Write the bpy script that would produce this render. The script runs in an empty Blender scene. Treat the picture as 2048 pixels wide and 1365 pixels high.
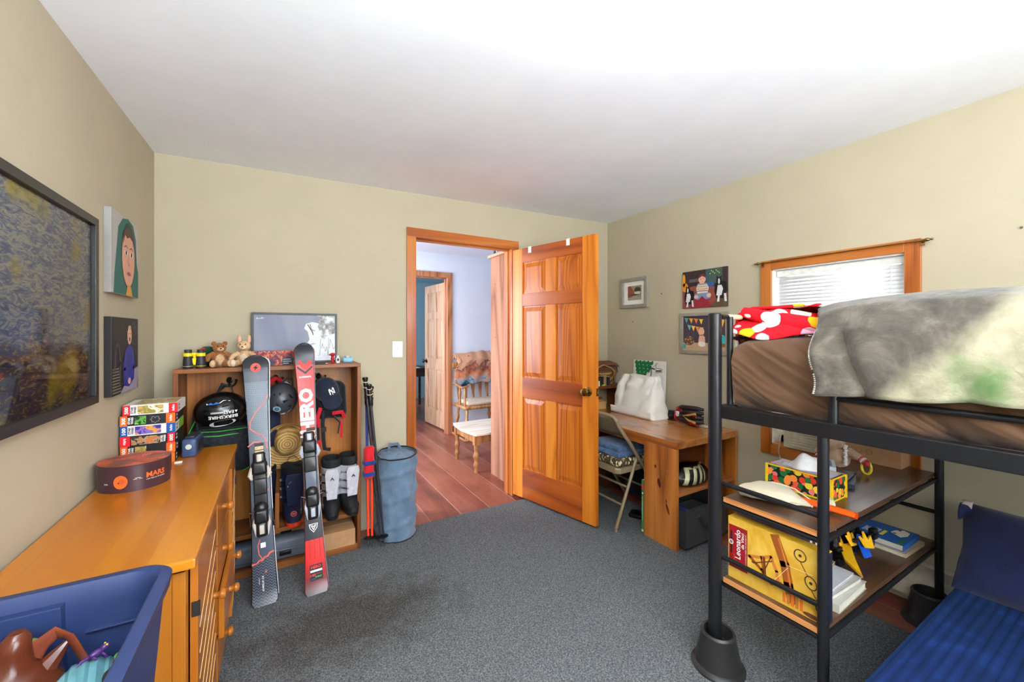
import bpy, bmesh, math, random
from mathutils import Matrix, Vector, noise, Euler
random.seed(7)
S = bpy.context.scene
COL = S.collection
PI = math.pi
V = Vector

# ------------------------------------------------------------------ materials
def lin(c):
    def f(x):
        x = x/255.0
        return x/12.92 if x <= .04045 else ((x+.055)/1.055)**2.4
    return (f(c[0]), f(c[1]), f(c[2]), 1)
MATS = {}
def _base(name, rough, metal=0, spec=.4):
    m = bpy.data.materials.new(name); m.use_nodes = True
    nt = m.node_tree; b = nt.nodes['Principled BSDF']
    b.inputs['Roughness'].default_value = rough
    b.inputs['Metallic'].default_value = metal
    b.inputs['Specular IOR Level'].default_value = spec
    MATS[name] = m
    return m, nt, b
def _n(nt, t, **kw):
    n = nt.nodes.new(t)
    for k, v in kw.items(): setattr(n, k, v)
    return n
def _coords(nt, scale=(1,1,1), rot=(0,0,0)):
    tc = _n(nt, 'ShaderNodeTexCoord'); mp = _n(nt, 'ShaderNodeMapping')
    mp.inputs['Scale'].default_value = scale; mp.inputs['Rotation'].default_value = rot
    nt.links.new(tc.outputs['Object'], mp.inputs['Vector'])
    return mp.outputs['Vector']
def _noise(nt, vec, scale, detail=4, rough=.55, dist=0):
    n = _n(nt, 'ShaderNodeTexNoise'); nt.links.new(vec, n.inputs['Vector'])
    n.inputs['Scale'].default_value = scale; n.inputs['Detail'].default_value = detail
    n.inputs['Roughness'].default_value = rough; n.inputs['Distortion'].default_value = dist
    return n.outputs['Fac']
def _ramp(nt, fac, stops, interp='LINEAR'):
    r = _n(nt, 'ShaderNodeValToRGB'); nt.links.new(fac, r.inputs['Fac'])
    e = r.color_ramp.elements; r.color_ramp.interpolation = interp
    while len(e) < len(stops): e.new(.5)
    for i, (p, c) in enumerate(stops):
        e[i].position = p; e[i].color = lin(c)
    return r.outputs['Color']
def _bump(nt, b, h, strength=.3, dist=.01):
    n = _n(nt, 'ShaderNodeBump'); n.inputs['Strength'].default_value = strength
    n.inputs['Distance'].default_value = dist
    nt.links.new(h, n.inputs['Height']); nt.links.new(n.outputs['Normal'], b.inputs['Normal'])
def plain(name, c, rough=.5, metal=0, var=.06, scale=30, bump=0, spec=.4):
    m, nt, b = _base(name, rough, metal, spec)
    v = _coords(nt); f = _noise(nt, v, scale)
    lo = [max(0, x*(1-var)) for x in c]; hi = [min(255, x*(1+var)) for x in c]
    nt.links.new(_ramp(nt, f, [(.3, lo), (.7, hi)]), b.inputs['Base Color'])
    if bump: _bump(nt, b, _noise(nt, v, scale*8, 3), bump, .002)
    return m
def cloth(name, c, var=.12, scale=400, bump=.35, rough=.9, c2=None, sheen=.2, big=6):
    m, nt, b = _base(name, rough, 0, .15)
    v = _coords(nt)
    f = _noise(nt, v, scale, 2); g = _noise(nt, v, big, 4)
    mx = _n(nt, 'ShaderNodeMath', operation='ADD'); nt.links.new(f, mx.inputs[0]); nt.links.new(g, mx.inputs[1])
    hf = _n(nt, 'ShaderNodeMath', operation='MULTIPLY'); nt.links.new(mx.outputs[0], hf.inputs[0]); hf.inputs[1].default_value = .5
    lo = [max(0, x*(1-var)) for x in c]; hi = [min(255, x*(1+var)) for x in (c2 or c)]
    nt.links.new(_ramp(nt, hf.outputs[0], [(.35, lo), (.65, hi)]), b.inputs['Base Color'])
    b.inputs['Sheen Weight'].default_value = sheen
    _bump(nt, b, f, bump, .002)
    return m
def wood(name, c1, c2, c3, axis='z', rough=.35, freq=26, scale=3.2, stretch=.09, spec=.4, streak=.5, plank=None, coat=0):
    """c1 dark line, c2 mid, c3 light; axis = grain direction in object space"""
    m, nt, b = _base(name, rough, 0, spec)
    sc = [1, 1, 1]; sc['xyz'.index(axis)] = stretch
    v = _coords(nt, sc)
    n1 = _noise(nt, v, scale, 2, .4, .3)
    mu = _n(nt, 'ShaderNodeMath', operation='MULTIPLY'); nt.links.new(n1, mu.inputs[0]); mu.inputs[1].default_value = freq
    si = _n(nt, 'ShaderNodeMath', operation='PINGPONG'); nt.links.new(mu.outputs[0], si.inputs[0]); si.inputs[1].default_value = 1
    sc2 = [1, 1, 1]; sc2['xyz'.index(axis)] = .02
    n2 = _noise(nt, _coords(nt, sc2), 110, 3, .6)
    ad = _n(nt, 'ShaderNodeMath', operation='MULTIPLY_ADD'); nt.links.new(n2, ad.inputs[0]); ad.inputs[1].default_value = streak
    ml = _n(nt, 'ShaderNodeMath', operation='MULTIPLY'); nt.links.new(si.outputs[0], ml.inputs[0]); ml.inputs[1].default_value = 1-streak
    nt.links.new(ml.outputs[0], ad.inputs[2])
    fac = ad.outputs[0]
    if plank:   # (axis across, width)
        tc = _n(nt, 'ShaderNodeTexCoord'); sp = _n(nt, 'ShaderNodeSeparateXYZ'); nt.links.new(tc.outputs['Object'], sp.inputs[0])
        dv = _n(nt, 'ShaderNodeMath', operation='DIVIDE'); nt.links.new(sp.outputs['XYZ'.index(plank[0].upper())], dv.inputs[0]); dv.inputs[1].default_value = plank[1]
        fl = _n(nt, 'ShaderNodeMath', operation='FLOOR'); nt.links.new(dv.outputs[0], fl.inputs[0])
        wn = _n(nt, 'ShaderNodeTexWhiteNoise', noise_dimensions='1D'); nt.links.new(fl.outputs[0], wn.inputs['W'])
        m2 = _n(nt, 'ShaderNodeMath', operation='MULTIPLY_ADD'); nt.links.new(wn.outputs['Value'], m2.inputs[0]); m2.inputs[1].default_value = .35
        m3 = _n(nt, 'ShaderNodeMath', operation='MULTIPLY'); nt.links.new(fac, m3.inputs[0]); m3.inputs[1].default_value = .7
        nt.links.new(m3.outputs[0], m2.inputs[2]); fac = m2.outputs[0]
    nt.links.new(_ramp(nt, fac, [(.12, c1), (.42, c2), (.85, c3)]), b.inputs['Base Color'])
    b.inputs['Coat Weight'].default_value = coat; b.inputs['Coat Roughness'].default_value = .15
    _bump(nt, b, n2, .06, .002)
    return m
def blotch(name, stops, scale=8, detail=3, rough=.6, dist=1.0, interp='CONSTANT', stretch=(1,1,1), spec=.3, rot=(0,0,0), rghns=.6, bump=0):
    m, nt, b = _base(name, rough, 0, spec)
    v = _coords(nt, stretch, rot); f = _noise(nt, v, scale, detail, rghns, dist)
    nt.links.new(_ramp(nt, f, stops, interp), b.inputs['Base Color'])
    if bump: _bump(nt, b, _noise(nt, v, 300, 2), bump, .002)
    return m
def voro(name, cols, scale=30, rough=.8, ground=None, thr=.35, rnd=1.0, bump=0, stretch=(1,1,1)):
    """coloured spots (voronoi cells) on an optional ground colour"""
    m, nt, b = _base(name, rough, 0, .2)
    v = _coords(nt, stretch); n = _n(nt, 'ShaderNodeTexVoronoi'); nt.links.new(v, n.inputs['Vector']); n.inputs['Scale'].default_value = scale
    n.inputs['Randomness'].default_value = rnd
    sp = _n(nt, 'ShaderNodeSeparateColor'); nt.links.new(n.outputs['Color'], sp.inputs[0])
    k = len(cols)
    c = _ramp(nt, sp.outputs[0], [(i/k, cc) for i, cc in enumerate(cols)], 'CONSTANT')
    if ground:
        lt = _n(nt, 'ShaderNodeMath', operation='LESS_THAN'); nt.links.new(n.outputs['Distance'], lt.inputs[0]); lt.inputs[1].default_value = thr
        mx = _n(nt, 'ShaderNodeMix', data_type='RGBA'); nt.links.new(lt.outputs[0], mx.inputs[0])
        mx.inputs[6].default_value = lin(ground); nt.links.new(c, mx.inputs[7]); c = mx.outputs[2]
    nt.links.new(c, b.inputs['Base Color'])
    if bump: _bump(nt, b, _noise(nt, v, 250, 2), bump, .003)
    return m
def emit(name, c, s):
    m = bpy.data.materials.new(name); m.use_nodes = True; nt = m.node_tree
    b = nt.nodes['Principled BSDF']; b.inputs['Base Color'].default_value = lin(c)
    b.inputs['Emission Color'].default_value = lin(c); b.inputs['Emission Strength'].default_value = s
    MATS[name] = m; return m
def glass(name, alpha=.12, rough=.03, tint=(255,255,255)):
    m = bpy.data.materials.new(name); m.use_nodes = True; nt = m.node_tree
    for n in list(nt.nodes): nt.nodes.remove(n)
    o = _n(nt, 'ShaderNodeOutputMaterial'); mx = _n(nt, 'ShaderNodeMixShader'); t = _n(nt, 'ShaderNodeBsdfTransparent'); g = _n(nt, 'ShaderNodeBsdfGlossy')
    t.inputs['Color'].default_value = lin(tint); g.inputs['Roughness'].default_value = rough
    fr = _n(nt, 'ShaderNodeFresnel'); fr.inputs['IOR'].default_value = 1.45
    nt.links.new(fr.outputs[0], mx.inputs[0]); nt.links.new(t.outputs[0], mx.inputs[1]); nt.links.new(g.outputs[0], mx.inputs[2]); nt.links.new(mx.outputs[0], o.inputs[0])
    MATS[name] = m; return m
def C(rgb, rough=.55, metal=0):
    """quick flat-coloured paint / ink / plastic, cached"""
    k = 'paint_%d_%d_%d_%d_%d' % (*rgb, int(rough*100), int(metal*10))
    return MATS.get(k) or plain(k, rgb, rough, metal, .03, 40)

# ------------------------------------------------------------------ mesh builder
def F(o, x, y):
    x = V(x).normalized(); y = V(y); y = (y - x*y.dot(x)).normalized(); z = x.cross(y)
    return Matrix(((x[0], y[0], z[0], o[0]), (x[1], y[1], z[1], o[1]), (x[2], y[2], z[2], o[2]), (0, 0, 0, 1)))
def TR(x, y, z, rz=0, rx=0, ry=0):
    return Matrix.Translation((x, y, z)) @ Euler((rx, ry, rz)).to_matrix().to_4x4()
I4 = Matrix.Identity(4)
_txt = {}
def _text_geo(s, bold):
    if (s, bold) in _txt: return _txt[(s, bold)]
    cu = bpy.data.curves.new('t', 'FONT'); cu.body = s; cu.size = 1; cu.resolution_u = 2; cu.offset = bold
    cu.align_x = 'CENTER'; cu.align_y = 'CENTER'
    ob = bpy.data.objects.new('t', cu); me = bpy.data.meshes.new_from_object(ob)
    vs = [tuple(v.co) for v in me.vertices]; fs = [tuple(p.vertices) for p in me.polygons]
    bpy.data.objects.remove(ob); bpy.data.curves.remove(cu); bpy.data.meshes.remove(me)
    xs = [v[0] for v in vs]; ys = [v[1] for v in vs]
    w = max(xs)-min(xs); h = max(ys)-min(ys); cx = (max(xs)+min(xs))/2; cy = (max(ys)+min(ys))/2
    vs = [((v[0]-cx)/w, (v[1]-cy)/h) for v in vs]
    _txt[(s, bold)] = (vs, fs, w, h); return _txt[(s, bold)]
class MB:
    def __init__(s, T=None):
        s.v = []; s.f = []; s.fm = []; s.fs = []; s.m = []; s.T = T or I4
    def mi(s, m):
        if isinstance(m, str): m = MATS[m]
        if m not in s.m: s.m.append(m)
        return s.m.index(m)
    def add(s, vs, fs, m, smooth=True, M=None):
        k = len(s.v); T = s.T @ M if M is not None else s.T
        s.v += [T @ V(p) for p in vs]; i = s.mi(m)
        for f in fs: s.f.append(tuple(a+k for a in f)); s.fm.append(i); s.fs.append(smooth)
        return s
    def box(s, x0, y0, z0, x1, y1, z1, m, M=None):
        x0, x1 = sorted((x0, x1)); y0, y1 = sorted((y0, y1)); z0, z1 = sorted((z0, z1))
        vs = [(x, y, z) for z in (z0, z1) for y in (y0, y1) for x in (x0, x1)]
        return s.add(vs, [(0,2,3,1), (4,5,7,6), (0,1,5,4), (2,6,7,3), (0,4,6,2), (1,3,7,5)], m, False, M)
    def cbox(s, cx, cy, cz, w, d, h, m, M=None):
        return s.box(cx-w/2, cy-d/2, cz-h/2, cx+w/2, cy+d/2, cz+h/2, m, M)
    def rbox(s, x0, y0, z0, x1, y1, z1, r, m, M=None, nu=16, nv=8, fn=None):
        c = ((x0+x1)/2, (y0+y1)/2, (z0+z1)/2); h = (abs(x1-x0)/2, abs(y1-y0)/2, abs(z1-z0)/2)
        r = min(r, *h); vs = []
        for j in range(nv):
            ph = -PI/2 + PI*(j+.0)/(nv-1) if nv > 1 else 0
            for i in range(nu):
                th = 2*PI*(i+.5)/nu
                n = (math.cos(ph)*math.cos(th), math.cos(ph)*math.sin(th), math.sin(ph))
                p = [c[k] + math.copysign(h[k]-r, n[k] if abs(n[k]) > 1e-9 else 1) + n[k]*r for k in range(3)]
                if j in (0, nv-1):
                    p = [c[0]+math.copysign(h[0]-r, math.cos(th)), c[1]+math.copysign(h[1]-r, math.sin(th)), c[2]+math.copysign(h[2], math.sin(ph))]
                vs.append(p)
        fs = [(j*nu+i, j*nu+(i+1) % nu, (j+1)*nu+(i+1) % nu, (j+1)*nu+i) for j in range(nv-1) for i in range(nu)]
        fs.append(tuple(reversed(range(nu)))); fs.append(tuple((nv-1)*nu+i for i in range(nu)))
        if fn: vs = [fn(V(p)) for p in vs]
        return s.add(vs, fs, m, True, M)
    def ell(s, c, r, m, M=None, nu=20, nv=12, fn=None, v0=-1, v1=1):
        """ellipsoid; v0,v1 cut it (sine of latitude)"""
        if not hasattr(r, '__len__'): r = (r, r, r)
        vs = []; a0 = math.asin(v0); a1 = math.asin(v1)
        for j in range(nv+1):
            ph = a0+(a1-a0)*j/nv
            for i in range(nu):
                th = 2*PI*i/nu
                p = V((c[0]+r[0]*math.cos(ph)*math.cos(th), c[1]+r[1]*math.cos(ph)*math.sin(th), c[2]+r[2]*math.sin(ph)))
                vs.append(fn(p) if fn else p)
        fs = [(j*nu+i, j*nu+(i+1) % nu, (j+1)*nu+(i+1) % nu, (j+1)*nu+i) for j in range(nv) for i in range(nu)]
        return s.add(vs, fs, m, True, M)
    def lathe(s, prof, m, M=None, n=24, cap=True):
        vs = [(r*math.cos(2*PI*i/n), r*math.sin(2*PI*i/n), z) for r, z in prof for i in range(n)]
        k = len(prof)
        fs = [(j*n+i, j*n+(i+1) % n, (j+1)*n+(i+1) % n, (j+1)*n+i) for j in range(k-1) for i in range(n)]
        if cap:
            if prof[0][0] > 1e-5: fs.append(tuple(reversed(range(n))))
            if prof[-1][0] > 1e-5: fs.append(tuple((k-1)*n+i for i in range(n)))
        return s.add(vs, fs, m, True, M)
    def tube(s, pts, r, m, n=8, M=None, sec=None, closed=False):
        pts = [V(p) for p in pts]; k = len(pts)
        rr = r if hasattr(r, '__len__') else [r]*k
        vs = []; up = None
        for i, p in enumerate(pts):
            a = pts[(i-1) % k] if (i or closed) else pts[0]; b = pts[(i+1) % k] if (i < k-1 or closed) else pts[-1]
            t = (b-a).normalized()
            if up is None:
                up = V((0, 0, 1)) if abs(t.z) < .9 else V((0, 1, 0))
            x = t.cross(up).normalized(); up = x.cross(t).normalized()
            for j in range(n):
                an = 2*PI*j/n + PI/n
                ca, sa = math.cos(an), math.sin(an)
                if sec: ca *= sec[0]; sa *= sec[1]
                vs.append(p + x*(ca*rr[i]) + up*(sa*rr[i]))
        fs = [(i*n+j, i*n+(j+1) % n, (i+1)*n+(j+1) % n, (i+1)*n+j) for i in range(k-1) for j in range(n)]
        if closed: fs += [((k-1)*n+j, (k-1)*n+(j+1) % n, (j+1) % n, j) for j in range(n)]
        else: fs += [tuple(reversed(range(n))), tuple((k-1)*n+j for j in range(n))]
        return s.add(vs, fs, m, n > 4, M)
    def ext(s, pts, z0, z1, m, M=None, smooth=False):
        """2D outline extruded z0..z1 in frame M"""
        n = len(pts)
        vs = [(p[0], p[1], z0) for p in pts] + [(p[0], p[1], z1) for p in pts]
        fs = [tuple(reversed(range(n))), tuple(range(n, 2*n))] + [(i, (i+1) % n, n+(i+1) % n, n+i) for i in range(n)]
        return s.add(vs, fs, m, smooth, M)
    def poly(s, pts, m, M=None, z=0.0008, fn=None):
        vs = [(p[0], p[1], z) for p in pts]
        if fn: vs = [fn(*p) for p in vs]
        return s.add(vs, [tuple(range(len(pts)))], m, False, M)
    def rect(s, x0, y0, x1, y1, m, M=None, z=0.0008):
        return s.poly([(x0, y0), (x1, y0), (x1, y1), (x0, y1)], m, M, z)
    def oval(s, cx, cy, rx, ry, m, M=None, z=0.0008, n=24, a=0, fn=None):
        ca, sa = math.cos(a), math.sin(a)
        return s.poly([(cx+rx*math.cos(t)*ca-ry*math.sin(t)*sa, cy+rx*math.cos(t)*sa+ry*math.sin(t)*ca) for t in [2*PI*i/n for i in range(n)]], m, M, z, fn)
    def stroke(s, pts, w, m, M=None, z=0.0008):
        for a, b in zip(pts, pts[1:]):
            d = V((b[0]-a[0], b[1]-a[1])); L = d.length or 1; nx, ny = -d.y/L*w/2, d.x/L*w/2
            ex, ey = d.x/L*w*.3, d.y/L*w*.3
            s.poly([(a[0]+nx-ex, a[1]+ny-ey), (a[0]-nx-ex, a[1]-ny-ey), (b[0]-nx+ex, b[1]-ny+ey), (b[0]+nx+ex, b[1]+ny+ey)][::-1], m, M, z)
        return s
    def text(s, t, cx, cy, h, m, M=None, z=0.0012, w=None, rot=0, bold=.0, fn=None):
        vs, fs, tw, th = _text_geo(t, bold)
        W = w if w else h*tw/th
        ca, sa = math.cos(rot), math.sin(rot)
        out = []
        for x, y in vs:
            x *= W; y *= h
            p = (cx+x*ca-y*sa, cy+x*sa+y*ca, z)
            out.append(fn(*p) if fn else p)
        return s.add(out, fs, m, False, M)
    def grid(s, fn, nu, nv, m, M=None, mf=None):
        vs = [fn(i/(nu-1), j/(nv-1)) for j in range(nv) for i in range(nu)]
        fs = [(j*nu+i, j*nu+i+1, (j+1)*nu+i+1, (j+1)*nu+i) for j in range(nv-1) for i in range(nu-1)]
        if mf:
            k = len(s.v)
            s.add(vs, [], m, True, M)
            for q, f in enumerate(fs):
                s.f.append(tuple(a+k for a in f)); s.fs.append(True)
                s.fm.append(s.mi(mf((q % (nu-1)+.5)/(nu-1), (q//(nu-1)+.5)/(nv-1))))
            return s
        return s.add(vs, fs, m, True, M)
    def loft(s, rings, m, M=None, n=20, cap=True):
        """rings: (cx,cy,cz,rx,ry[,tilt about x[,power]]) horizontal super-ellipses"""
        vs = []
        for r in rings:
            cx, cy, cz, rx, ry = r[:5]; ti = r[5] if len(r) > 5 else 0; pw = r[6] if len(r) > 6 else 1
            for i in range(n):
                t = 2*PI*(i+.5)/n
                x = math.copysign(abs(math.cos(t))**pw, math.cos(t))*rx; y = math.copysign(abs(math.sin(t))**pw, math.sin(t))*ry
                vs.append((cx+x, cy+y*math.cos(ti), cz+y*math.sin(ti)))
        k = len(rings)
        fs = [(j*n+i, j*n+(i+1) % n, (j+1)*n+(i+1) % n, (j+1)*n+i) for j in range(k-1) for i in range(n)]
        if cap: fs += [tuple(reversed(range(n))), tuple((k-1)*n+i for i in range(n))]
        return s.add(vs, fs, m, True, M)

ROOTM = {}
def thing(name, label, cat, M=I4, group=None, kind=None):
    if not isinstance(M, Matrix): M = Matrix.Translation(M)
    o = bpy.data.objects.new(name, None); COL.objects.link(o); o.empty_display_size = .05
    o.matrix_world = M; ROOTM[o.name] = M.copy()
    tag(o, label, cat, group, kind); return o
def tag(o, label=None, cat=None, group=None, kind=None):
    if label: o['label'] = label
    if cat: o['category'] = cat
    if group: o['group'] = group
    if kind: o['kind'] = kind
    return o
def obj(name, mb, parent=None, bevel=0, label=None, solid=0, sub=0, ang=40, cat=None, group=None, kind=None, origin=None):
    """links ONE mesh object; mb holds world coordinates"""
    me = bpy.data.meshes.new(name)
    if parent is not None:
        r = parent
        while r.parent: r = r.parent
        inv = ROOTM[r.name].inverted(); vs = [inv @ p for p in mb.v]; loc = V((0, 0, 0))
        # sub-parts: parents sit at identity below the root
    else:
        xs = [p.x for p in mb.v]; ys = [p.y for p in mb.v]; zs = [p.z for p in mb.v]
        loc = V(origin) if origin else V(((min(xs)+max(xs))/2, (min(ys)+max(ys))/2, min(zs)))
        vs = [p-loc for p in mb.v]
    me.from_pydata(vs, [], mb.f)
    for m in mb.m: me.materials.append(m)
    me.polygons.foreach_set('material_index', mb.fm); me.polygons.foreach_set('use_smooth', mb.fs)
    me.validate()
    if bevel:
        bm = bmesh.new(); bm.from_mesh(me)
        es = [e for e in bm.edges if len(e.link_faces) == 2 and e.calc_face_angle(0) > .6]
        bmesh.ops.bevel(bm, geom=es, offset=bevel, segments=2, profile=.6, affect='EDGES', clamp_overlap=True)
        bm.to_mesh(me); bm.free()
    o = bpy.data.objects.new(name, me); COL.objects.link(o)
    if any(mb.fs): me.set_sharp_from_angle(angle=math.radians(ang))
    if parent is not None: o.parent = parent
    else:
        o.location = loc; ROOTM[o.name] = Matrix.Translation(loc)
    if solid:
        md = o.modifiers.new('solid', 'SOLIDIFY'); md.thickness = solid; md.offset = -1
    if sub:
        md = o.modifiers.new('sub', 'SUBSURF'); md.levels = sub; md.render_levels = sub
    tag(o, label, cat, group, kind)
    return o
def one(name, label, cat, mb, **kw):
    """a thing that is one mesh"""
    return obj(name, mb, None, label=label, cat=cat, **kw)
def kids(o): return [c for c in list(COL.objects) if c.parent == o]
def copy_tree(o, M, label=None, parent=None):
    c = o.copy(); COL.objects.link(c)
    if parent is None:
        c.matrix_world = M; ROOTM[c.name] = M.copy()
        if label: c['label'] = label
    else: c.parent = parent
    for k in kids(o): copy_tree(k, None, None, c)
    return c
def nz(x, y, z=0, s=1.0): return noise.noise(V((x*s, y*s, z*s)))
# ------------------------------------------------------------------ shared materials
wall_m = plain('beige_wall_paint', (184,174,150), .85, 0, .015, 3, .05, .2)
plain('white_ceiling_paint', (244,246,250), .9, 0, .012, 3, .04, .2)
plain('hall_wall_paint', (214,218,228), .85, 0, .01, 3, 0, .2)
plain('far_wall_paint', (148,176,190), .85, 0, .01, 3, 0, .2)
PINE = ((126,56,14), (176,96,32), (200,124,54))
wood('pine_vertical', *PINE, axis='z', rough=.28, freq=16, coat=.3)
wood('pine_along_x', *PINE, axis='x', rough=.28, freq=16, coat=.3)
wood('pine_along_y', *PINE, axis='y', rough=.28, freq=16, coat=.3)
PN2 = ((140,60,10), (196,100,24), (220,132,40))
wood('pine_rail', (112,46,10), (160,72,16), (186,96,26), axis='x', rough=.42, freq=16, coat=.06)
wood('pine_stile', (176,88,14), (208,118,26), (224,140,42), axis='z', rough=.42, freq=12, scale=5, coat=.06)
wood('pine_panel', (126,50,6), (184,94,16), (206,118,28), axis='z', rough=.4, freq=40, scale=4, stretch=.03, coat=.08)
wood('far_door_wood', (160,112,82), (196,150,118), (216,174,142), axis='z', rough=.5)
wood('far_trim_wood', (120,72,44), (168,108,72), (190,132,92), axis='z', rough=.5)
wood('rough_post_wood', (112,70,50), (158,108,82), (182,132,104), axis='z', rough=.85, freq=9, scale=4)
def floor_wood():
    m, nt, b = _base('red_plank_floor', .3, 0, .5)
    v = _coords(nt, (1, .12, 1))
    n1 = _noise(nt, v, 7, 5, .6, .6); n3 = _noise(nt, _coords(nt), 3.5, 3)
    tc = _n(nt, 'ShaderNodeTexCoord'); sp = _n(nt, 'ShaderNodeSeparateXYZ'); nt.links.new(tc.outputs['Object'], sp.inputs[0])
    dv = _n(nt, 'ShaderNodeMath', operation='DIVIDE'); nt.links.new(sp.outputs[0], dv.inputs[0]); dv.inputs[1].default_value = .24
    fl = _n(nt, 'ShaderNodeMath', operation='FLOOR'); nt.links.new(dv.outputs[0], fl.inputs[0])
    fr = _n(nt, 'ShaderNodeMath', operation='FRACT'); nt.links.new(dv.outputs[0], fr.inputs[0])
    wn = _n(nt, 'ShaderNodeTexWhiteNoise', noise_dimensions='1D'); nt.links.new(fl.outputs[0], wn.inputs['W'])
    a = _n(nt, 'ShaderNodeMath', operation='MULTIPLY_ADD'); nt.links.new(wn.outputs[0], a.inputs[0]); a.inputs[1].default_value = .25; nt.links.new(n1, a.inputs[2])
    a2 = _n(nt, 'ShaderNodeMath', operation='MULTIPLY_ADD'); nt.links.new(n3, a2.inputs[0]); a2.inputs[1].default_value = .35; nt.links.new(a.outputs[0], a2.inputs[2])
    c = _ramp(nt, a2.outputs[0], [(.45, (78,42,36)), (.7, (124,64,48)), (.95, (152,88,68))])
    lt = _n(nt, 'ShaderNodeMath', operation='LESS_THAN'); nt.links.new(fr.outputs[0], lt.inputs[0]); lt.inputs[1].default_value = .018
    mx = _n(nt, 'ShaderNodeMix', data_type='RGBA'); nt.links.new(lt.outputs[0], mx.inputs[0]); nt.links.new(c, mx.inputs[6]); mx.inputs[7].default_value = lin((176,150,140))
    nt.links.new(mx.outputs[2], b.inputs['Base Color'])
floor_wood()
def carpet():
    m, nt, b = _base('grey_carpet', .97, 0, .05)
    v = _coords(nt); f = _noise(nt, v, 150, 3, .85); g = _noise(nt, v, 2.2, 3)
    c = _ramp(nt, f, [(.32, (58,62,66)), (.5, (102,106,108)), (.68, (150,152,150))])
    # old brown stain
    vm = _n(nt, 'ShaderNodeMapping'); tc = _n(nt, 'ShaderNodeTexCoord'); nt.links.new(tc.outputs['Object'], vm.inputs['Vector'])
    vm.inputs['Location'].default_value = (-.28, -2.02, 0); vm.vector_type = 'POINT'
    vm2 = _n(nt, 'ShaderNodeMapping'); nt.links.new(vm.outputs[0], vm2.inputs['Vector']); vm2.inputs['Rotation'].default_value = (0, 0, .9); vm2.inputs['Scale'].default_value = (2.0, 3.6, 1)
    ln = _n(nt, 'ShaderNodeVectorMath', operation='LENGTH'); nt.links.new(vm2.outputs[0], ln.inputs[0])
    nn = _noise(nt, v, 9, 4)
    ad = _n(nt, 'ShaderNodeMath', operation='MULTIPLY_ADD'); nt.links.new(nn, ad.inputs[0]); ad.inputs[1].default_value = -1.6; nt.links.new(ln.outputs['Value'], ad.inputs[2])
    mr = _n(nt, 'ShaderNodeMapRange'); nt.links.new(ad.outputs[0], mr.inputs[0]); mr.inputs[1].default_value = .5; mr.inputs[2].default_value = -.4
    mr.inputs[3].default_value = 0; mr.inputs[4].default_value = .6
    mx = _n(nt, 'ShaderNodeMix', data_type='RGBA', blend_type='MULTIPLY'); nt.links.new(mr.outputs[0], mx.inputs[0]); nt.links.new(c, mx.inputs[6]); mx.inputs[7].default_value = lin((150,128,112))
    nt.links.new(mx.outputs[2], b.inputs['Base Color'])
    _bump(nt, b, f, .9, .006)
carpet()
plain('black_metal', (30,30,33), .32, .3, .08, 30, .03, .5)
plain('chrome', (200,200,205), .2, 1)
plain('brass', (150,120,70), .25, 1)
plain('black_plastic', (18,18,20), .35)
plain('white_plastic', (236,236,232), .4)
plain('card_white', (240,238,232), .6)
glass('clear_glass')

# ------------------------------------------------------------------ room shell
XL, XR, YB, YF = -.592, 2.798, 2.93, -1.7
def struct(name, mb, parent=None, **kw):
    o = obj(name, mb, parent, **kw)
    if parent is None: o['kind'] = 'structure'
    return o
W = 'beige_wall_paint'
WY0, WY1, WZ0, WZ1 = .765, 1.412, .645, 1.785         # window_1 opening
b = MB(); b.box(XL-.12, YF-.12, 0, XL, YB+.1, 2.62, W); struct('wall_left', b)
b = MB(); T = .14
b.box(XR, YF-.12, 0, XR+T, WY0, 2.62, W); b.box(XR, WY1, 0, XR+T, YB+.1, 2.62, W)
b.box(XR, WY0, 0, XR+T, WY1, WZ0, W); b.box(XR, WY0, WZ1, XR+T, WY1, 2.62, W); struct('wall_right', b)
DX0, DX1, DZ = .883, 1.700, 2.08
b = MB(); b.box(XL, YB, 0, DX0-.02, YB+.1, 2.62, W); b.box(DX1+.02, YB, 0, XR, YB+.1, 2.62, W); b.box(DX0-.02, YB, DZ+.02, DX1+.02, YB+.1, 2.62, W)
struct('wall_back', b)
RX0, RX1, RZ0, RZ1 = .3, 2.2, .85, 2.1
b = MB(); b.box(XL, YF-.12, 0, RX0, YF, 2.62, W); b.box(RX1, YF-.12, 0, XR, YF, 2.62, W); b.box(RX0, YF-.12, 0, RX1, YF, RZ0, W); b.box(RX0, YF-.12, RZ1, RX1, YF, 2.62, W)
struct('wall_front', b)
# ceiling, a little uneven
b = MB()
def ceil_z(x, y):
    t = (x-XL)/(XR-XL)
    zl = 2.323+(2.376-2.323)*(y-1.55)/(YB-1.55) if y > 1.55 else 2.323-.012*(1.55-y)
    return zl*(1-t)+2.446*t
b.grid(lambda u, w: (XL+(XR-XL)*u, YF+(YB-YF)*(1-w), ceil_z(XL+(XR-XL)*u, YF+(YB-YF)*(1-w))), 9, 12, 'white_ceiling_paint')
b.box(XL, YF, 2.55, XR, YB, 2.62, 'white_ceiling_paint'); struct('ceiling', b)
b = MB(); b.box(XL-.12, YF-.12, -.1, 4.2, 9.4, 0, 'red_plank_floor'); struct('floor', b, origin=(0, 0, 0))
b = MB(); b.box(XL, YF, 0, 2.472, 2.79, .012, 'grey_carpet')
one('carpet', 'blue-grey short-pile carpet with a brown stain, covering the bedroom floor', 'carpet', b, origin=(0, 0, 0))
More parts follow.
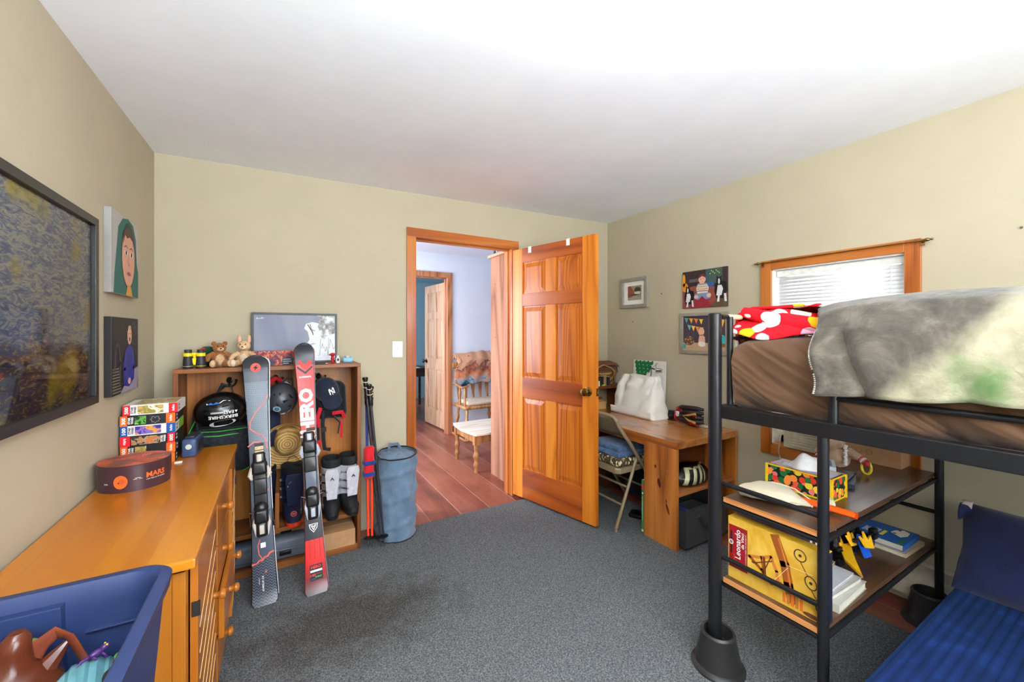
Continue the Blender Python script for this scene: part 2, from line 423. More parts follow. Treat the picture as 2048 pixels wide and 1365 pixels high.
# doorway casing
def casing(name, x0, x1, z1, y0, y1, wv, wh, w=.06, d=.018, front=-1):
    """x0..x1,z1 = inner opening, y0..y1 wall faces"""
    b = MB()
    for (yy, sg) in ((y0, -1), (y1, 1)):
        a, c = yy, yy+sg*d
        b.box(x0-w, a, 0, x0, c, z1, wv); b.box(x1, a, 0, x1+w, c, z1, wv); 
        b.box(x0-w, a, z1, x1+w, c, z1+w, wh)
    b.box(x0-.02, y0, 0, x0, y1, z1, wv); b.box(x1, y0, 0, x1+.02, y1, z1, wv); b.box(x0-.02, y0, z1, x1+.02, y1, z1+.02, wh)
    b.box(x0, y0+.04, 0, x0+.012, y0+.075, z1-.012, wv); b.box(x1-.012, y0+.04, 0, x1, y0+.075, z1-.012, wv); b.box(x0, y0+.04, z1-.012, x1, y0+.075, z1, wh)
    struct(name, b, bevel=.002)
casing('trim_1', DX0, DX1, DZ, YB, YB+.1, 'pine_vertical', 'pine_along_x', .068)
# six panel door
def six_panel(name, M, label, w=.813, h=2.03, t=.035, mats=('pine_stile', 'pine_rail', 'pine_panel'), knob='brass', knobx=None):
    """local: x across from hinge, y out of face, z up"""
    st, ra, pa = mats
    d = thing(name, label, 'door', M, kind='structure')
    s = .112; mid = .10
    for (x0, x1, z0, z1) in ((0, s, 0, h), (w-s, w, 0, h)):
        b = MB(M); b.box(x0, -t/2, z0, x1, t/2, z1, st); obj('stile', b, d, bevel=.002)
    zs = [(0, .235), (.82, .98), (1.56, 1.66), (h-.115, h)]
    for z0, z1 in zs:
        b = MB(M); b.box(s, -t/2+.0005, z0, w-s, t/2-.0005, z1, ra); obj('rail', b, d, bevel=.002)
    cx = w/2
    for (z0, z1) in ((.235, .82), (.98, 1.56), (1.66, h-.115)):
        b = MB(M); b.box(cx-mid/2, -t/2+.0005, z0, cx+mid/2, t/2-.0005, z1, st); obj('mullion', b, d, bevel=.002)
        for (x0, x1) in ((s, cx-mid/2), (cx+mid/2, w-s)):
            b = MB(M); b.box(x0, -.006, z0, x1, .006, z1, pa)
            for sg in (-1, 1):
                o = .012; i_ = .045
                y0, y1 = sg*.006, sg*.014
                vs = [(x0+o, y0, z0+o), (x1-o, y0, z0+o), (x1-o, y0, z1-o), (x0+o, y0, z1-o), (x0+i_, y1, z0+i_), (x1-i_, y1, z0+i_), (x1-i_, y1, z1-i_), (x0+i_, y1, z1-i_)]
                fs = [(0,1,5,4), (1,2,6,5), (2,3,7,6), (3,0,4,7), (4,5,6,7)]
                if sg > 0: fs = [f[::-1] for f in fs]
                b.add(vs, fs, pa, False)
            obj('panel', b, d)
    kx = knobx or w-.062
    for sg in (-1, 1):
        b = MB(M); R = Matrix.Translation((kx, sg*t/2, .93)) @ Matrix.Rotation(-sg*PI/2, 4, 'X')
        b.lathe([(.033, 0), (.033, .004), (.026, .008), (.011, .012), (.011, .028), (.022, .034), (.029, .045), (.026, .058), (.012, .063), (0.0001, .063)], knob, R)
        obj('door_knob', b, d)
    b = MB(M); b.cbox(w-.0, 0, .93, .004, .022, .055, 'brass'); b.cbox(w+.004, 0, .93, .010, .012, .02, 'chrome'); obj('latch_plate', b, d)
    for z in (.25, 1.05, 1.8):
        b = MB(M); b.tube([(-.004, t/2, z-.045), (-.004, t/2, z+.045)], .006, 'brass'); b.cbox(.0, 0, z, .002, .03, .09, 'brass'); obj('hinge', b, d)
    return d
hx, hy, fx, fy = 1.712, 2.895, 1.915, 2.11
ang = math.atan2(fy-hy, fx-hx)
M1 = TR(hx, hy, .03, ang)
d1 = six_panel('door_1', M1, 'orange pine six-panel door standing open into the bedroom')
# white tape hooks over its top
for q, xx in enumerate((.18, .56)):
    b = MB(M1); b.box(xx, -.0215, 1.985, xx+.03, -.0178, 2.034, 'card_white'); b.box(xx, -.0215, 2.031, xx+.03, .0215, 2.034, 'card_white'); b.box(xx, .0178, 1.985, xx+.03, .0215, 2.034, 'card_white')
    one('tape_strip', ['white tape strip folded over the door top, nearer the hinges', 'white tape strip folded over the door top, nearer the handle edge'][q], 'tape', b, group='tape strips on the door top')
# light switch
b = MB(F((.75, YB, 1.253), (1,0,0), (0,0,1))); b.rbox(-.037, -.058, 0, .037, .058, .006, .004, 'white_plastic')
sw = one('light_switch', 'white toggle light switch plate between poster and doorway', 'light switch', b)
b = MB(F((.75, YB, 1.253), (1,0,0), (0,0,1))); b.box(-.006, -.012, .006, .006, .012, .008, 'card_white'); b.box(-.004, -.002, .006, .004, .008, .018, 'card_white'); obj('toggle', b, sw)

# ------------------------------------------------------------------ window in the right wall
b = MB(); wv, wh = 'pine_vertical', 'pine_along_y'
tw = .062; xo = XR-.02
b.box(xo, WY0-tw, WZ0-tw, XR, WY0, WZ1+tw, wv); b.box(xo, WY1, WZ0-tw, XR, WY1+tw, WZ1+tw, wv)
b.box(xo-.001, WY0, WZ1, XR, WY1, WZ1+tw, wh); b.box(xo-.001, WY0, WZ0-tw, XR, WY1, WZ0, wh)
struct('trim_2', b, bevel=.002)
wn = thing('window_1', 'bedroom window', 'window', (XR, 1.09, WZ0), kind='structure'); del wn['label']
b = MB(); m = 'card_white'
b.box(XR, WY0, WZ0, XR+.12, WY0+.006, WZ1, m); b.box(XR, WY1-.006, WZ0, XR+.12, WY1, WZ1, m); b.box(XR, WY0, WZ1-.006, XR+.12, WY1, WZ1, m); b.box(XR, WY0, WZ0, XR+.12, WY1, WZ0+.006, 'pine_along_y')
obj('reveal', b, wn)
b = MB()
for z0, z1 in ((WZ0+.006, WZ0+.05), (1.20, 1.25), (WZ1-.05, WZ1-.006)): b.box(XR+.10, WY0+.006, z0, XR+.125, WY1-.006, z1, m)
b.box(XR+.10, WY0+.006, WZ0, XR+.125, WY0+.045, WZ1, m); b.box(XR+.10, WY1-.045, WZ0, XR+.125, WY1-.006, WZ1, m); obj('sash', b, wn)
b = MB(); b.box(XR+.112, WY0+.04, WZ0+.04, XR+.115, WY1-.04, WZ1-.04, 'clear_glass'); obj('pane', b, wn)
# blinds
bl = thing('venetian_blind', 'white slatted blind filling the upper window', 'blind', (XR+.06, 1.09, 1.0))
b = MB(); b.box(XR+.035, WY0+.012, WZ1-.045, XR+.08, WY1-.012, WZ1-.008, 'white_plastic'); obj('headrail', b, bl)
b = MB(); 
m_, nt_, bb_ = _base('blind_slat', .5); bb_.inputs['Base Color'].default_value = lin((240,242,245)); bb_.inputs['Transmission Weight'].default_value = 0
z = WZ1-.06; R = Matrix.Rotation(math.radians(-66), 4, 'Y')
while z > 1.02:
    b.add([(-.0125, WY0+.016, 0), (.0125, WY0+.016, 0), (.0125, WY1-.016, 0), (-.0125, WY1-.016, 0), (0, WY0+.016, .0022), (0, WY1-.016, .0022)], [(0,4,5,3), (4,1,2,5)], 'blind_slat', True, Matrix.Translation((XR+.058, 0, z)) @ R)
    z -= .0215
obj('slats', b, bl, solid=.0008)
for yy in (.9, 1.28, 1.09):
    b = MB(); b.tube([(XR+.044, yy, WZ1-.04), (XR+.044, yy, 1.02)], .0009, 'white_plastic', 5); b.tube([(XR+.072, yy, WZ1-.04), (XR+.072, yy, 1.02)], .0009, 'white_plastic', 5); obj('ladder_cord', b, bl)
b = MB(); b.box(XR+.045, WY0+.014, 1.0, XR+.07, WY1-.014, 1.014, 'white_plastic'); obj('bottom_rail', b, bl)
b = MB(); b.tube([(XR+.03, .83, WZ1-.05), (XR+.028, .835, 1.1)], .003, 'white_plastic', 6); obj('tilt_wand', b, bl)
# curtain rod
cr = thing('curtain_rod', 'thin bare brass curtain rod above the window', 'curtain rod', (XR-.04, 1.07, 1.83))
b = MB(); b.tube([(XR-.045, .675, 1.83), (XR-.045, 1.478, 1.83)], .004, 'brass'); obj('rod', b, cr)
for yy in (.675, 1.478):
    b = MB(); b.ell((XR-.045, yy, 1.83), (.009, .013, .009), 'brass'); b.ell((XR-.045, yy+(.018 if yy > 1 else -.018), 1.83), .006, 'brass'); obj('finial', b, cr)
    yb = yy-.02 if yy > 1 else yy+.02
    b = MB(); b.tube([(XR-.045, yb, 1.83), (XR-.022, yb, 1.822)], .004, 'brass', 6); b.box(XR-.024, yb-.008, 1.805, XR-.0205, yb+.008, 1.84, 'brass'); obj('bracket', b, cr)
# air conditioner
ac = thing('air_conditioner', 'beige louvred window air conditioner in the lower window', 'air conditioner', (XR+.02, 1.09, WZ0))
plain('beige_plastic', (206,198,174), .5)
b = MB(); b.box(XR-.03, .81, WZ0+.006, XR+.4, 1.33, .97, 'beige_plastic'); obj('housing', b, ac, bevel=.004)
b = MB(); z = .67
while z < .93:
    b.box(XR-.036, .83, z, XR-.03, 1.31, z+.009, 'beige_plastic'); z += .016
obj('grille', b, ac, bevel=.001)
b = MB(); b.tube([(XR-.034, 1.325, .78), (XR-.05, 1.34, .70), (XR-.045, 1.35, .62), (XR-.03, 1.345, .56), (XR-.02, 1.34, .4), (XR-.02, 1.34, .1)], .003, 'beige_plastic', 6); obj('cord', b, ac)
# baseboard heater
ht = thing('baseboard_heater', 'long low beige metal baseboard heater along the right wall', 'heater', (XR-.04, .0, .0))
plain('heater_enamel', (196,186,168), .5)
b = MB(); b.box(XR-.065, -1.6, .055, XR-.058, 1.5, .175, 'heater_enamel'); obj('front_panel', b, ht, bevel=.002)
b = MB(); b.box(XR-.008, -1.6, .02, XR, 1.5, .225, 'heater_enamel'); b.box(XR-.05, -1.6, .218, XR, 1.5, .225, 'heater_enamel'); obj('back_panel', b, ht, bevel=.002)
b = MB(); b.tube([(XR-.03, -1.58, .11), (XR-.03, 1.48, .11)], .011, 'brass')
y = -1.57
while y < 1.47: b.box(XR-.055, y, .08, XR-.01, y+.001, .14, 'black_metal'); y += .03
obj('fins', b, ht)
for yy in (-1.6, 1.49):
    b = MB(); b.box(XR-.068, yy, 0, XR, yy+.012, .228, 'heater_enamel'); obj('end_cap', b, ht)
# ------------------------------------------------------------------ added, unseen rear window (extra daylight source) and ceiling lamp
w2 = thing('added_window_2', 'added rear window, out of view', 'window', ((RX0+RX1)/2, YF, RZ0), kind='structure'); del w2['label']
b = MB(); wv2, wh2 = 'pine_vertical', 'pine_along_x'
b.box(RX0-.06, YF, RZ0-.06, RX0, YF+.018, RZ1+.06, wv2); b.box(RX1, YF, RZ0-.06, RX1+.06, YF+.018, RZ1+.06, wv2)
b.box(RX0, YF, RZ1, RX1, YF+.018, RZ1+.06, wh2); b.box(RX0, YF, RZ0-.06, RX1, YF+.018, RZ0, wh2); obj('frame', b, w2)
b = MB()
for x in (RX0, (RX0+RX1)/2-.02, RX1-.04): b.box(x, YF-.08, RZ0, x+.04, YF-.05, RZ1, 'card_white')
for z in (RZ0, (RZ0+RZ1)/2, RZ1-.04): b.box(RX0, YF-.08, z, RX1, YF-.05, z+.04, 'card_white')
obj('sash', b, w2)
b = MB(); b.box(RX0, YF-.066, RZ0, RX1, YF-.063, RZ1, 'clear_glass'); obj('pane', b, w2)
LX, LY = .74, .72
zc = ceil_z(LX, LY)
cl = thing('ceiling_light', 'round white glass ceiling light above the middle of the room', 'ceiling light', (LX, LY, zc))
b = MB(); b.lathe([(.0001, 0), (.09, 0), (.1, -.012), (.1, -.022)], 'chrome', TR(LX, LY, zc)); obj('canopy', b, cl)
emit('lamp_glass', (255,249,240), 14)
b = MB(); b.lathe([(.13, -.02), (.165, -.04), (.17, -.06), (.15, -.085), (.1, -.102), (.05, -.108), (.0001, -.11)], 'lamp_glass', TR(LX, LY, zc), n=32); b.lathe([(.095, -.02), (.13, -.02)], 'lamp_glass', TR(LX, LY, zc), n=32, cap=False); obj('glass_dome', b, cl)

# ------------------------------------------------------------------ hallway and far room
H = 'hall_wall_paint'
HY0, HY1 = YB+.1, 5.14
FX0, FX1, FZ = 1.16, 1.985, 2.12
b = MB(); b.box(-1.2, HY1, 0, FX0-.02, HY1+.1, 2.6, H); b.box(FX1+.02, HY1, 0, 4.1, HY1+.1, 2.6, H); b.box(FX0-.02, HY1, FZ+.02, FX1+.02, HY1+.1, 2.6, H); struct('wall_hall_back', b)
b = MB(); b.box(-1.3, HY0, 0, -1.2, HY1, 2.6, H); struct('wall_hall_left', b)
b = MB(); b.box(4.0, HY0, 0, 4.1, HY1, 2.6, H); struct('wall_hall_right', b)
b = MB(); b.box(-1.2, HY0, 2.44, 4.0, HY1, 2.6, 'hall_wall_paint'); struct('ceiling', b)
b = MB(); b.box(-1.2, HY0, 0, DX0-.1, HY0+.01, 2.44, H); b.box(DX1+.1, HY0, 0, 4.0, HY0+.01, 2.44, H); b.box(DX0-.1, HY0, DZ+.09, DX1+.1, HY0+.01, 2.44, H); struct('wall_hall_front', b)
casing('trim_3', FX0, FX1, FZ, HY1, HY1+.1, 'far_trim_wood', 'far_trim_wood', .07)
G = 'far_wall_paint'; FY = 8.3
b = MB(); b.box(-.6, FY, 0, 3.9, FY+.1, 2.6, G); struct('wall_far_back', b)
b = MB(); b.box(-.7, HY1+.1, 0, -.6, FY, 2.6, G); struct('wall_far_left', b)
b = MB(); b.box(3.8, HY1+.1, 0, 3.9, FY, 2.6, G); struct('wall_far_right', b)
b = MB(); b.box(-.6, HY1+.1, 2.44, 3.8, FY, 2.6, G); struct('ceiling', b)
six_panel('door_2', TR(2.03, 5.27, .02, math.atan2(.73, -.055)), 'pale pine six-panel door standing open beyond the hallway', w=.74, h=2.06, mats=('far_door_wood',)*3, knob='black_metal')
b = MB(); b.box(FX1+.07, HY1-.012, 0, 3.9, HY1, .1, 'far_trim_wood'); struct('baseboard_hall', b)
# rough wooden post / boxed pilaster in the hall
b = MB(); b.box(1.80, 3.045, 0, 2.16, 3.49, 2.10, 'rough_post_wood'); pil = one('wooden_pilaster', 'tall rough boxed wooden post just beyond the open door', 'post', b, bevel=.003)
for z in (.25, .52, .78, 1.04, 1.31, 1.58, 1.82):
    for yy in (3.12, 3.40):
        b = MB(); b.lathe([(.006, 0), (.006, .0015), (0.0001, .0015)], C((70,40,28)), F((1.80, yy, z+(.02 if yy > 3.2 else 0)), (0,1,0), (0,0,1)) , n=8); obj('nail_head', b, pil)
b = MB(); b.box(1.775, 3.045, 2.10, 2.2, 3.52, 2.125, 'far_door_wood'); obj('cap_board', b, pil, bevel=.002)
b = MB(); b.tube([(1.84, 3.44, 2.126), (1.84, 3.44, 2.17), (1.86, 3.38, 2.20)], .008, 'chrome'); b.tube([(1.81, 3.46, 2.19), (1.86, 3.38, 2.20), (1.9, 3.2, 2.19), (1.93, 3.12, 2.2)], [.014, .012, .010, .014], C((120,115,112), .5)); b.tube([(1.83, 3.47, 2.15), (1.83, 3.47, 2.215)], .012, C((90,88,90), .4)); b.box(1.80, 3.40, 2.125, 1.88, 3.48, 2.132, C((90,88,90), .4))
one('clamp_lamp', 'small grey metal lamp arm lying on top of the hall post', 'lamp', b)
# rocking-chair style armchair in the hall
def turned(b, p0, p1, r, m, k=3):
    p0, p1 = V(p0), V(p1); pts = []; rs = []
    n = 22
    for i in range(n+1):
        t = i/n; pts.append(p0.lerp(p1, t)); rs.append(r*(.72+.28*math.sin(PI*t)+.26*math.sin(2*PI*k*t)*math.sin(PI*t)))
    b.tube(pts, rs, m, 10)
wood('chair_oak', (112,70,34), (160,108,62), (190,140,90), axis='z', rough=.4)
plain('cushion_cream', (206,186,162), .9)
ch = thing('wooden_armchair', 'turned-leg wooden armchair with cream cushion against the hall wall', 'chair', (2.3, 4.85, 0))
cx0, cx1, cy0, cy1 = 2.05, 2.60, 4.66, 5.06
b = MB(); b.rbox(cx0-.02, cy0-.02, .40, cx1+.02, cy1, .44, .018, 'chair_oak'); obj('seat', b, ch)
b = MB(); b.rbox(cx0+.05, cy0+.02, .44, cx1-.03, cy1-.03, .49, .022, 'cushion_cream', fn=lambda p: p+V((0, 0, .004*nz(p.x, p.y, 0, 9)))); obj('cushion', b, ch)
for x, y, dx, dy in ((cx0+.03, cy0+.03, -.04, -.06), (cx1-.03, cy0+.03, .04, -.06), (cx0+.05, cy1-.05, -.03, .03), (cx1-.05, cy1-.05, .03, .03)):
    b = MB(); turned(b, (x, y, .40), (x+dx, y+dy, .03), .021, 'chair_oak'); obj('leg', b, ch)
for x in (cx0-.01, cx1+.01):
    b = MB(); b.tube([(x, cy0-.12, .05), (x, cy0, .015), (x, 4.9, .014), (x, 5.08, .03)], .014, 'chair_oak', 8); obj('rocker', b, ch)
for sx in (cx0, cx1):
    b = MB(); b.tube([(sx, cy0-.03, .70), (sx-.01, cy0+.1, .672), (sx, cy1-.06, .70), (sx+.0, cy1, .70)], [.03, .026, .022, .02], 'chair_oak', 10, sec=(1, .5)); obj('armrest', b, ch)
    for yy in (cy0+.03, cy0+.19):
        b = MB(); turned(b, (sx, yy, .44), (sx-.0, yy, .68), .016, 'chair_oak', 2); obj('arm_post', b, ch)
for i in range(5):
    x = cx0+.06+i*(cx1-cx0-.12)/4
    b = MB(); b.tube([(x, cy1-.04, .44), (x, cy1-.02, .55), (x, cy1+.0, .70), (x, cy1+.02, .98)], [.012, .02, .034, .018], 'chair_oak', 8, sec=(1, .3)); obj('back_slat', b, ch)
b = MB(); b.tube([(cx0-.01, cy1+.02, .93), (2.32, cy1+.03, .96), (cx1+.01, cy1+.02, .93)], .04, 'chair_oak', 10, sec=(.3, 1)); obj('top_rail', b, ch)
# throw over its back
def throw_mat():
    m, nt, bb = _base('tie_dye_throw', .9, 0, .1)
    v = _coords(nt); z = _n(nt, 'ShaderNodeSeparateXYZ'); nt.links.new(v, z.inputs[0])
    f = _noise(nt, v, 9, 4, .6, .8)
    ad = _n(nt, 'ShaderNodeMath', operation='MULTIPLY_ADD'); nt.links.new(z.outputs[2], ad.inputs[0]); ad.inputs[1].default_value = 1.5; nt.links.new(f, ad.inputs[2])
    nt.links.new(_ramp(nt, ad.outputs[0], [(.42, (40,52,70)), (.52, (70,100,124)), (.62, (146,160,168)), (.72, (196,130,92)), (.86, (178,104,78)), (.98, (96,70,70)), (1.0, (190,140,110))]), bb.inputs['Base Color'])
throw_mat()
def throw(u, w):
    x = 2.06+.53*u + .02*math.sin(w*5)
    if w < .08: return (x, 5.115-.01*w/.08, 1.02+.08*w/.08)
    t = (w-.08)/.92
    zt = 1.13-.05*(1-u)**3*2 - t*(.43 if u > .1 else .30) + .008*math.sin(u*19)
    return (x-.03*t*(1-u)+.012*math.sin(t*9+u*4), 5.08-.09*min(1, t*4)+.007*math.sin(u*16+t*2)-.02*t, zt)
b = MB(); b.grid(throw, 40, 30, 'tie_dye_throw'); one('throw_blanket', 'rust and blue patterned throw hung over the hall armchair back', 'blanket', b, solid=.008)
# low white-topped bench table
tb = thing('coffee_table', 'low wooden table with scrubbed white top and turned legs in the hall', 'table', (2.0, 3.8, 0))
wood('scrubbed_top', (188,172,150), (220,206,186), (238,228,212), axis='x', rough=.6)
b = MB()
tx0, tx1, ty0, ty1 = 1.63, 2.4, 3.53, 4.12
pts = [(tx0+.03, ty0), (tx1, ty0), (tx1, ty1), (tx0+.03, ty1), (tx0+.005, ty1-.12), (tx0-.012, (ty0+ty1)/2), (tx0+.005, ty0+.12)]
b.ext(pts, .368, .39, 'scrubbed_top'); obj('tabletop', b, tb, bevel=.004)
b = MB(); b.box(tx0+.05, ty0+.04, .29, tx1-.05, ty0+.06, .368, 'chair_oak'); b.box(tx0+.05, ty1-.06, .29, tx1-.05, ty1-.04, .368, 'chair_oak'); b.box(tx0+.04, ty0+.05, .29, tx0+.06, ty1-.05, .368, 'chair_oak'); b.box(tx1-.06, ty0+.05, .29, tx1-.04, ty1-.05, .368, 'chair_oak'); obj('apron', b, tb)
for x in (tx0+.055, tx1-.055):
    for y in (ty0+.055, ty1-.055):
        b = MB(); b.box(x-.025, y-.025, .27, x+.025, y+.025, .366, 'chair_oak'); turned(b, (x, y, .28), (x, y, .0), .024, 'chair_oak', 3); obj('leg', b, tb)
# far room: desk and bed end
fd = thing('desk', 'dark wooden desk with white papers, seen through the far doorway', 'desk', (1.9, 7.3, 0))
wood('dark_wood', (40,26,22), (66,44,36), (86,60,50), axis='x', rough=.45)
b = MB(); b.box(1.4, 6.95, .72, 2.4, 7.6, .75, 'dark_wood'); obj('desktop', b, fd)
b = MB(); b.box(1.42, 6.98, .60, 2.38, 7.0, .72, 'dark_wood'); obj('drawer_front', b, fd)
for x in (1.42, 2.34):
    for y in (6.98, 7.55): 
        b = MB(); b.box(x, y, 0, x+.04, y+.04, .72, 'dark_wood'); obj('leg', b, fd)
b = MB(); b.box(1.75, 7.0, .75, 2.2, 7.3, .757, 'card_white', TR(0,0,0)); one('paper_stack', 'white papers lying on the far desk', 'paper', b)
b = MB(); b.tube([(1.99, 7.4, .756), (1.97, 7.4, 1.25)], .012, 'card_white'); b.lathe([(.06, .751), (.06, .76), (.02, .765)], 'card_white', TR(1.99, 7.4, 0)); one('desk_lamp', 'slim white standing rod lamp on the far desk', 'lamp', b)
fb = thing('bed', 'blue-covered bed end on a dark frame in the far room', 'bed', (1.3, 6.6, 0))
cloth('blue_duvet', (92,128,178), big=5)
b = MB(); b.box(.6, 6.35, .18, 1.66, 6.9, .26, 'dark_wood'); b.box(1.60, 6.35, 0, 1.66, 6.41, .2, 'dark_wood'); b.box(.6, 6.35, 0, .66, 6.41, .2, 'dark_wood'); b.box(1.60, 6.84, 0, 1.66, 6.9, .2, 'dark_wood'); obj('frame', b, fb)
b = MB(); b.rbox(.6, 6.33, .24, 1.70, 6.92, .58, .1, 'blue_duvet', fn=lambda p: p+V((.03*nz(p.x, p.y, p.z, 5), .03*nz(p.y, p.z, p.x, 5), .02*nz(p.z, p.x, 1, 6))), nu=40, nv=24); obj('duvet', b, fb)
# torchiere floor lamp added behind the camera, unseen, to brighten the ceiling
tl = thing('added_uplighter', 'added black uplighter floor lamp near the rear wall, out of view', 'lamp', (-.2, -.95, .012))
b = MB(); b.lathe([(.13, .012), (.13, .025), (.02, .035), (.0001, .036)], 'black_metal', TR(-.2, -.95, 0), n=30); obj('base', b, tl)
b = MB(); b.tube([(-.2, -.95, .03), (-.2, -.95, 1.44)], .012, 'black_metal', 12); obj('pole', b, tl)
b = MB(); b.lathe([(.02, 1.42), (.08, 1.46), (.14, 1.51), (.136, 1.51), (.07, 1.468), (.0001, 1.45)], 'card_white', TR(-.2, -.95, 0), n=36); obj('lamp_shade', b, tl)
# plaster nail holes on walls
for (y, z) in ((1.98-.1, 2.0),): pass
hk = []
for q, (mx_, o_) in enumerate((('r', (XR, 2.28, 1.70)), ('r', (XR, 2.52, 1.52)), ('b', (.16, YB, 2.06)), ('b', (-.4, YB, 1.30)), ('l', (XL, 2.6, 1.62)))):
    pass
for q, (p, lab) in enumerate((((XR, 2.285, 1.703), 'tiny nail in the right wall between the small frame and the dog photo'), ((XR, 2.60, 1.475), 'tiny nail in the right wall under the small grey frame'), ((XR, .39, 1.83), 'tiny nail high on the right wall, right of the window'))):
    b = MB(F(p, (0,-1,0), (0,0,1))); b.lathe([(.002, 0), (.002, .006), (.005, .006), (.005, .008), (.0001, .008)], C((90,80,66)), n=10)
    one('wall_nail', lab, 'nail', b)
# ================================================================== LEFT WALL
def framed(name, label, M, w, h, fw, fd, fm, art, parent_cb=None, cat='picture', glassy=True, mat_w=0, depth=.012, bev=.0015):
    """M: x right, y up, z out; origin bottom-left of the frame"""
    t = thing(name, label, cat, Matrix.Translation(M @ V((w/2, 0, 0))))
    b = MB(M)
    b.box(0, 0, 0, w, fw, fd, fm); b.box(0, h-fw, 0, w, h, fd, fm); b.box(0, fw, 0, fw, h-fw, fd, fm); b.box(w-fw, fw, 0, w, h-fw, fd, fm)
    obj('frame', b, t, bevel=bev)
    b = MB(M); b.box(fw-.002, fw-.002, .002, w-fw+.002, h-fw+.002, depth-.002, art if isinstance(art, str) else 'card_white')
    if parent_cb: parent_cb(b, M)
    obj('picture_print', b, t)
    if glassy:
        b = MB(M); b.rect(fw, fw, w-fw, h-fw, 'clear_glass', None, depth+.003); obj('glass', b, t)
    return t
plain('black_frame', (34,31,31), .35)
def art_mat():
    m, nt, b = _base('blue_yellow_abstract', .6)
    v = _coords(nt)
    st = _n(nt, 'ShaderNodeMapping'); nt.links.new(v, st.inputs['Vector']); st.inputs['Scale'].default_value = (1, 2.2, 7); st.inputs['Rotation'].default_value = (-.5, 0, 0)
    f = _noise(nt, st.outputs[0], 9, 3, .6, 1.5); g = _noise(nt, v, 4.2, 2, .5, .3)
    sp = _n(nt, 'ShaderNodeSeparateXYZ'); nt.links.new(v, sp.inputs[0])
    # broad band gradient up the print: dark below, blue above
    mr = _n(nt, 'ShaderNodeMapRange'); nt.links.new(sp.outputs[2], mr.inputs[0]); mr.inputs[1].default_value = .17; mr.inputs[2].default_value = .27
    top = _ramp(nt, f, [(.25, (70,80,124)), (.42, (112,126,168)), (.52, (150,166,186)), (.6, (200,202,180)), (.75, (120,128,160))])
    low = _ramp(nt, f, [(.3, (44,46,66)), (.45, (80,90,132)), (.54, (104,86,84)), (.62, (176,166,122)), (.8, (54,60,82))])
    ad = _n(nt, 'ShaderNodeMath', operation='ADD'); nt.links.new(mr.outputs[0], ad.inputs[0]); nt.links.new(g, ad.inputs[1])
    st2 = _n(nt, 'ShaderNodeMapRange'); nt.links.new(ad.outputs[0], st2.inputs[0]); st2.inputs[1].default_value = .85; st2.inputs[2].default_value = 1.1
    mx = _n(nt, 'ShaderNodeMix', data_type='RGBA'); nt.links.new(st2.outputs[0], mx.inputs[0]); nt.links.new(low, mx.inputs[6]); nt.links.new(top, mx.inputs[7])
    # soft yellow patches
    y = _ramp(nt, _noise(nt, v, 5.5, 1, .4, .2), [(.56, (0,0,0)), (.68, (255,255,255))])
    y2 = _ramp(nt, f, [(.3, (150,150,70)), (.7, (214,200,96))])
    m2 = _n(nt, 'ShaderNodeMix', data_type='RGBA'); nt.links.new(y, m2.inputs[0]); nt.links.new(mx.outputs[2], m2.inputs[6]); nt.links.new(y2, m2.inputs[7])
    nt.links.new(m2.outputs[2], b.inputs['Base Color'])
art_mat()
ML = F((XL, 1.12, 1.117), (0,1,0), (0,0,1))
LF = framed('framed_print', 'large black-framed blue and yellow abstract print on the left wall', ML, .905, .668, .028, .03, 'black_frame', 'blue_yellow_abstract', depth=.016)
# hanging canvases
def canvas(label, M, w, h, side, paint):
    t = thing('canvas_print', label, 'picture', Matrix.Translation(M @ V((w/2, 0, 0))), 'canvas photos on the left wall')
    b = MB(M); b.box(0, 0, .0, w, h, .024, side); obj('stretched_canvas', b, t, bevel=.002)
    b = MB(M); paint(b); obj('photo', b, t)
    return t
def face1(b):
    z = .0245
    b.rect(.002, .002, .348, .338, C((176,172,168)), None, z)
    def P_(pts, c, k): b.poly(pts, C(c), None, z+k*.0003)
    P_([(.35*.0+.02, .002), (.348, .002), (.348, .12), (.325, .16), (.31, .27), (.27, .325), (.20, .338), (.13, .325), (.075, .28), (.05, .17), (.03, .08)], (30,100,92), 1)
    b.oval(.205, .175, .095, .145, C((24,52,52)), None, z+.0006)
    b.oval(.205, .17, .086, .130, C((214,158,134)), None, z+.0009, 30)
    P_([(.13, .215), (.14, .275), (.205, .308), (.27, .28), (.282, .215), (.26, .25), (.22, .262), (.185, .25), (.16, .262)], (70,50,40), 4)
    for cx in (.172, .243):
        b.oval(cx, .186, .020, .011, C((240,232,226)), None, z+.0012); b.oval(cx, .186, .0105, .0105, C((46,32,28)), None, z+.0015)
        b.stroke([(cx-.024, .208), (cx, .217), (cx+.022, .209)], .005, C((92,60,46)), None, z+.0014)
    b.stroke([(.205, .18), (.200, .14), (.212, .134), (.22, .141)], .004, C((180,112,94)), None, z+.0014)
    b.oval(.208, .098, .026, .009, C((178,84,80)), None, z+.0014); b.stroke([(.182, .094), (.208, .101), (.234, .092)], .003, C((120,52,50)), None, z+.0017)
    b.poly([(.17, .002), (.26, .002), (.235, .045), (.19, .05)], C((208,150,60)), None, z+.0011)
canvas('canvas photo of a child in a teal hood, hanging above the other', F((XL, 2.175, 1.533), (0,1,0), (0,0,1)), .35, .34, C((150,146,142)), face1)
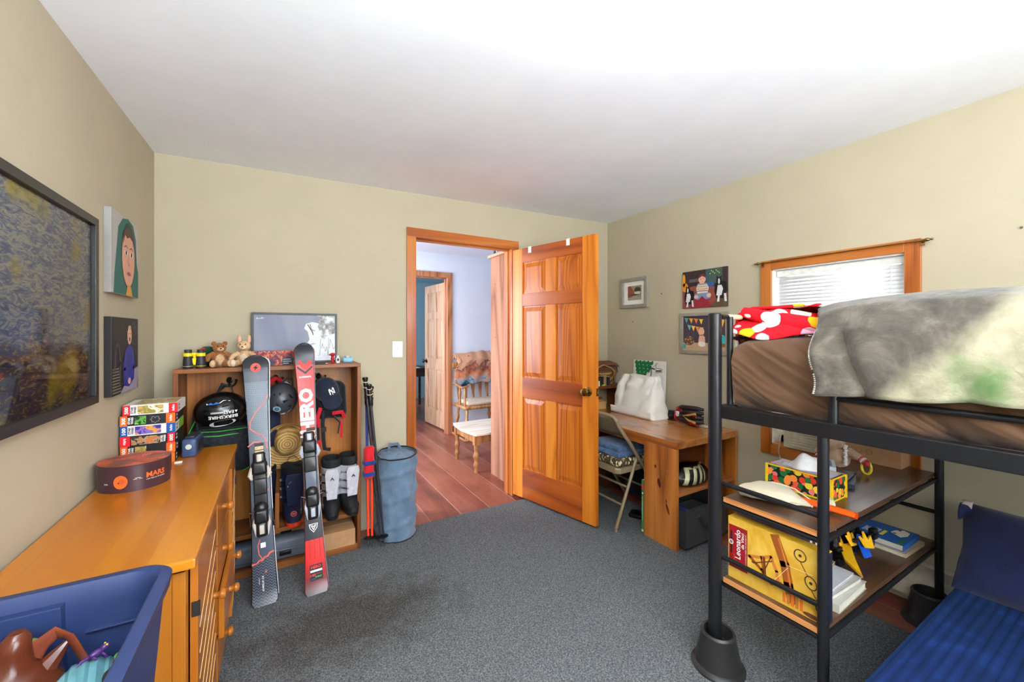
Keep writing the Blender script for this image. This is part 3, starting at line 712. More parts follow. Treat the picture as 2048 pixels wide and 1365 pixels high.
def face2(b):
    z = .0245
    b.rect(.002, .002, .343, .318, C((36,32,34)), None, z)
    for i in range(9): b.rect(.004, .01+i*.012, .11-.004*i, .015+i*.012, C((120,112,100)), None, z+.0003)
    b.stroke([(.03, .1), (.045, .2), (.08, .215), (.10, .13), (.09, .04)], .012, C((70,74,84)), None, z+.0004)
    b.poly([(.10, .002), (.33, .002), (.345, .1), (.26, .09), (.16, .04)], C((150,146,168)), None, z+.0005)
    b.poly([(.14, .03), (.13, .12), (.17, .19), (.215, .205), (.265, .19), (.29, .12), (.28, .05), (.21, .02)], C((44,50,136)), None, z+.0008)
    b.stroke([(.165, .17), (.15, .10), (.20, .05)], .02, C((58,64,156)), None, z+.001); b.stroke([(.262, .17), (.275, .10), (.225, .05)], .02, C((58,64,156)), None, z+.001)
    b.oval(.213, .045, .02, .014, C((216,168,144)), None, z+.0012)
    b.oval(.215, .245, .030, .040, C((222,176,154)), None, z+.0011); b.poly([(.187, .262), (.20, .288), (.23, .289), (.243, .262), (.23, .272), (.20, .272)], C((190,160,120)), None, z+.0013)
    for cx in (.205, .228): b.oval(cx, .253, .004, .003, C((50,36,32)), None, z+.0014)
    b.oval(.216, .228, .009, .010, C((110,40,40)), None, z+.0014)
    rr = random.Random(3)
    for i in range(16): b.rect(*(lambda x, y: (x, y, x+.004, y+.003))(rr.uniform(.12, .34), rr.uniform(.2, .31)), C((190,160,110)), None, z+.0004)
canvas('canvas photo of a laughing child in a blue jacket, hanging below', F((XL, 2.178, 1.115), (0,1,0), (0,0,1)), .345, .322, C((34,30,32)), face2)

# ------------------------------------------------------------------ dresser
wood('maple_top', (150,80,8), (176,100,14), (196,124,28), axis='y', rough=.3, freq=5, scale=3, plank=('x', .052), coat=.35)
wood('maple_front', (146,78,14), (170,98,24), (188,116,38), axis='z', rough=.35, freq=6, coat=.25)
wood('maple_edge', (134,68,14), (166,94,26), (186,116,40), axis='x', rough=.35, freq=6, coat=.25)
DT, DXF = .79, -.205
dr = thing('dresser', 'long honey-coloured wooden dresser along the left wall', 'dresser', (-.385, 1.93, 0))
b = MB(); b.box(XL+.008, 1.302, DT-.026, -.182, 2.55, DT, 'maple_top'); obj('top_board', b, dr, bevel=.005)
b = MB(); b.box(XL+.02, 1.335, .05, DXF-.0305, 1.357, DT-.026, 'maple_front'); b.box(XL+.02, 2.50, .05, DXF-.02, 2.522, DT-.026, 'maple_front')
b.box(XL+.02, 1.335, .05, XL+.03, 2.522, DT-.026, 'maple_front'); b.box(XL+.02, 1.335, .05, DXF-.02, 2.522, .07, 'maple_front')
b.box(DXF-.03, 1.335, .05, DXF-.002, 1.375, DT-.026, 'maple_front'); b.box(DXF-.03, 1.765, .05, DXF-.002, 1.79, DT-.026, 'maple_front'); b.box(DXF-.03, 2.175, .05, DXF-.002, 2.20, DT-.026, 'maple_front'); b.box(DXF-.03, 2.49, .05, DXF-.002, 2.522, DT-.026, 'maple_front')
b.box(DXF-.03, 1.335, DT-.045, DXF-.002, 2.522, DT-.026, 'maple_front'); obj('body', b, dr, bevel=.002)
b = MB()
for y in (1.345, 2.475):
    for x in (XL+.03, DXF-.06): b.box(x, y, 0, x+.05, y+.045, .05, 'maple_front')
obj('foot_block', b, dr) if False else None
for y in (1.345, 2.47):
    for x in (XL+.03, DXF-.06):
        b = MB(); b.box(x, y, .0125, x+.05, y+.045, .05, 'maple_front'); obj('foot', b, dr)
def knob(M, parent, r=.017):
    b = MB(M); b.lathe([(.011, 0), (.009, .01), (.011, .014), (r, .02), (r, .027), (r*.7, .033), (.0001, .035)], 'maple_front', n=20); return obj('knob', b, parent)
def ddoor(y0, y1, knoby, kz, hinge_y, ajar, grooves=True):
    """door lying in plane x = DXF, facing +x"""
    w = y1-y0; M = TR(DXF, hinge_y, 0, ajar)
    # local y measured from hinge
    a, c = y0-hinge_y, y1-hinge_y
    b = MB(M); b.box(0, a, .09, .018, c, DT-.032, 'maple_front')
    d = obj('door', b, dr, bevel=.002)
    g = MB(M); 
    yy0, yy1 = a+.03, c-.03
    n = 13
    for i in range(n):       # diagonal grooves
        zz = .12+i*.072
        p0 = (yy0, zz); p1 = (yy1, zz+.13 if hinge_y == y0 else zz+.13)
        if p1[1] > DT-.06: continue
        g.box(0, -.002, -.002, .0012, math.hypot(p1[0]-p0[0], p1[1]-p0[1]), .002, C((240,190,120)), Matrix.Translation((.0178, p0[0], p0[1])) @ Matrix.Rotation(math.atan2(p1[1]-p0[1], p1[0]-p0[0]), 4, 'X'))
    obj('groove_lines', g, d)
    knob(M @ F((.018, knoby-hinge_y, kz), (0,1,0), (0,0,1)), d)
    for zz in (.22, .62):
        h = MB(M); h.box(.004, a-.003 if hinge_y == y0 else c-.001, zz-.02, .0205, a+.0 if hinge_y == y0 else c+.003, zz+.02, C((40,34,30))); h.tube([(.02, (a if hinge_y == y0 else c), zz-.02), (.02, (a if hinge_y == y0 else c), zz+.02)], .003, C((40,34,30))); obj('hinge', h, d)
    return d
ddoor(1.378, 1.762, 1.70, .472, 1.378, 0)
ddoor(2.203, 2.487, 2.235, .347, 2.487, .035)
zs = [(.09, .255), (.26, .425), (.43, .595), (.60, DT-.032)]
for i, (z0, z1) in enumerate(zs):
    out = .02 if i == 1 else 0
    b = MB(); b.box(DXF+out, 1.793, z0, DXF+.018+out, 2.172, z1, 'maple_front'); b.box(DXF-.25+out, 1.80, z0+.01, DXF-.0+out, 2.165, z1-.02, 'maple_edge')
    d = obj('drawer', b, dr, bevel=.002)
    knob(F((DXF+.018+out, 1.965, (z0+z1)/2), (0,1,0), (0,0,1)), d)
# ------------------------------------------------------------------ blue storage tote and its toys
plain('tote_blue', (38,52,92), .38, 0, .03, 12, .02)
def tote(b, M, x0, x1, y0, y1, z0, z1, th=.004, fl=.035, r=.05, rim=True, m='tote_blue'):
    def ring(ix, z, rr, n=8):
        X0, X1, Y0, Y1 = x0+ix, x1-ix, y0+ix, y1-ix; pts = []
        for cx, cy, a0 in ((X1-rr, Y1-rr, 0), (X0+rr, Y1-rr, PI/2), (X0+rr, Y0+rr, PI), (X1-rr, Y0+rr, 1.5*PI)):
            for i in range(n+1): a = a0+PI/2*i/n; pts.append((cx+rr*math.cos(a), cy+rr*math.sin(a), z))
        return pts
    seq = [(fl, z0, r), (fl*.15+.004, z1-.05, r), (.012, z1-.035, r), (0, z1-.03, r+.004), (-.004, z1-.004, r+.006), (0, z1, r+.006), (.016, z1, r), (.020, z1-.006, r), (.022+th, z1-.045, r), (fl+th, z0+th, r)]
    rings = [ring(*q) for q in seq]; n = len(rings[0]); vs = [p for q in rings for p in q]
    fs = [(j*n+i, j*n+(i+1) % n, (j+1)*n+(i+1) % n, (j+1)*n+i) for j in range(len(rings)-1) for i in range(n)]
    fs.append(tuple(reversed(range(n)))); fs.append(tuple((len(rings)-1)*n+i for i in range(n)))
    b.add(vs, fs, m, True, M)
TMx = TR(-.193, 1.130, 0, -.01)
bt = thing('storage_tote', 'open blue plastic storage tote filled with toys, in front of the dresser', 'storage bin', TMx)
b = MB(TMx); tote(b, None, -.372, 0, -.62, 0, .47, .875); obj('tub', b, bt, ang=50)
b = MB(TMx)     # raised pads on the far inner wall and ribs
for (x0, x1, z0, z1) in ((-.31, -.15, .60, .85),):
    b.ext([(x0, z0), (x1, z0), (x1-.012, z1), (x0+.012, z1)], -.01, .012, 'tote_blue', F((0, -.064, 0), (1,0,0), (0,0.04,1)))
b.box(-.13, -.040, .785, -.035, -.026, .789, 'tote_blue')
obj('moulded_panel', b, bt, bevel=.006)
b = MB(TMx); tote(b, None, -.37, 0, -.62, 0, .013, .43); b.rbox(-.375, -.63, .425, .005, .01, .462, .015, 'tote_blue')
one('closed_tote', 'closed blue plastic tote carrying the open toy tote', 'storage bin', b, ang=50)
def toy_local(x, y): p = TMx @ V((x, y, 0)); return p.x, p.y
# toys: brown fox-like plastic body with strap handle, green pieces, purple lizard, teal scoop, black ball
plain('toy_brown', (84,38,22), .22, 0, .05, 20); plain('toy_rust', (126,60,38), .3); plain('toy_green', (30,140,30), .3); plain('toy_lime', (190,226,30), .35)
plain('toy_olive', (112,122,34), .35); plain('toy_purple', (76,40,106), .3); plain('toy_teal', (92,140,148), .3)
fillm = voro('toy_pile', [(40,60,110), (60,90,140), (90,120,50), (120,60,40), (30,34,44)], 22, .5)
b = MB(TMx); b.grid(lambda u, w: (-.34+.31*u, -.58+.53*w, .725+.03*nz(u*5, w*6)), 24, 30, 'toy_pile'); b.box(-.335, -.575, .475, -.04, -.055, .70, 'toy_pile')
one('toy_heap', 'jumble of small plastic toys filling the bottom of the blue tote', 'toys', b, kind='stuff')
def at_px(px, py, z):     # pixel ray -> height z, used once to seat the toys
    f = 803; A = math.atan(469/803); s, c = math.sin(A), math.cos(A)
    u = (px-1024)/f; v = (667-py)/f; d = (z-1.37)/v
    return V((d*(s+u*c), d*(c-u*s), z))
# brown vessel-like toy
p = V((-.385, 1.015, .56))
b = MB(TR(p.x, p.y, .155, .3))
b.loft([(0, 0, .55, .05, .045), (0, 0, .58, .062, .05), (-.004, 0, .615, .058, .046), (-.006, 0, .635, .040, .034), (-.004, 0, .65, .026, .024), (-.002, 0, .675, .021, .02), (0, 0, .695, .019, .018), (.002, 0, .705, .010, .010)], 'toy_brown', n=20)
b.tube([(-.03, 0, .62), (-.075, -.012, .612), (-.115, -.02, .60)], [.028, .016, .004], 'toy_brown', 10)
b.tube([(.03, 0, .62), (.05, .01, .64), (.062, .01, .655)], [.02, .01, .003], 'toy_brown', 8)
o1 = thing('plastic_toy', 'shiny brown plastic toy with a bent strap handle, standing up in the tote', 'toy', TR(p.x, p.y, .67, .3))
obj('body', b, o1)
b = MB(TR(p.x, p.y, .12, .3) @ Matrix.Diagonal((.8,.8,1,1))); b.tube([(.012, .0, .665), (.035, .01, .70), (.058, .01, .712), (.078, .0, .70), (.10, 0, .65), (.125, 0, .60), (.122, 0, .565), (.11, 0, .54)], .017, 'toy_rust', 10, sec=(.25, 1)); obj('strap_handle', b, o1)
q = V((-.470, 1.025, .56)); b = MB(TR(q.x, q.y, .135, .1)); b.rbox(-.05, -.02, .55, .045, .02, .70, .018, 'toy_green'); b.ell((.03, -.022, .68), (.012, .008, .016), 'card_white')
one('green_toy_case', 'bright green plastic toy with a white catch at the tote left', 'toy', b)
q = V((-.435, 1.065, .56)); b = MB(TR(q.x, q.y, .125, .05)); b.rbox(-.05, -.01, .54, .06, .012, .67, .011, 'toy_olive', fn=lambda p: p+V((0, 0, .02*math.sin(p.x*30))))
one('olive_toy_panel', 'olive plastic toy panel behind the brown toy', 'toy', b)
q = V((-.45, .94, .55)); b = MB(TR(q.x, q.y, .15, .4))
leaf = [(0, 0), (.03, .02), (.06, .07), (.03, .06), (.045, .11), (.012, .085), (.0, .13), (-.02, .08), (-.05, .09), (-.04, .04)]
b.ext(leaf, -.004, .004, 'toy_lime', F((0, 0, .54), (1,0,0), (0,.3,1))); one('lime_toy_leaf', 'lime green jagged plastic leaf toy at the tote left edge', 'toy', b, bevel=.002)
q = at_px(193, 1308, .775)
b = MB(TR(q.x, q.y, q.z, .6) @ Matrix.Diagonal((.55,.55,.6,1))); b.ell((0, 0, 0), (.020, .011, .011), 'toy_purple'); b.ell((.022, 0, .008), (.013, .010, .009), 'toy_purple'); b.tube([(-.018, 0, 0), (-.035, .006, -.006), (-.05, .0, -.012)], [.007, .004, .001], 'toy_purple', 8)
for sx in (-.01, .012):
    for sy in (-1, 1): b.tube([(sx, sy*.008, -.004), (sx+.004, sy*.018, -.008), (sx+.008, sy*.018, -.018)], .0035, 'toy_purple', 6)
for sy in (-1, 1): b.ell((.024, sy*.007, .015), .003, C((230,200,60)))
b.tube([(0,0,-.015),(0,0,-.08)], .008, 'toy_purple')
one('toy_lizard', 'small purple lizard toy perched on the teal scoop in the tote', 'toy', b)
q = at_px(190, 1345, .745)
b = MB(TR(q.x-.012, q.y-.01, q.z-.005, .2)); b.grid(lambda u, w: ((u-.5)*.105, (w-.5)*.10, .03-.10*(u-.5)**2*4*.3-.05*(w-.5)**2*4*.5+.003*math.sin(u*40)), 22, 14, 'toy_teal'); o = one('toy_scoop', 'pale teal ribbed plastic scoop toy in the tote', 'toy', b, solid=.004)
q = at_px(246, 1340, .75)
b = MB(TR(q.x-.01, q.y, q.z-.02)); b.ell((0, 0, 0), (.026, .026, .03), C((40,36,34), .6)); one('black_toy_ball', 'dark rubber ball toy against the tote right wall', 'toy', b)
q = at_px(238, 1312, .765)
b = MB(TR(q.x, q.y, q.z-.01)); b.ell((0, 0, 0), (.009, .009, .008), C((150,50,36))); b.ell((0, 0, .01), (.007, .007, .006), C((90,140,40))); b.tube([(0,0,-.005),(0,0,-.05)], .006, C((40,110,120))); one('toy_berry', 'tiny red and green knob toy beside the purple lizard', 'toy', b)
# ------------------------------------------------------------------ things on the dresser
# round puzzle tin
mx, my, R_ = -.474, 2.072, .107
mt = thing('puzzle_box', 'round dark box printed MARS with an orange planet on its lid', 'box', (mx, my, DT))
blotch('mars_top', [(.2, (60,36,38)), (.42, (120,60,44)), (.52, (196,78,40)), (.62, (214,92,48)), (.75, (110,60,50))], 11, 4, .35, .6, 'LINEAR')
plain('mars_side', (66,40,46), .3)
b = MB(); b.lathe([(R_-.003, DT), (R_-.002, DT+.06)], 'mars_side', TR(mx, my, 0), n=64); obj('base', b, mt)
b = MB(); b.lathe([(R_, DT+.035), (R_, DT+.094), (R_-.002, DT+.096), (.0001, DT+.096)], 'mars_side', TR(mx, my, 0), n=64)
b.oval(0, 0, R_-.002, R_-.002, 'mars_top', TR(mx, my, DT+.096), .0004, 64)
for k in range(3): b.stroke([(.05+.010*k, .018), (.062+.010*k, .045)], .0018, 'card_white', TR(mx-.03, my, DT+.096, .3), .0008)
# print round the side
def cyl(px0):
    def fn(x, y, z):
        a = px0+x/R_
        return (mx+(R_+.0006)*math.cos(a), my+(R_+.0006)*math.sin(a), DT+y)
    return fn
org = C((232,98,40), .4)
a0 = math.atan2(-my, -mx)   # direction towards the middle of the room front
fn = cyl(-1.35)
b.text('MARS', .062, .052, .020, org, None, 0, w=.062, bold=.03, fn=fn)
b.text('100 PIECE PUZZLE', .062, .036, .004, 'card_white', None, 0, w=.062, fn=fn)
b.oval(-.040, .040, .020, .024, org, None, 0, 28, 0, fn); b.oval(-.036, .042, .008, .010, C((200,78,36)), None, 0, 14, 0, lambda x, y, z: tuple(V(cyl(-1.35)(x, y, z))+V((0, -.0006, 0))))
b.text('NASA', -.085, .035, .005, 'card_white', None, 0, w=.014, bold=.02, fn=fn)
b.stroke
for (xa, xb, yy) in ((-.005, .02, .044), (-.0, .015, .048)): b.poly([(xa, yy), (xb, yy), (xb, yy+.001), (xa, yy+.001)], 'card_white', None, 0, fn)
obj('lid', b, mt)
# six puzzle boxes
PXB = [('bottom of the stack, orange corner mostly behind the round box', (236,104,34), (40,38,40), '300', 6), ('orange 300 panel, fifth down in the stack', (236,104,34), (44,42,46), '300', 5), ('red 500 panel at its right end and a brown crowd picture', (222,30,44), (40,36,34), '500', 4), ('blue 100 panel and a white spine', (24,84,156), (236,232,228), '100', 3), ('orange 300 panel and a jigsaw outline on black', (240,104,30), (38,36,38), '300', 2), ('red 500 panel and white lid, topmost of the stack', (222,30,44), (238,236,232), '500', 1)]
blotch('jigsaw_art_a', [(.3, (200,160,90)), (.45, (150,140,60)), (.55, (230,214,190)), (.7, (110,60,50))], 30, 2, .4, 1)
blotch('jigsaw_art_b', [(.3, (30,60,40)), (.45, (90,160,60)), (.6, (150,210,90)), (.7, (170,60,110))], 30, 2, .4, 1)
blotch('jigsaw_art_c', [(.3, (60,50,130)), (.45, (130,100,180)), (.55, (220,150,60)), (.7, (160,80,90))], 30, 2, .4, 1)
blotch('jigsaw_art_d', [(.3, (60,50,40)), (.45, (160,140,110)), (.55, (190,110,60)), (.7, (90,90,60))], 40, 2, .4, 1)
arts = ['jigsaw_art_d', 'jigsaw_art_a', 'jigsaw_art_d', 'jigsaw_art_c', 'jigsaw_art_b', 'jigsaw_art_a']
zz = DT; rr = random.Random(5)
offs = [(-.006, .0), (-.004, .004), (-.006, 0), (-.004, .002), (-.004, .0), (.012, .004)]
for i, (lab, acc, bod, num, _) in enumerate(PXB):
    hgt = .0445; w_, d_ = .185, .19
    Mx = TR(XL+.005+w_/2+.0+offs[i][0]*.5+.004, 2.335+d_/2+offs[i][1], zz, rr.uniform(-.015, .015))
    t = thing('jigsaw_box', 'jigsaw puzzle box with '+lab, 'puzzle box', Mx, 'jigsaw puzzle boxes on the dresser')
    b = MB(Mx); bm_ = C(bod, .35)
    b.box(-w_/2, -d_/2, 0, w_/2, d_/2, hgt-.001, bm_)
    Fm = F((-w_/2, -d_/2, 0), (1,0,0), (0,0,1))
    flip = (i == 2)
    a0_, a1_ = (w_-.026, w_) if flip else (0, .024)
    b.rect(a0_, 0, a1_, hgt-.001, C(acc, .35), Fm); b.text(num, (a0_+a1_)/2, hgt/2, .013, 'card_white', Fm, .0014, w=.030, rot=PI/2 if not flip else -PI/2, bold=.03)
    e0, e1 = (0, .034) if flip else (w_-.032, w_)
    b.rect(e0, 0, e1, hgt-.001, C(acc, .35), Fm); b.text('Buffalo', (e0+e1)/2, hgt/2, .009, 'card_white', Fm, .0014, w=.028, rot=PI/2 if not flip else -PI/2, bold=.02)
    ink = C((30,28,28)) if sum(bod) > 500 else 'card_white'
    sx = (w_-.042) if flip else .034
    b.text('STAR', sx-.004, hgt/2, .008, ink, Fm, .0014, w=.03, rot=PI/2, bold=.04); b.text('WARS', sx+.006, hgt/2, .008, ink, Fm, .0014, w=.03, rot=PI/2, bold=.04)
    b.rect(.048 if not flip else .038, .004, .135 if num != '300' else .085, hgt-.005, arts[i], Fm, .0008)
    if i == 4:
        J = [(0, 0), (.004, .0), (.006, -.003), (.008, 0), (.012, 0), (.012, .004), (.015, .006), (.012, .008), (.012, .012), (.008, .012), (.006, .009), (.004, .012), (0, .012), (0, .008), (-.003, .006), (0, .004), (0, 0)]
        b.stroke([(.105+x*1.9, .010+y*1.9) for x, y in J], .0008, C((200,200,200)), Fm, .0009)
    Fs = F((w_/2, -d_/2, 0), (0,1,0), (0,0,1))
    b.text('STAR', .028, hgt/2+.008, .010, ink, Fs, .0014, w=.03, bold=.04); b.text('WARS', .028, hgt/2-.008, .010, ink, Fs, .0014, w=.03, bold=.04)
    if i == 3: b.rect(.08, 0, d_, hgt-.001, C((130,180,40)), Fs)
    b.rect(-w_/2+.03, -d_/2+.02, w_/2-.01, d_/2-.02, arts[i], Matrix.Translation((0, 0, hgt-.001)), .0005)
    obj('lid', b, t)
    zz += hgt
# blue radio
plain('radio_blue', (58,76,112), .45); plain('radio_dark', (36,40,50), .5)
Mx = TR(-.352, 2.445, DT, -.08)
rd = thing('work_lamp', 'small blue and black square work light with a round lens', 'lamp', Mx)
b = MB(Mx); b.rbox(-.028, -.07, 0, .028, .07, .085, .01, 'radio_blue'); obj('housing', b, rd)
b = MB(Mx); b.rbox(-.019, -.055, .084, .019, .06, .096, .005, 'radio_dark'); b.rbox(.0275, -.05, .02, .031, .05, .07, .003, 'radio_dark'); obj('dark_panel', b, rd)
b = MB(Mx); b.lathe([(.012, 0), (.012, .003), (.009, .004), (.0001, .004)], C((190,196,180), .2), F((0, -.0705, .05), (1,0,0), (0,0,1)), n=20); obj('lens', b, rd)
b = MB(TR(-.385, 2.305, DT)); b.rbox(-.012, -.01, 0, .016, .008, .006, .002, 'card_white', fn=lambda p: p+V((0, 0, .002*nz(p.x, p.y, 0, 200)))); one('crumpled_tissue', 'scrap of white paper by the work light', 'paper', b)
# ================================================================== BOOKCASE AGAINST THE BACK WALL
wood('walnut_z', (62,30,12), (118,64,26), (156,92,40), axis='z', rough=.42, freq=12)
wood('walnut_x', (70,34,14), (124,70,30), (158,96,46), axis='x', rough=.42, freq=12)
wood('walnut_back', (92,48,16), (164,98,38), (200,130,60), axis='z', rough=.42, freq=9, scale=2.4)
BX0, BX1, BY0, BY1, BT = -.467, .455, 2.67, 2.925, 1.18
bc = thing('bookcase', 'brown stained wooden cubby bookcase with hooks, against the back wall', 'bookcase', ((BX0+BX1)/2, 2.8, 0))
b = MB(); b.box(BX0, BY0, BT-.022, BX1, BY1, BT, 'walnut_x'); obj('top_board', b, bc, bevel=.003)
for x in (BX0, BX1-.022):
    b = MB(); b.box(x, BY0, .0125, x+.022, BY1, BT-.022, 'walnut_z'); obj('side_panel', b, bc, bevel=.003)
b = MB(); b.box(BX0+.022, BY1-.01, 0, BX1-.022, BY1, BT-.022, 'walnut_back'); obj('back_panel', b, bc)
b = MB(); b.box(BX0+.022, BY0, .225, BX1-.022, BY1-.01, .247, 'walnut_x'); obj('shelf', b, bc, bevel=.002)
b = MB(); b.box(BX0+.022, BY0, .0125, BX1-.022, BY1-.01, .05, 'walnut_x'); obj('bottom_board', b, bc, bevel=.002)
b = MB(); b.box(-.012, BY0+.003, .247, .008, BY0+.06, .45, 'walnut_z'); obj('divider', b, bc, bevel=.002)
b = MB(); b.box(.20, BY0+.003, .05, .218, BY1-.01, .225, 'walnut_z'); obj('lower_divider', b, bc, bevel=.002)
HK = []
for hx_ in (-.245, -.008, .232):
    b = MB(TR(hx_, BY1-.01, 1.09)); b.lathe([(.018, 0), (.018, .004), (.008, .006), (.006, .02)], 'black_metal', F((0, 0, 0), (1,0,0), (0,0,1)), n=16)
    b.ell((0, -.025, .01), .012, 'black_metal'); b.tube([(0, -.01, 0), (.0, -.03, -.02), (.012, -.05, -.035), (.03, -.055, -.02), (.036, -.055, .0)], .0045, 'black_metal', 8); b.tube([(0, -.01, 0), (0, -.035, -.01), (0, -.05, .01), (0, -.052, .02)], .0045, 'black_metal', 8)
    b.ell((.036, -.055, .004), .007, 'black_metal'); obj('coat_hook', b, bc)
# --- items standing on top
# binoculars
bi = thing('binoculars', 'yellow and black toy binoculars standing on the bookcase', 'binoculars', (-.39, 2.74, BT))
yel = C((240,214,20), .35); blk = C((44,44,46), .5)
for x in (-.415, -.36):
    b = MB(TR(x, 2.74, BT)); b.lathe([(.021, 0), (.023, .004), (.023, .012)], yel if 0 else blk); b.lathe([(.0225, .010), (.0228, .014)], yel); b.lathe([(.0225, .014), (.022, .04), (.0195, .068)], blk, cap=False); b.lathe([(.021, .066), (.021, .082), (.018, .084)], yel); b.lathe([(.0165, .084), (.017, .10), (.016, .102), (.010, .102), (.010, .098), (.0001, .098)], blk); obj('barrel', b, bi)
b = MB(TR(-.3875, 2.74, BT)); b.box(-.02, -.008, .03, .02, .008, .055, yel); b.tube([(0, -.001, .02), (0, -.001, .08)], .006, yel); b.box(-.02, -.01, .075, .02, .006, .084, yel); obj('bridge', b, bi)
# plush toys (plain, generic)
cloth('plush_brown', (150,96,52), scale=180, bump=.8, big=30); cloth('plush_tan', (206,170,128), scale=180, bump=.8, big=30); cloth('plush_cream', (226,204,176), scale=180, bump=.8, big=30)
cloth('felt_red', (186,30,46), big=20); cloth('felt_green', (28,70,44), big=20); cloth('felt_blue', (110,160,196), big=20)
def plush(name, label, M, fur, belly, bear):
    t = thing(name, label, 'plush toy', M, 'plush toys on the bookcase')
    b = MB(M); b.ell((0, 0, .045), (.036, .03, .05), fur)
    b.ell((0, -.012, .108 if bear else .118), (.033, .03, .028), fur); obj('body', b, t)
    b = MB(M); b.ell((0, -.014, .042), (.024, .022, .035), belly); obj('belly', b, t)
    b = MB(M); b.ell((0, -.038, .100 if bear else .109), (.016, .012, .011), belly); b.ell((0, -.05, .104 if bear else .113), (.005, .004, .004), blk); obj('muzzle', b, t)
    for s in (-1, 1):
        b = MB(M); b.ell((s*.013, -.040, .118 if bear else .127), .0032, C((10,8,8), .1)); obj('eye', b, t)
        b = MB(M); b.tube([(s*.026, -.006, .075), (s*.05, -.02, .062), (s*.058, -.03, .045)], [.014, .014, .012], fur, 10); b.ell((s*.058, -.03, .045), .013, fur); obj('arm', b, t)
        b = MB(M); b.tube([(s*.02, -.01, .022), (s*.034, -.045, .018), (s*.04, -.065, .018)], [.02, .018, .015], fur, 10); b.ell((s*.04, -.068, .022), (.014, .012, .02), belly); obj('leg', b, t)
        if bear: 
            b = MB(M); b.ell((s*.026, -.008, .132), (.012, .007, .012), fur); obj('ear', b, t)
        else:
            b = MB(M); b.ell((s*.024, -.008, .155), (.010, .005, .026), fur, M=TR(0,0,0,0,0,0)); b.ell((s*.024, -.012, .155), (.006, .003, .019), C((224,170,150))); obj('ear', b, t)
    return t
plush('plush_bear', 'brown plush bear slumped beside the binoculars', TR(-.285, 2.80, BT, .25), 'plush_brown', 'plush_tan', True)
plush('plush_rabbit', 'tan plush rabbit with pale belly leaning against the poster', TR(-.165, 2.79, BT, -.15), 'plush_tan', 'plush_cream', False)
b = MB(TR(-.345, 2.86, BT, .2)); b.rbox(-.03, -.02, 0, .03, .025, .115, .02, 'felt_green'); b.ell((-.022, -.012, .095), .014, 'felt_red'); one('green_pouch', 'dark green felt pouch with red bobble behind the brown bear', 'pouch', b)
# poster leaning on the wall
blotch('poster_sky', [(.3, (112,120,150)), (.5, (138,142,158)), (.7, (160,162,168))], 3, 3, .5, .4, 'LINEAR', (1, 1, .35))
blotch('poster_trees', [(.35, (120,118,112)), (.5, (160,160,158)), (.62, (224,226,232))], 30, 4, .5, .3, 'LINEAR')
MP = F((-.137, 2.895, BT), (1,0,0), (0,.03,1)); pw, ph_ = .478, .318
def poster(b, M):
    z = .0105
    b.rect(.012, .012, pw-.012, ph_-.012, 'poster_sky', None, z)
    rr = random.Random(2)
    b.poly([(.27, .012), (pw-.012, .012), (pw-.012, .20), (.43, .18), (.385, .215), (.365, .255), (.33, .262), (.295, .25), (.285, .22), (.305, .20), (.315, .15), (.29, .10)], C((222,226,234)), None, z+.0003)
    b.poly([(.385, .16), (.40, .15), (.43, .175), (pw-.012, .19), (pw-.012, ph_-.012), (.36, ph_-.012), (.375, .28), (.36, .24), (.375, .2)], 'poster_trees', None, z+.0006)
    b.stroke([(.02, .07), (.12, .065), (.27, .075)], .004, C((160,166,184)), None, z+.0004)
    b.stroke([(.305, .245), (.33, .20)], .006, C((80,76,80)), None, z+.0008); b.stroke([(.318, .248), (.325, .215), (.345, .205)], .004, C((80,76,80)), None, z+.0008); b.stroke([(.33, .205), (.336, .18)], .006, C((80,76,80)), None, z+.0008)
    sig = [(.365, .045), (.375, .05), (.378, .14), (.382, .155)]
    b.stroke(sig, .002, C((50,50,60)), None, z+.001)
    b.stroke([(.383, .09), (.39, .12), (.396, .09)], .002, C((50,50,60)), None, z+.001)
    b.stroke([(.402, .10), (.408, .07), (.416, .10), (.424, .045), (.427, .16)], .002, C((50,50,60)), None, z+.001)
    b.stroke([(.432, .09), (.436, .15), (.448, .12), (.456, .085), (.468, .105)], .002, C((50,50,60)), None, z+.001)
    b.stroke([(.32, .11), (.335, .125), (.35, .12)], .002, C((70,70,80)), None, z+.001); b.stroke([(.318, .12), (.34, .118)], .002, C((70,70,80)), None, z+.001)
    b.stroke([(.025, .277), (.03, .286), (.034, .278), (.042, .282), (.05, .279), (.054, .289), (.058, .279), (.064, .286)], .002, 'card_white', None, z+.001)
framed('signed_poster', 'black-framed snowy skiing poster with marker signatures', MP, pw, ph_, .013, .014, C((50,50,56), .4), 'poster_sky', poster, glassy=False, cat='picture', depth=.0115)
# box with printed picture behind the skis
blotch('toy_box_art', [(.3, (52,40,70)), (.42, (150,34,40)), (.52, (214,120,60)), (.6, (70,76,120)), (.72, (180,70,60))], 26, 2, .35, 1)
b = MB(TR(.02, 2.79, BT, .0)); b.box(-.15, -.03, 0, .14, .03, .085, 'toy_box_art'); Fq = F((-.15, -.03, 0), (1,0,0), (0,0,1))
b.rect(.155, .002, .215, .045, C((34,40,48)), Fq)
for k in range(3): b.text(['Brixels inside', 'build and play', 'ages 8 and up'][k] if False else 'X'*1, .16, 0, .001, 'card_white', Fq) if False else b.rect(.159, .008+.012*k, .159+[.03, .045, .04][k], .013+.012*k, C((170,180,186)), Fq, .0012)
one('toy_set_box', 'long red and blue printed toy box lying behind the ski tips', 'box', b, bevel=.001)
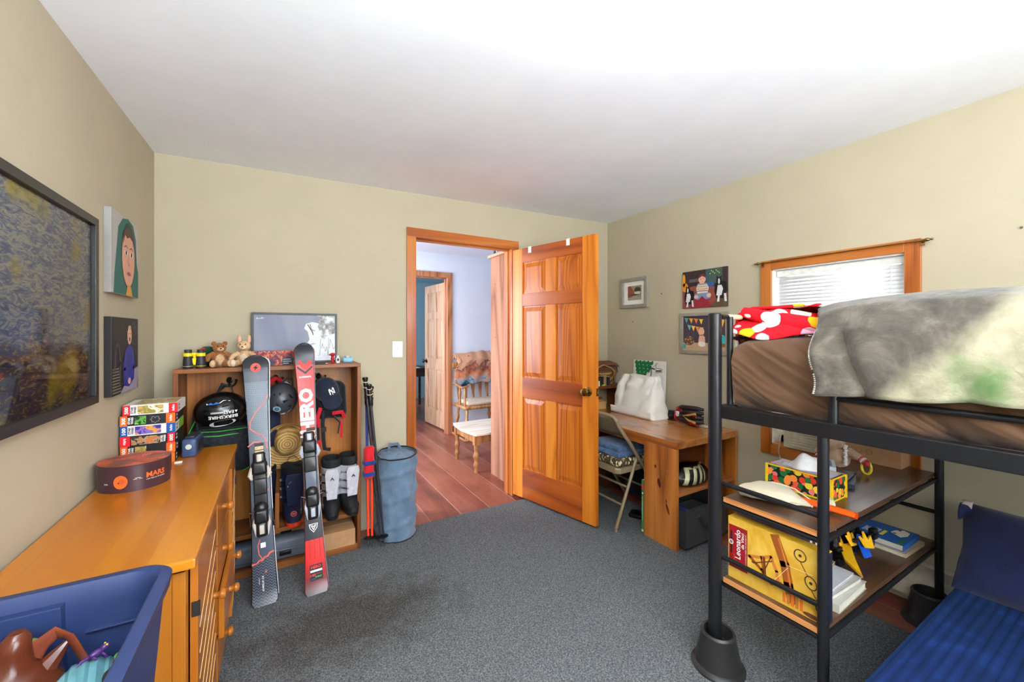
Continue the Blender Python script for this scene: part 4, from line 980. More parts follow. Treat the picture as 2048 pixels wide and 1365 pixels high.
# little things at the right end of the shelf
red = C((178,24,30), .3)
b = MB(TR(.30, 2.76, BT)); b.lathe([(.014, 0), (.016, .004), (.009, .008), (.008, .02), (.011, .03), (.008, .042), (.010, .048), (.024, .052), (.018, .060), (.006, .066), (.0001, .068)], red, n=20)
for s in (-1, 1): b.tube([(s*.010, 0, .002), (s*.018, -.004, .004), (s*.022, -.004, 0.002)], .004, red, 6)
one('toy_lantern', 'small red metal toy lamp stand near the poster corner', 'toy', b)
b = MB(TR(.335, 2.80, BT)); b.lathe([(.013, 0), (.013, .03), (.006, .036), (.006, .046), (.0001, .047)], 'card_white', n=18); b.rect(-.005, .012, .006, .028, C((40,40,50)), F((0, -.0133, 0), (1,0,0), (0,0,1))); one('glue_bottle', 'tiny white bottle beside the red toy lamp', 'bottle', b)
plain('pale_blue_vinyl', (132,184,206), .4)
b = MB(TR(.395, 2.80, BT)); b.rbox(-.032, -.02, 0, .03, .02, .034, .013, 'pale_blue_vinyl'); b.ell((.0, 0, .036), (.012, .012, .009), C((226,190,206)))
for s in (-1, 1): b.ell((-.018+s*.0, -.012, .036), (.006, .005, .008), 'pale_blue_vinyl'); b.ell((.02, s*.014, .03), (.008, .005, .01), 'pale_blue_vinyl')
one('pale_blue_toy', 'small pale blue animal-shaped toy at the bookcase right end', 'toy', b)
b = MB(TR(.225, 2.72, BT, .1)); b.rbox(-.03, -.012, 0, .03, .012, .008, .003, C((50,50,54))); b.rbox(.028, -.008, .001, .045, .008, .006, .002, 'brass'); one('pocket_knife', 'small dark folding tool lying by the red ski tip', 'tool', b)

# --- hanging things
def hang(p0, p1, sag, n=8, side=0):
    p0, p1 = V(p0), V(p1)
    return [p0.lerp(p1, i/n)+V((side*math.sin(PI*i/n), 0, -sag*math.sin(PI*i/n))) for i in range(n+1)]
cloth('nylon_black', (26,27,32), rough=.6, scale=300); cloth('nylon_navy', (28,32,58), rough=.6); cloth('webbing_red', (200,26,38), rough=.6, scale=300)
cloth('webbing_green', (62,190,60), rough=.6, scale=300); cloth('patterned_nylon', (16,16,20), c2=(40,40,50), big=40, rough=.6, var=.3)
# left: green-trimmed backpack behind the helmet
bp = thing('backpack', 'black backpack with bright green piping hanging on the left hook', 'backpack', (-.28, 2.85, .62))
def bagfn(p):
    return p+V((.008*nz(p.x, p.y, p.z, 14), .008*nz(p.z, p.x, p.y, 14), 0))
b = MB(); b.rbox(-.44, 2.77, .66, -.10, 2.90, 1.0, .05, 'nylon_black', nu=32, nv=16, fn=lambda p: bagfn(V((p.x*(1) + (-.27-p.x)*max(0, (p.z-.86))*2.2, p.y, p.z)))); obj('main_bag', b, bp)
b = MB(); b.rbox(-.40, 2.72, .59, -.12, 2.80, .84, .045, 'patterned_nylon', nu=32, nv=14, fn=bagfn); obj('front_pocket', b, bp)
b = MB(); b.tube([(-.36, 2.762, .955), (-.395, 2.74, .87), (-.415, 2.73, .82)], .003, 'webbing_green', 6)
for z in (.835, .81): b.tube([(-.40, 2.73, z), (-.28, 2.715, z-.005), (-.15, 2.73, z+.0)], .005, 'webbing_green', 6, sec=(1, .6))
b.tube([(-.16, 2.745, .98), (-.115, 2.735, .90)], .004, 'webbing_green', 6)
b.tube([(-.125, 2.725, .80), (-.105, 2.72, .70), (-.12, 2.72, .62), (-.17, 2.722, .595)], .003, 'webbing_green', 6); obj('green_piping', b, bp)
b = MB(); b.tube([(-.30, 2.80, .98), (-.29, 2.83, 1.04), (-.262, 2.862, 1.066), (-.235, 2.863, 1.064), (-.225, 2.83, 1.03), (-.22, 2.80, .98)], .014, 'nylon_black', 8, sec=(.3, 1)); obj('strap', b, bp)
b = MB(); b.tube([(-.37, 2.70, .86), (-.372, 2.70, .74)], .005, 'nylon_black', 6); b.box(-.38, 2.694, .71, -.364, 2.704, .74, C((120,120,126))); obj('dangling_strap', b, bp)
# ski goggles-ish strap at bag foot
b = MB(); b.rbox(-.385, 2.60, .795, -.30, 2.66, .835, .015, C((150,160,176), .4)) if False else None
# Berkshire helmet
def helmet(name, label, c, r, M, shell, pr):
    t = thing(name, label, 'helmet', Matrix.Translation(M @ V((0, 0, 0))))
    b = MB(M)
    b.ell((0, 0, 0), r, shell, nu=32, nv=20, v0=-.62, fn=lambda p: p)
    b.ell((0, 0, .001), [q*.9 for q in r], 'nylon_black', nu=24, nv=12, v0=-.66)
    obj('shell', b, t)
    pr(t, M, r)
    return t
def surf(r, off=.0015):
    """map flat (x,y) on the front (-y side) of an ellipsoid"""
    def fn(x, y, z):
        q = 1-(x/r[0])**2-(y/r[2])**2
        return (x, -r[1]*math.sqrt(max(.02, q))-off-z, y)
    return fn
plain('gloss_black', (14,14,16), .22, 0, .02, 10, 0, .6)
rB = (.124, .105, .104)
def prB(t, M, r):
    f = surf(r, .001)
    b = MB(M)
    w = 'card_white'
    # reads upside down, as it hangs
    b.text('BERKSHIRE', .016, -.018, .017, w, None, 0, w=.125, rot=PI, bold=.015, fn=f)
    b.text('EAST', .040, .005, .016, w, None, 0, w=.046, rot=PI, bold=.015, fn=f)
    b.poly([(.067, .011), (.079, .011), (.073, -.002)], w, None, 0, f)
    for i in range(8): b.poly([(-.036+.007*i, .002), (-.029+.007*i, .002), (-.029+.007*i, .011), (-.036+.007*i, .011)], C((170,170,176)), None, 0, f)
    obj('lettering', b, t)
    b = MB(M)
    b.oval(.012, -.052, .058, .017, C((205,205,210)), None, 0, 30, .12, f); b.poly([(-.02, -.058), (.03, -.056), (.06, -.044), (.035, -.05), (.0, -.052)], C((20,20,22)), None, .0006, f)
    obj('lens_sticker', b, t); b = MB(M)
    b.poly([(-.055, .056), (.02, .068), (.05, .062), (.0, .055), (-.03, .050), (-.055, .05)], w, None, 0, f); b.poly([(-.05, .053), (-.035, .060), (-.025, .052), (-.012, .062), (.006, .054), (-.03, .049)], C((40,110,200)), None, .0006, f)
    obj('sticker', b, t)
    b = MB(M)
    for x0, x1, y0 in ((-.035, -.008, .032), (.012, .045, .034)): b.poly([(x0, y0), (x1, y0+.002), (x1-.004, y0+.008), (x0+.005, y0+.008)], C((4,4,5), .9), None, 0, f)
    obj('vent', b, t)
    b = MB(M); b.tube([(-.104, -.03, -.03), (-.10, -.05, -.07), (-.098, -.05, -.12)], .004, 'nylon_black', 6); b.tube([(-.02, .02, .095), (0, .08, .14), (.02, .12, .125)], .006, 'nylon_black', 6); b.box(-.104, -.056, -.13, -.09, -.05, -.115, C((90,90,96)))
    obj('chin_strap', b, t)
helmet('ski_helmet', 'glossy black helmet with upside-down BERKSHIRE EAST sticker hanging in front of the backpack', None, rB, TR(-.265, 2.70, .945, 0, 0, -.03), 'gloss_black', prB)
# centre hook: grey helmet
plain('matte_grey_shell', (58,60,66), .35, 0, .05, 20, .02, .5)
rG = (.088, .095, .098)
def prG(t, M, r):
    f = surf(r, .001); b = MB(M)
    for pts in ([(-.05, .03), (-.02, .045), (-.015, .035), (-.045, .02)], [(-.02, -.02), (.01, .01), (.035, .02), (.02, .0), (-.005, -.03)], [(.03, .05), (.05, .035), (.045, .028), (.022, .044)], [(.04, -.02), (.055, -.005), (.06, -.025)]):
        b.poly(pts, C((12,12,14), .9), None, 0, f)
    obj('vent', b, t)
    b = MB(M); b.oval(-.005, -.048, .020, .016, C((150,176,190)), None, 0, 24, 0, f); b.oval(-.003, -.048, .012, .010, C((70,100,130)), None, .0006, 18, 0, f); b.oval(-.058, -.045, .009, .009, C((200,200,200)), None, 0, 16, 0, f); b.oval(-.058, -.045, .006, .006, C((20,20,20)), None, .0006, 16, 0, f)
    b.poly([(.02, -.075), (.055, -.05), (.068, -.03), (.06, -.05), (.04, -.072)], C((200,196,194)), None, 0, f)
    obj('sticker', b, t)
    b = MB(M); b.tube([(-.03, .0, .09), (-.01, .06, .12), (.0, .12, .115)], .006, 'nylon_black', 6); b.tube([(.03, 0, .09), (.02, .06, .125), (.0, .12, .115)], .006, 'nylon_black', 6); obj('chin_strap', b, t)
helmet('ski_helmet', 'matte grey ski helmet with round blue sticker hanging between the skis', None, rG, TR(.018, 2.735, .98, 0, 0, .35), 'matte_grey_shell', prG)
b = MB(); b.tube([(-.06, 2.80, 1.04), (-.035, 2.83, 1.075), (-.012, 2.858, 1.095), (.0, 2.86, 1.09), (.03, 2.84, 1.07), (.06, 2.82, 1.05)], [.012, .014, .012, .012, .014, .01], 'webbing_red', 8); b.tube([(-.075, 2.80, 1.02), (-.05, 2.80, 1.05)], .007, C((200,210,40)), 6); b.tube([(.03, 2.83, 1.08), (.065, 2.80, 1.055)], .005, 'card_white', 6)
one('red_strap', 'red and black strap tangle on the centre hook above the grey helmet', 'strap', b)
# navy jacket/harness behind straw hat
b = MB(); b.rbox(-.10, 2.80, .68, .02, 2.90, .90, .04, 'nylon_navy', nu=24, nv=12, fn=bagfn); b.tube([(-.075, 2.79, .74), (-.07, 2.77, .66), (-.062, 2.76, .60)], .005, 'webbing_red', 6); b.tube([(-.06, 2.79, .74), (-.055, 2.77, .66), (-.05, 2.76, .58)], .005, 'nylon_black', 6)
one('navy_pouch', 'navy nylon pouch with red cords hanging behind the straw hat', 'bag', b)
# straw hat
def straw():
    m, nt, bb = _base('straw', .85, 0, .15); tc = _n(nt, 'ShaderNodeTexCoord'); w = _n(nt, 'ShaderNodeTexWave', wave_type='RINGS', rings_direction='Y')
    mp = _n(nt, 'ShaderNodeMapping'); nt.links.new(tc.outputs['Object'], mp.inputs[0]); nt.links.new(mp.outputs[0], w.inputs[0]); w.inputs['Scale'].default_value = 22; w.inputs['Distortion'].default_value = 1.5; w.inputs['Detail'].default_value = 3; w.inputs['Detail Scale'].default_value = 6
    n = _noise(nt, mp.outputs[0], 160, 3)
    a = _n(nt, 'ShaderNodeMath', operation='MULTIPLY'); nt.links.new(w.outputs['Fac'], a.inputs[0]); nt.links.new(n, a.inputs[1])
    nt.links.new(_ramp(nt, a.outputs[0], [(.0, (164,122,68)), (.25, (196,154,94)), (.5, (222,186,124))]), bb.inputs['Base Color']); _bump(nt, bb, a.outputs[0], .6, .004)
straw()
MH = TR(.05, 2.80, .715, 0, 0, 0)
MH = MH @ Matrix.Rotation(math.radians(8), 4, 'X')
hat = thing('straw_hat', 'woven straw hat hanging crown-forward between the skis', 'hat', MH)
b = MB(MH)
b.grid(lambda u, w: ((.074+.07*w)*math.cos(2*PI*u)*(.80 if 0 else .95), .02-.022*w*w*(1+.6*math.sin(2*PI*u))+.006*math.sin(6*PI*u)*w, (.092+.06*w)*math.sin(2*PI*u)-.035*w), 49, 8, 'straw'); obj('brim', b, hat, solid=.003)
b = MB(MH)
def crown(u, w):
    a = 2*PI*u; k = math.cos(w*PI/2)**.45
    dent = .022*math.exp(-((math.cos(a)*k*.068)/.016)**2)*(w > .3)
    return (.070*k*math.cos(a), .02-.085*math.sin(w*PI/2)+dent*.5, .088*k*math.sin(a))
b.grid(crown, 49, 14, 'straw'); obj('crown', b, hat)
# cap
cloth('cap_navy', (34,38,54), rough=.8, scale=350)
MC = TR(.272, 2.79, 1.0, .12, .1, -.35)
cap = thing('baseball_hat', 'navy baseball cap with white interlocked letters hanging on the right hook', 'cap', MC)
rc = (.072, .07, .085)
b = MB(MC); b.ell((0, 0, .01), rc, 'cap_navy', nu=32, nv=16, v0=-.5); obj('crown', b, cap)
def bill(u, w):
    a = (u-.5)*1.9; r0 = .066
    return ((r0+.0*w)*math.sin(a)*1.0, -.052*math.cos(a)*1+(.012 if 0 else 0)-.018*w+.0, -.022-.082*w*math.cos(a*.75)+.012*math.sin(abs(a))**2)
b = MB(MC); b.grid(bill, 24, 10, 'cap_navy'); obj('bill', b, cap, solid=.004)
b = MB(MC); f = surf(rc, .002)
g = lambda x, y, z: f(x, y, z) if 1 else None
gg = lambda x, y, z: tuple(V(f(x, y, z))+V((0, 0, .01)))
b.text('N', .014, .0, .036, 'card_white', None, 0, w=.034, bold=.02, fn=gg); b.text('Y', .014, .0, .046, 'card_white', None, .0006, w=.028, bold=-.01, fn=gg); obj('emblem', b, cap)
b = MB(MC); b.ell((0, 0, .096), .006, 'cap_navy'); obj('button', b, cap)
b = MB(MC); b.tube([(-.03, .05, .07), (-.05, .08, .10), (-.035, .10, .12), (-.01, .09, .11)], .008, 'cap_navy', 6); obj('back_strap', b, cap)
# vest with red straps
vs_ = thing('ski_harness', 'black and red ski harness vest hanging under the navy cap', 'harness', (.28, 2.86, .72))
b = MB(); b.rbox(.19, 2.80, .82, .385, 2.90, 1.06, .045, 'nylon_black', nu=28, nv=14, fn=lambda p: bagfn(p+V((.10*(1.06-p.z)*.4, 0, 0)))); obj('vest', b, vs_)
b = MB(); b.tube([(.235, 2.79, .90), (.215, 2.78, .84), (.22, 2.78, .78)], [.012, .013, .01], 'webbing_red', 8, sec=(1, .4)); b.tube([(.30, 2.785, .86), (.36, 2.79, .862), (.375, 2.80, .82)], .013, 'webbing_red', 8, sec=(.4, 1)); b.tube([(.355, 2.79, .81), (.355, 2.785, .70)], .007, 'webbing_red', 8, sec=(1, .4)); b.tube([(.225, 2.78, .70), (.215, 2.775, .63), (.215, 2.775, .60)], [.012, .014, .006], 'webbing_red', 8, sec=(1, .4)); obj('red_strap', b, vs_)
b = MB(); b.tube([(.25, 2.79, .88), (.245, 2.78, .80), (.25, 2.78, .70), (.255, 2.77, .645), (.29, 2.77, .635)], .012, 'nylon_black', 8, sec=(1, .4)); b.tube([(.31, 2.785, .84), (.345, 2.78, .80), (.335, 2.78, .73)], .014, 'nylon_black', 8, sec=(1, .4)); b.tube([(.215, 2.78, .80), (.22, 2.78, .66)], .010, 'nylon_black', 8, sec=(1, .4)); obj('black_strap', b, vs_)
b = MB(); b.cbox(.25, 2.772, .765, .03, .01, .03, 'black_plastic'); obj('buckle', b, vs_)
b = MB(); b.tube([(.232, 2.865, 1.09), (.235, 2.85, 1.06), (.25, 2.84, 1.03)], .006, 'nylon_black', 6); obj('hanging_loop', b, vs_)
# --- boots
plain('boot_white', (192,189,196), .3); plain('boot_black', (32,32,35), .35); plain('boot_navy', (28,34,58), .35); plain('liner_black', (26,26,28), .8); plain('sole_red', (226,62,30), .4)
def ski_boot(label, M, cuff, shell, sole, logo, hgt=.345, group=None, w=.052):
    """local: toe points -y, origin under the ankle on the shelf"""
    t = thing('ski_boot', label, 'ski boot', M, group)
    b = MB(M); b.loft([(0, -.02, 0, w*.78, .125, 0, .7), (0, -.02, .025, w*.82, .13, 0, .7)], sole); obj('sole', b, t)
    b = MB(M); b.loft([(0, -.02, .025, w*.84, .128, 0, .75), (0, -.02, .05, w*.95, .125, 0, .8), (0, .0, .075, w*.98, .105, 0, .85), (0, .02, .10, w*.96, .085, 0, .9), (0, .03, .125, w*.9, .07)], shell, n=28); obj('shell', b, t)
    b = MB(M); b.loft([(0, .025, .09, w*.98, .078), (0, .022, .13, w*1.02, .075), (0, .012, .19, w*1.06, .074), (0, -.002, .25, w*1.12, .076), (0, -.012, .295, w*1.14, .078)], cuff, n=28); obj('cuff', b, t)
    b = MB(M); b.loft([(0, -.012, .292, w*1.07, .073), (0, -.016, .33, w*1.15, .079), (0, -.016, hgt, w*1.05, .074), (0, -.014, hgt-.015, w*.8, .05), (0, -.01, .22, w*.7, .045)], 'liner_black', n=28, cap=False); b.loft([(0, -.008, .23, w*.8, .05), (0, -.008, .24, w*.8, .05)], 'liner_black'); obj('liner', b, t)
    b = MB(M); b.ext([(-w*.55, .11), (w*.55, .11), (w*.75, .27), (w*.6, .30), (-w*.6, .30), (-w*.75, .27)], .0, .006, cuff, F((0, -.078, 0), (1,0,0), (0,-.12,1))); obj('tongue', b, t, bevel=.002)
    for z in (.15, .20, .25):
        b = MB(M); b.tube([(-w*1.0, .0, z), (-w*1.08, -.03, z), (-w*.5, -.075-.02*(z-.15), z+.004), (0, -.088-.1*(z-.15), z+.006)], .006, shell if cuff != 'boot_white' else 'chrome', 6, sec=(.5, 1)); b.cbox(-w*1.10, -.02, z, .014, .03, .014, 'chrome'); obj('buckle', b, t)
    b = MB(M); Fl = F((0, -.0885, 0), (1,0,0), (0,-.12,1)); logo(b, Fl); obj('logo', b, t)
    return t
def logo_w(b, Fl):
    k = C((20,20,22))
    b.stroke([(-.010, .235), (0, .252), (.010, .235)], .003, k, Fl, .004); b.stroke([(-.006, .238), (0, .246), (.006, .238)], .002, k, Fl, .004)
    b.text('N', -.032, .165, .012, k, Fl, .004, bold=.02)
def logo_n(b, Fl):
    b.stroke([(-.024, .25), (-.012, .262)], .002, C((170,180,200)), Fl, .004); b.text('I', -.030, .235, .010, C((200,205,215)), Fl, .004, bold=.03)
SZ = .2475
BG = 'white ski boots on the lower shelf'; BN = 'navy ski boots on the lower shelf'
ski_boot('white ski boot with black toe on the bookcase shelf, nearer the red ski', TR(.292, 2.760, SZ, -.06, 0, 0), 'boot_white', 'boot_black', 'boot_black', logo_w, group=BG)
ski_boot('white ski boot with black toe on the bookcase shelf, nearer the ski poles', TR(.392, 2.765, SZ, .12, 0, 0), 'boot_white', 'boot_black', 'boot_black', logo_w, group=BG, hgt=.35)
def logo_r(b, Fl):
    logo_n(b, Fl)
    b.oval(0, -.03+.105, .016, .016, C((200,60,40)), F((0, -.146, 0), (1,0,0), (0,.15,1)), 0, 24); b.oval(0, -.03+.105, .012, .012, 'boot_navy', F((0, -.1463, 0), (1,0,0), (0,.15,1)), 0, 24); b.text('W', 0, .075, .012, C((200,60,40)), F((0, -.1466, 0), (1,0,0), (0,.15,1)), 0, bold=.02)
n1 = ski_boot('dark navy ski boot with orange-red sole between the two skis', TR(.082, 2.785, SZ, .0), 'boot_navy', 'boot_navy', 'sole_red', logo_r, hgt=.33, group=BN, w=.058)
n2 = ski_boot('dark navy ski boot half hidden behind the dark ski', TR(-.062, 2.80, SZ, .0), 'boot_navy', 'boot_navy', 'sole_red', logo_n, hgt=.32, group=BN, w=.05)
b = MB(); b.tube([(.05, 2.80, .58), (.06, 2.80, .61), (.085, 2.80, .62), (.11, 2.80, .60), (.115, 2.80, .58)], .0015, 'liner_black', 6); obj('pull_loop', b, n1)
# --- bottom cubby
plain('case_grey', (92,98,110), .5, 0, .04, 40, .05); 
Mx = TR(-.13, 2.685, .0505, -.02)
ca = thing('power_tool_case', 'grey hard plastic carrying case lying in the bottom cubby', 'case', Mx)
b = MB(Mx); b.rbox(-.30, 0, 0, .295, .10, .125, .03, 'case_grey', nu=24, nv=10); obj('shell', b, ca)
b = MB(Mx); b.rbox(-.16, -.012, .03, .12, .0+.02, .09, .012, 'case_grey'); b.rbox(-.30, -.008, .058, .295, .04, .068, .004, 'case_grey'); obj('handle_recess', b, ca)
for x in (-.15, .17):
    b = MB(Mx); b.rbox(x-.03, -.016, .035, .03+x, 0.0, .06, .004, 'black_plastic'); obj('latch', b, ca)
plain('kraft', (172,128,88), .8, 0, .04, 25); plain('tape_tan', (190,150,110), .3)
def carton(label, M, w, d, h, tape=True, marks=None, group=None):
    t = thing('cardboard_box', label, 'box', M, group)
    b = MB(M); b.box(-w/2, 0, 0, w/2, d, h, 'kraft'); obj('carton', b, t, bevel=.0015)
    b = MB(M); b.rect(-w/2+.002, d*.44, w/2-.002, d*.56, 'tape_tan', Matrix.Translation((0, 0, h))); b.rect(-w/2+.002, d*.498, w/2-.002, d*.502, C((110,80,52)), Matrix.Translation((0, 0, h)), .001); obj('tape', b, t)
    if marks: b = MB(M); marks(b, F((-w/2, 0, 0), (1,0,0), (0,0,1)), w, h); obj('printing', b, t)
    return t
carton('plain brown cardboard box in the bottom right cubby', TR(.325, 2.665, .0505, -.0), .19, .2, .10)
def mk(b, Fm, w, h):
    b.rect(.055, .02, .115, h-.002, C((24,22,24)), Fm); b.rect(.125, h-.03, .15, h-.026, C((30,28,28)), Fm); b.text('57', .138, h-.018, .014, C((30,28,28)), Fm, .0014)
carton('brown cardboard box with black label under the shelf behind the case', TR(.055, 2.80, .0505, .0), .19, .10, .165, marks=mk)

# ------------------------------------------------------------------ skis
def ski(name, label, foot, top, L, wf, mats, tail=.02, group=None, th=.011, flip=False, deco=None, rail=None):
    foot, top = V(foot), V(top)
    Mx = F(foot, (1, 0, 0), (top-foot))
    yv = (top-foot).normalized(); xv = V((1, 0, 0)); xv = (xv-yv*xv.dot(yv)).normalized(); zv = xv.cross(yv)
    Mx = Matrix(((xv[0], yv[0], zv[0], foot[0]), (xv[1], yv[1], zv[1], foot[1]), (xv[2], yv[2], zv[2], foot[2]), (0, 0, 0, 1)))
    if flip: Mx = Mx @ Matrix.Diagonal((1, 1, -1, 1))
    t = thing(name, label, 'ski', Matrix.Translation(foot), group)
    N = 70
    def hw(s):
        w = wf(s/L)/2
        e = L-s
        if e < .05: w *= math.sqrt(max(0.02, 1-((.05-e)/.05)**2))
        if s < .018: w *= (.80+.2*math.sqrt(max(0, 1-((.018-s)/.018)**2)))
        return w
    def zc_(s):
        z = 0
        if s > L-.11: z += 2.6*(s-(L-.11))**2
        if s < tail+.06: z += .012*((tail+.06-s)/(tail+.06))**2
        return z
    vs = []; fs = []; fm = []
    b = MB(Mx); rows = []
    for i in range(N+1):
        s = L*(1-(1-i/N)) if 0 else L*i/N
        if i > N-8: s = L-(L*8/N)*((N-i)/8)**1.6
        rows.append(s)
    def mat_at(s, top=True):
        for s1, m in mats:
            if s < s1: return m
        return mats[-1][1]
    for i, s in enumerate(rows):
        w = hw(s); z = zc_(s)
        vs += [(-w, s, z), (-w*.93, s, z+th*.85), (-w*.5, s, z+th), (w*.5, s, z+th), (w*.93, s, z+th*.85), (w, s, z)]
    for i in range(N):
        for k in range(6):
            a = i*6+k; c = i*6+(k+1) % 6
            fs.append((a, a+6, c+6, c) if not flip else (a, c, c+6, a+6)); fm.append(mat_at((rows[i]+rows[i+1])/2) if k in (1, 2, 3) else (rail or 'gloss_black'))
    fs.append((0,1,2,3,4,5) ); fm.append('gloss_black'); fs.append(tuple(N*6+k for k in range(6))[::-1]); fm.append('gloss_black')
    for f, m in zip(fs, fm): 
        pass
    k0 = len(b.v); b.add(vs, [], 'gloss_black')
    for f, m in zip(fs, fm): b.f.append(tuple(f)); b.fm.append(b.mi(m)); b.fs.append(True)
    if deco: deco(b, th+.0006, zc_)
    obj('board', b, t, ang=50)
    return t, Mx
def binding_parts(t, Mx, s_toe, s_heel, w, silver, th=.011):
    k = C((26,26,28), .3); g = silver
    b = MB(Mx); b.rbox(-.03, s_heel-.07, th, .03, s_toe+.05, th+.012, .005, k); obj('binding_plate', b, t)
    b = MB(Mx)
    b.rbox(-.036, s_toe-.03, th+.01, .036, s_toe+.04, th+.055, .016, k); b.rbox(-.028, s_toe+.03, th+.01, .028, s_toe+.085, th+.035, .012, k); b.rbox(-.012, s_toe+.02, th+.03, .012, s_toe+.075, th+.045, .006, g)
    for s in (-1, 1): b.tube([(s*.03, s_toe+.01, th+.035), (s*.043, s_toe-.03, th+.035), (s*.036, s_toe-.05, th+.03)], [.012, .012, .006], g, 8)
    b.rbox(-.03, s_toe-.13, th+.01, .03, s_toe-.05, th+.026, .006, k); obj('toe_piece', b, t)
    b = MB(Mx)
    b.rbox(-.032, s_heel-.02, th+.01, .032, s_heel+.05, th+.05, .014, k); b.rbox(-.026, s_heel-.085, th+.01, .026, s_heel-.01, th+.04, .014, k); b.rbox(-.011, s_heel-.07, th+.036, .011, s_heel-.025, th+.046, .005, g); b.ell((0, s_heel+.055, th+.028), (.032, .03, .020), k); obj('heel_piece', b, t)
    b = MB(Mx)
    for s in (-1, 1):
        b.tube([(s*.03, s_heel+.03, th+.02), (s*.05, s_heel+.04, th+.012), (s*.052, s_heel+.0, -.012), (s*.050, s_heel-.04, -.03)], .0028, 'chrome', 6); b.rbox(min(s*.047, s*.058), s_heel-.055, -.034, max(s*.047, s*.058), s_heel-.025, -.022, .004, k)
    obj('brake_arm', b, t)
    b = MB(Mx)
    for s in (-1, 1): b.tube([(s*.026, s_heel+.02, th+.02), (s*.033, s_heel-.02, th+.03), (s*.024, s_heel-.08, th+.018)], [.006, .008, .005], g, 8)
    obj('side_trim', b, t)
# dark chevron ski
def chevron():
    m, nt, b = _base('chevron_topsheet', .3, 0, .5); v = _coords(nt); sp = _n(nt, 'ShaderNodeSeparateXYZ'); nt.links.new(v, sp.inputs[0])
    px = _n(nt, 'ShaderNodeMath', operation='PINGPONG'); nt.links.new(sp.outputs[0], px.inputs[0]); px.inputs[1].default_value = .0095
    ad = _n(nt, 'ShaderNodeMath', operation='ADD'); nt.links.new(px.outputs[0], ad.inputs[0]); nt.links.new(sp.outputs[2], ad.inputs[1])
    dv = _n(nt, 'ShaderNodeMath', operation='DIVIDE'); nt.links.new(ad.outputs[0], dv.inputs[0]); dv.inputs[1].default_value = .0125
    fr = _n(nt, 'ShaderNodeMath', operation='FRACT'); nt.links.new(dv.outputs[0], fr.inputs[0])
    nt.links.new(_ramp(nt, fr.outputs[0], [(0, (126,136,150)), (.13, (40,46,60))], 'CONSTANT'), b.inputs['Base Color'])
chevron()
def weave():
    m, nt, b = _base('weave_topsheet', .3, 0, .5); v = _coords(nt, (1, 1, 1), (0, .78, 0)); c = _n(nt, 'ShaderNodeTexChecker'); nt.links.new(v, c.inputs[0]); c.inputs['Scale'].default_value = 150
    c.inputs['Color1'].default_value = lin((84,98,116)); c.inputs['Color2'].default_value = lin((68,82,100)); nt.links.new(c.outputs[0], b.inputs['Base Color'])
weave()
plain('ski_slate', (64,72,88), .3); plain('ski_charcoal', (44,46,52), .3); coral = C((224,96,84), .4)
def deco1(b, z, zc_):
    fz = lambda x, y, q: (x, y, zc_(y)+q)
    b.oval(0, 1.195, .024, .024, C((236,92,76)), None, z+.001, 30, 0, fz)
    b.poly([(.010, 1.213), (-.013, 1.192), (-.002, 1.192), (-.009, 1.176), (.013, 1.198), (.002, 1.198)], C((40,30,34)), None, z+.003, fz)
    b.stroke([(.050, 1.04), (.03, 1.0), (-.01, .95), (-.035, .905), (-.036, .87), (-.01, .845), (.02, .83), (.033, .80), (.036, .76)], .005, coral, None, z)
    b.stroke([(-.048, .78), (-.02, .80), (0, .795), (.01, .80)], .006, coral, None, z)
    lab = C((232,196,150)); b.rect(-.020, .715, .022, .79, C((40,36,34)), None, z); b.rect(-.018, .735, .020, .752, lab, None, z+.0005); b.rect(-.018, .757, .020, .774, lab, None, z+.0005)
    b.text('RENTAL', .001, .7435, .008, C((50,40,34)), None, z+.001, w=.032); b.text('XT 142', .001, .7655, .008, C((50,40,34)), None, z+.001, w=.032)
    b.stroke([(.034, .55), (.0, .49), (-.018, .44)], .005, coral, None, z)
    b.stroke([(-.012, .31), (-.022, .28), (-.018, .24), (-.004, .215)], .004, coral, None, z)
    pts = [(-.048, .198), (-.03, .200), (-.015, .212), (-.005, .208), (.005, .222), (.018, .222), (.028, .236), (.045, .24)]
    b.stroke(pts, .008, coral, None, z)
    b.rect(-.010, .268, .012, .292, 'card_white', None, z)   # blank sticker
    b.rect(-.012, .40, .008, .43, C((230,226,216)), None, z); b.rect(-.012, .43, .010, .448, C((230,210,60)), None, z); b.rect(-.012, .52, .006, .54, C((226,200,150)), None, z)
    b.text('XT ATEMORY', -.006, .095, .008, 'card_white', None, z, w=.085, rot=-PI/2, bold=.02); b.text('JUNIOR', -.022, .115, .005, 'card_white', None, z, w=.03, rot=-PI/2, bold=.01)
    b.poly([(.012, .165), (.002, .150), (.009, .150), (.003, .14), (.016, .154), (.009, .155)], coral, None, z)
wf1 = lambda t: .092+.030*(2*t-.95)**2 + (.006 if t > .8 else 0)
s1, Ms1 = ski('ski', 'slate-grey ski with coral line and round lightning badge, leaning on the bookcase', (-.052, 2.362, .012), (-.106, 2.630, 1.235), 1.262, wf1, [(.215, 'chevron_topsheet'), (.80, 'ski_slate'), (1.12, 'weave_topsheet'), (1.20, 'ski_slate'), (9, 'ski_charcoal')], deco=deco1, group='skis leaning on the bookcase')
binding_parts(s1, Ms1, .66, .41, .09, C((200,190,176), .3))
s1b, _m = ski('ski', 'second dark ski strapped back to back behind the slate-grey one', (-.050, 2.385, .012), (-.100, 2.662, 1.230), 1.27, wf1, [(9, 'ski_slate')], flip=True, rail=C((206,208,212), .3), group='skis leaning on the bookcase')
plain('ski_red', (232,40,38), .3); plain('ski_red_deep', (188,30,36), .3)
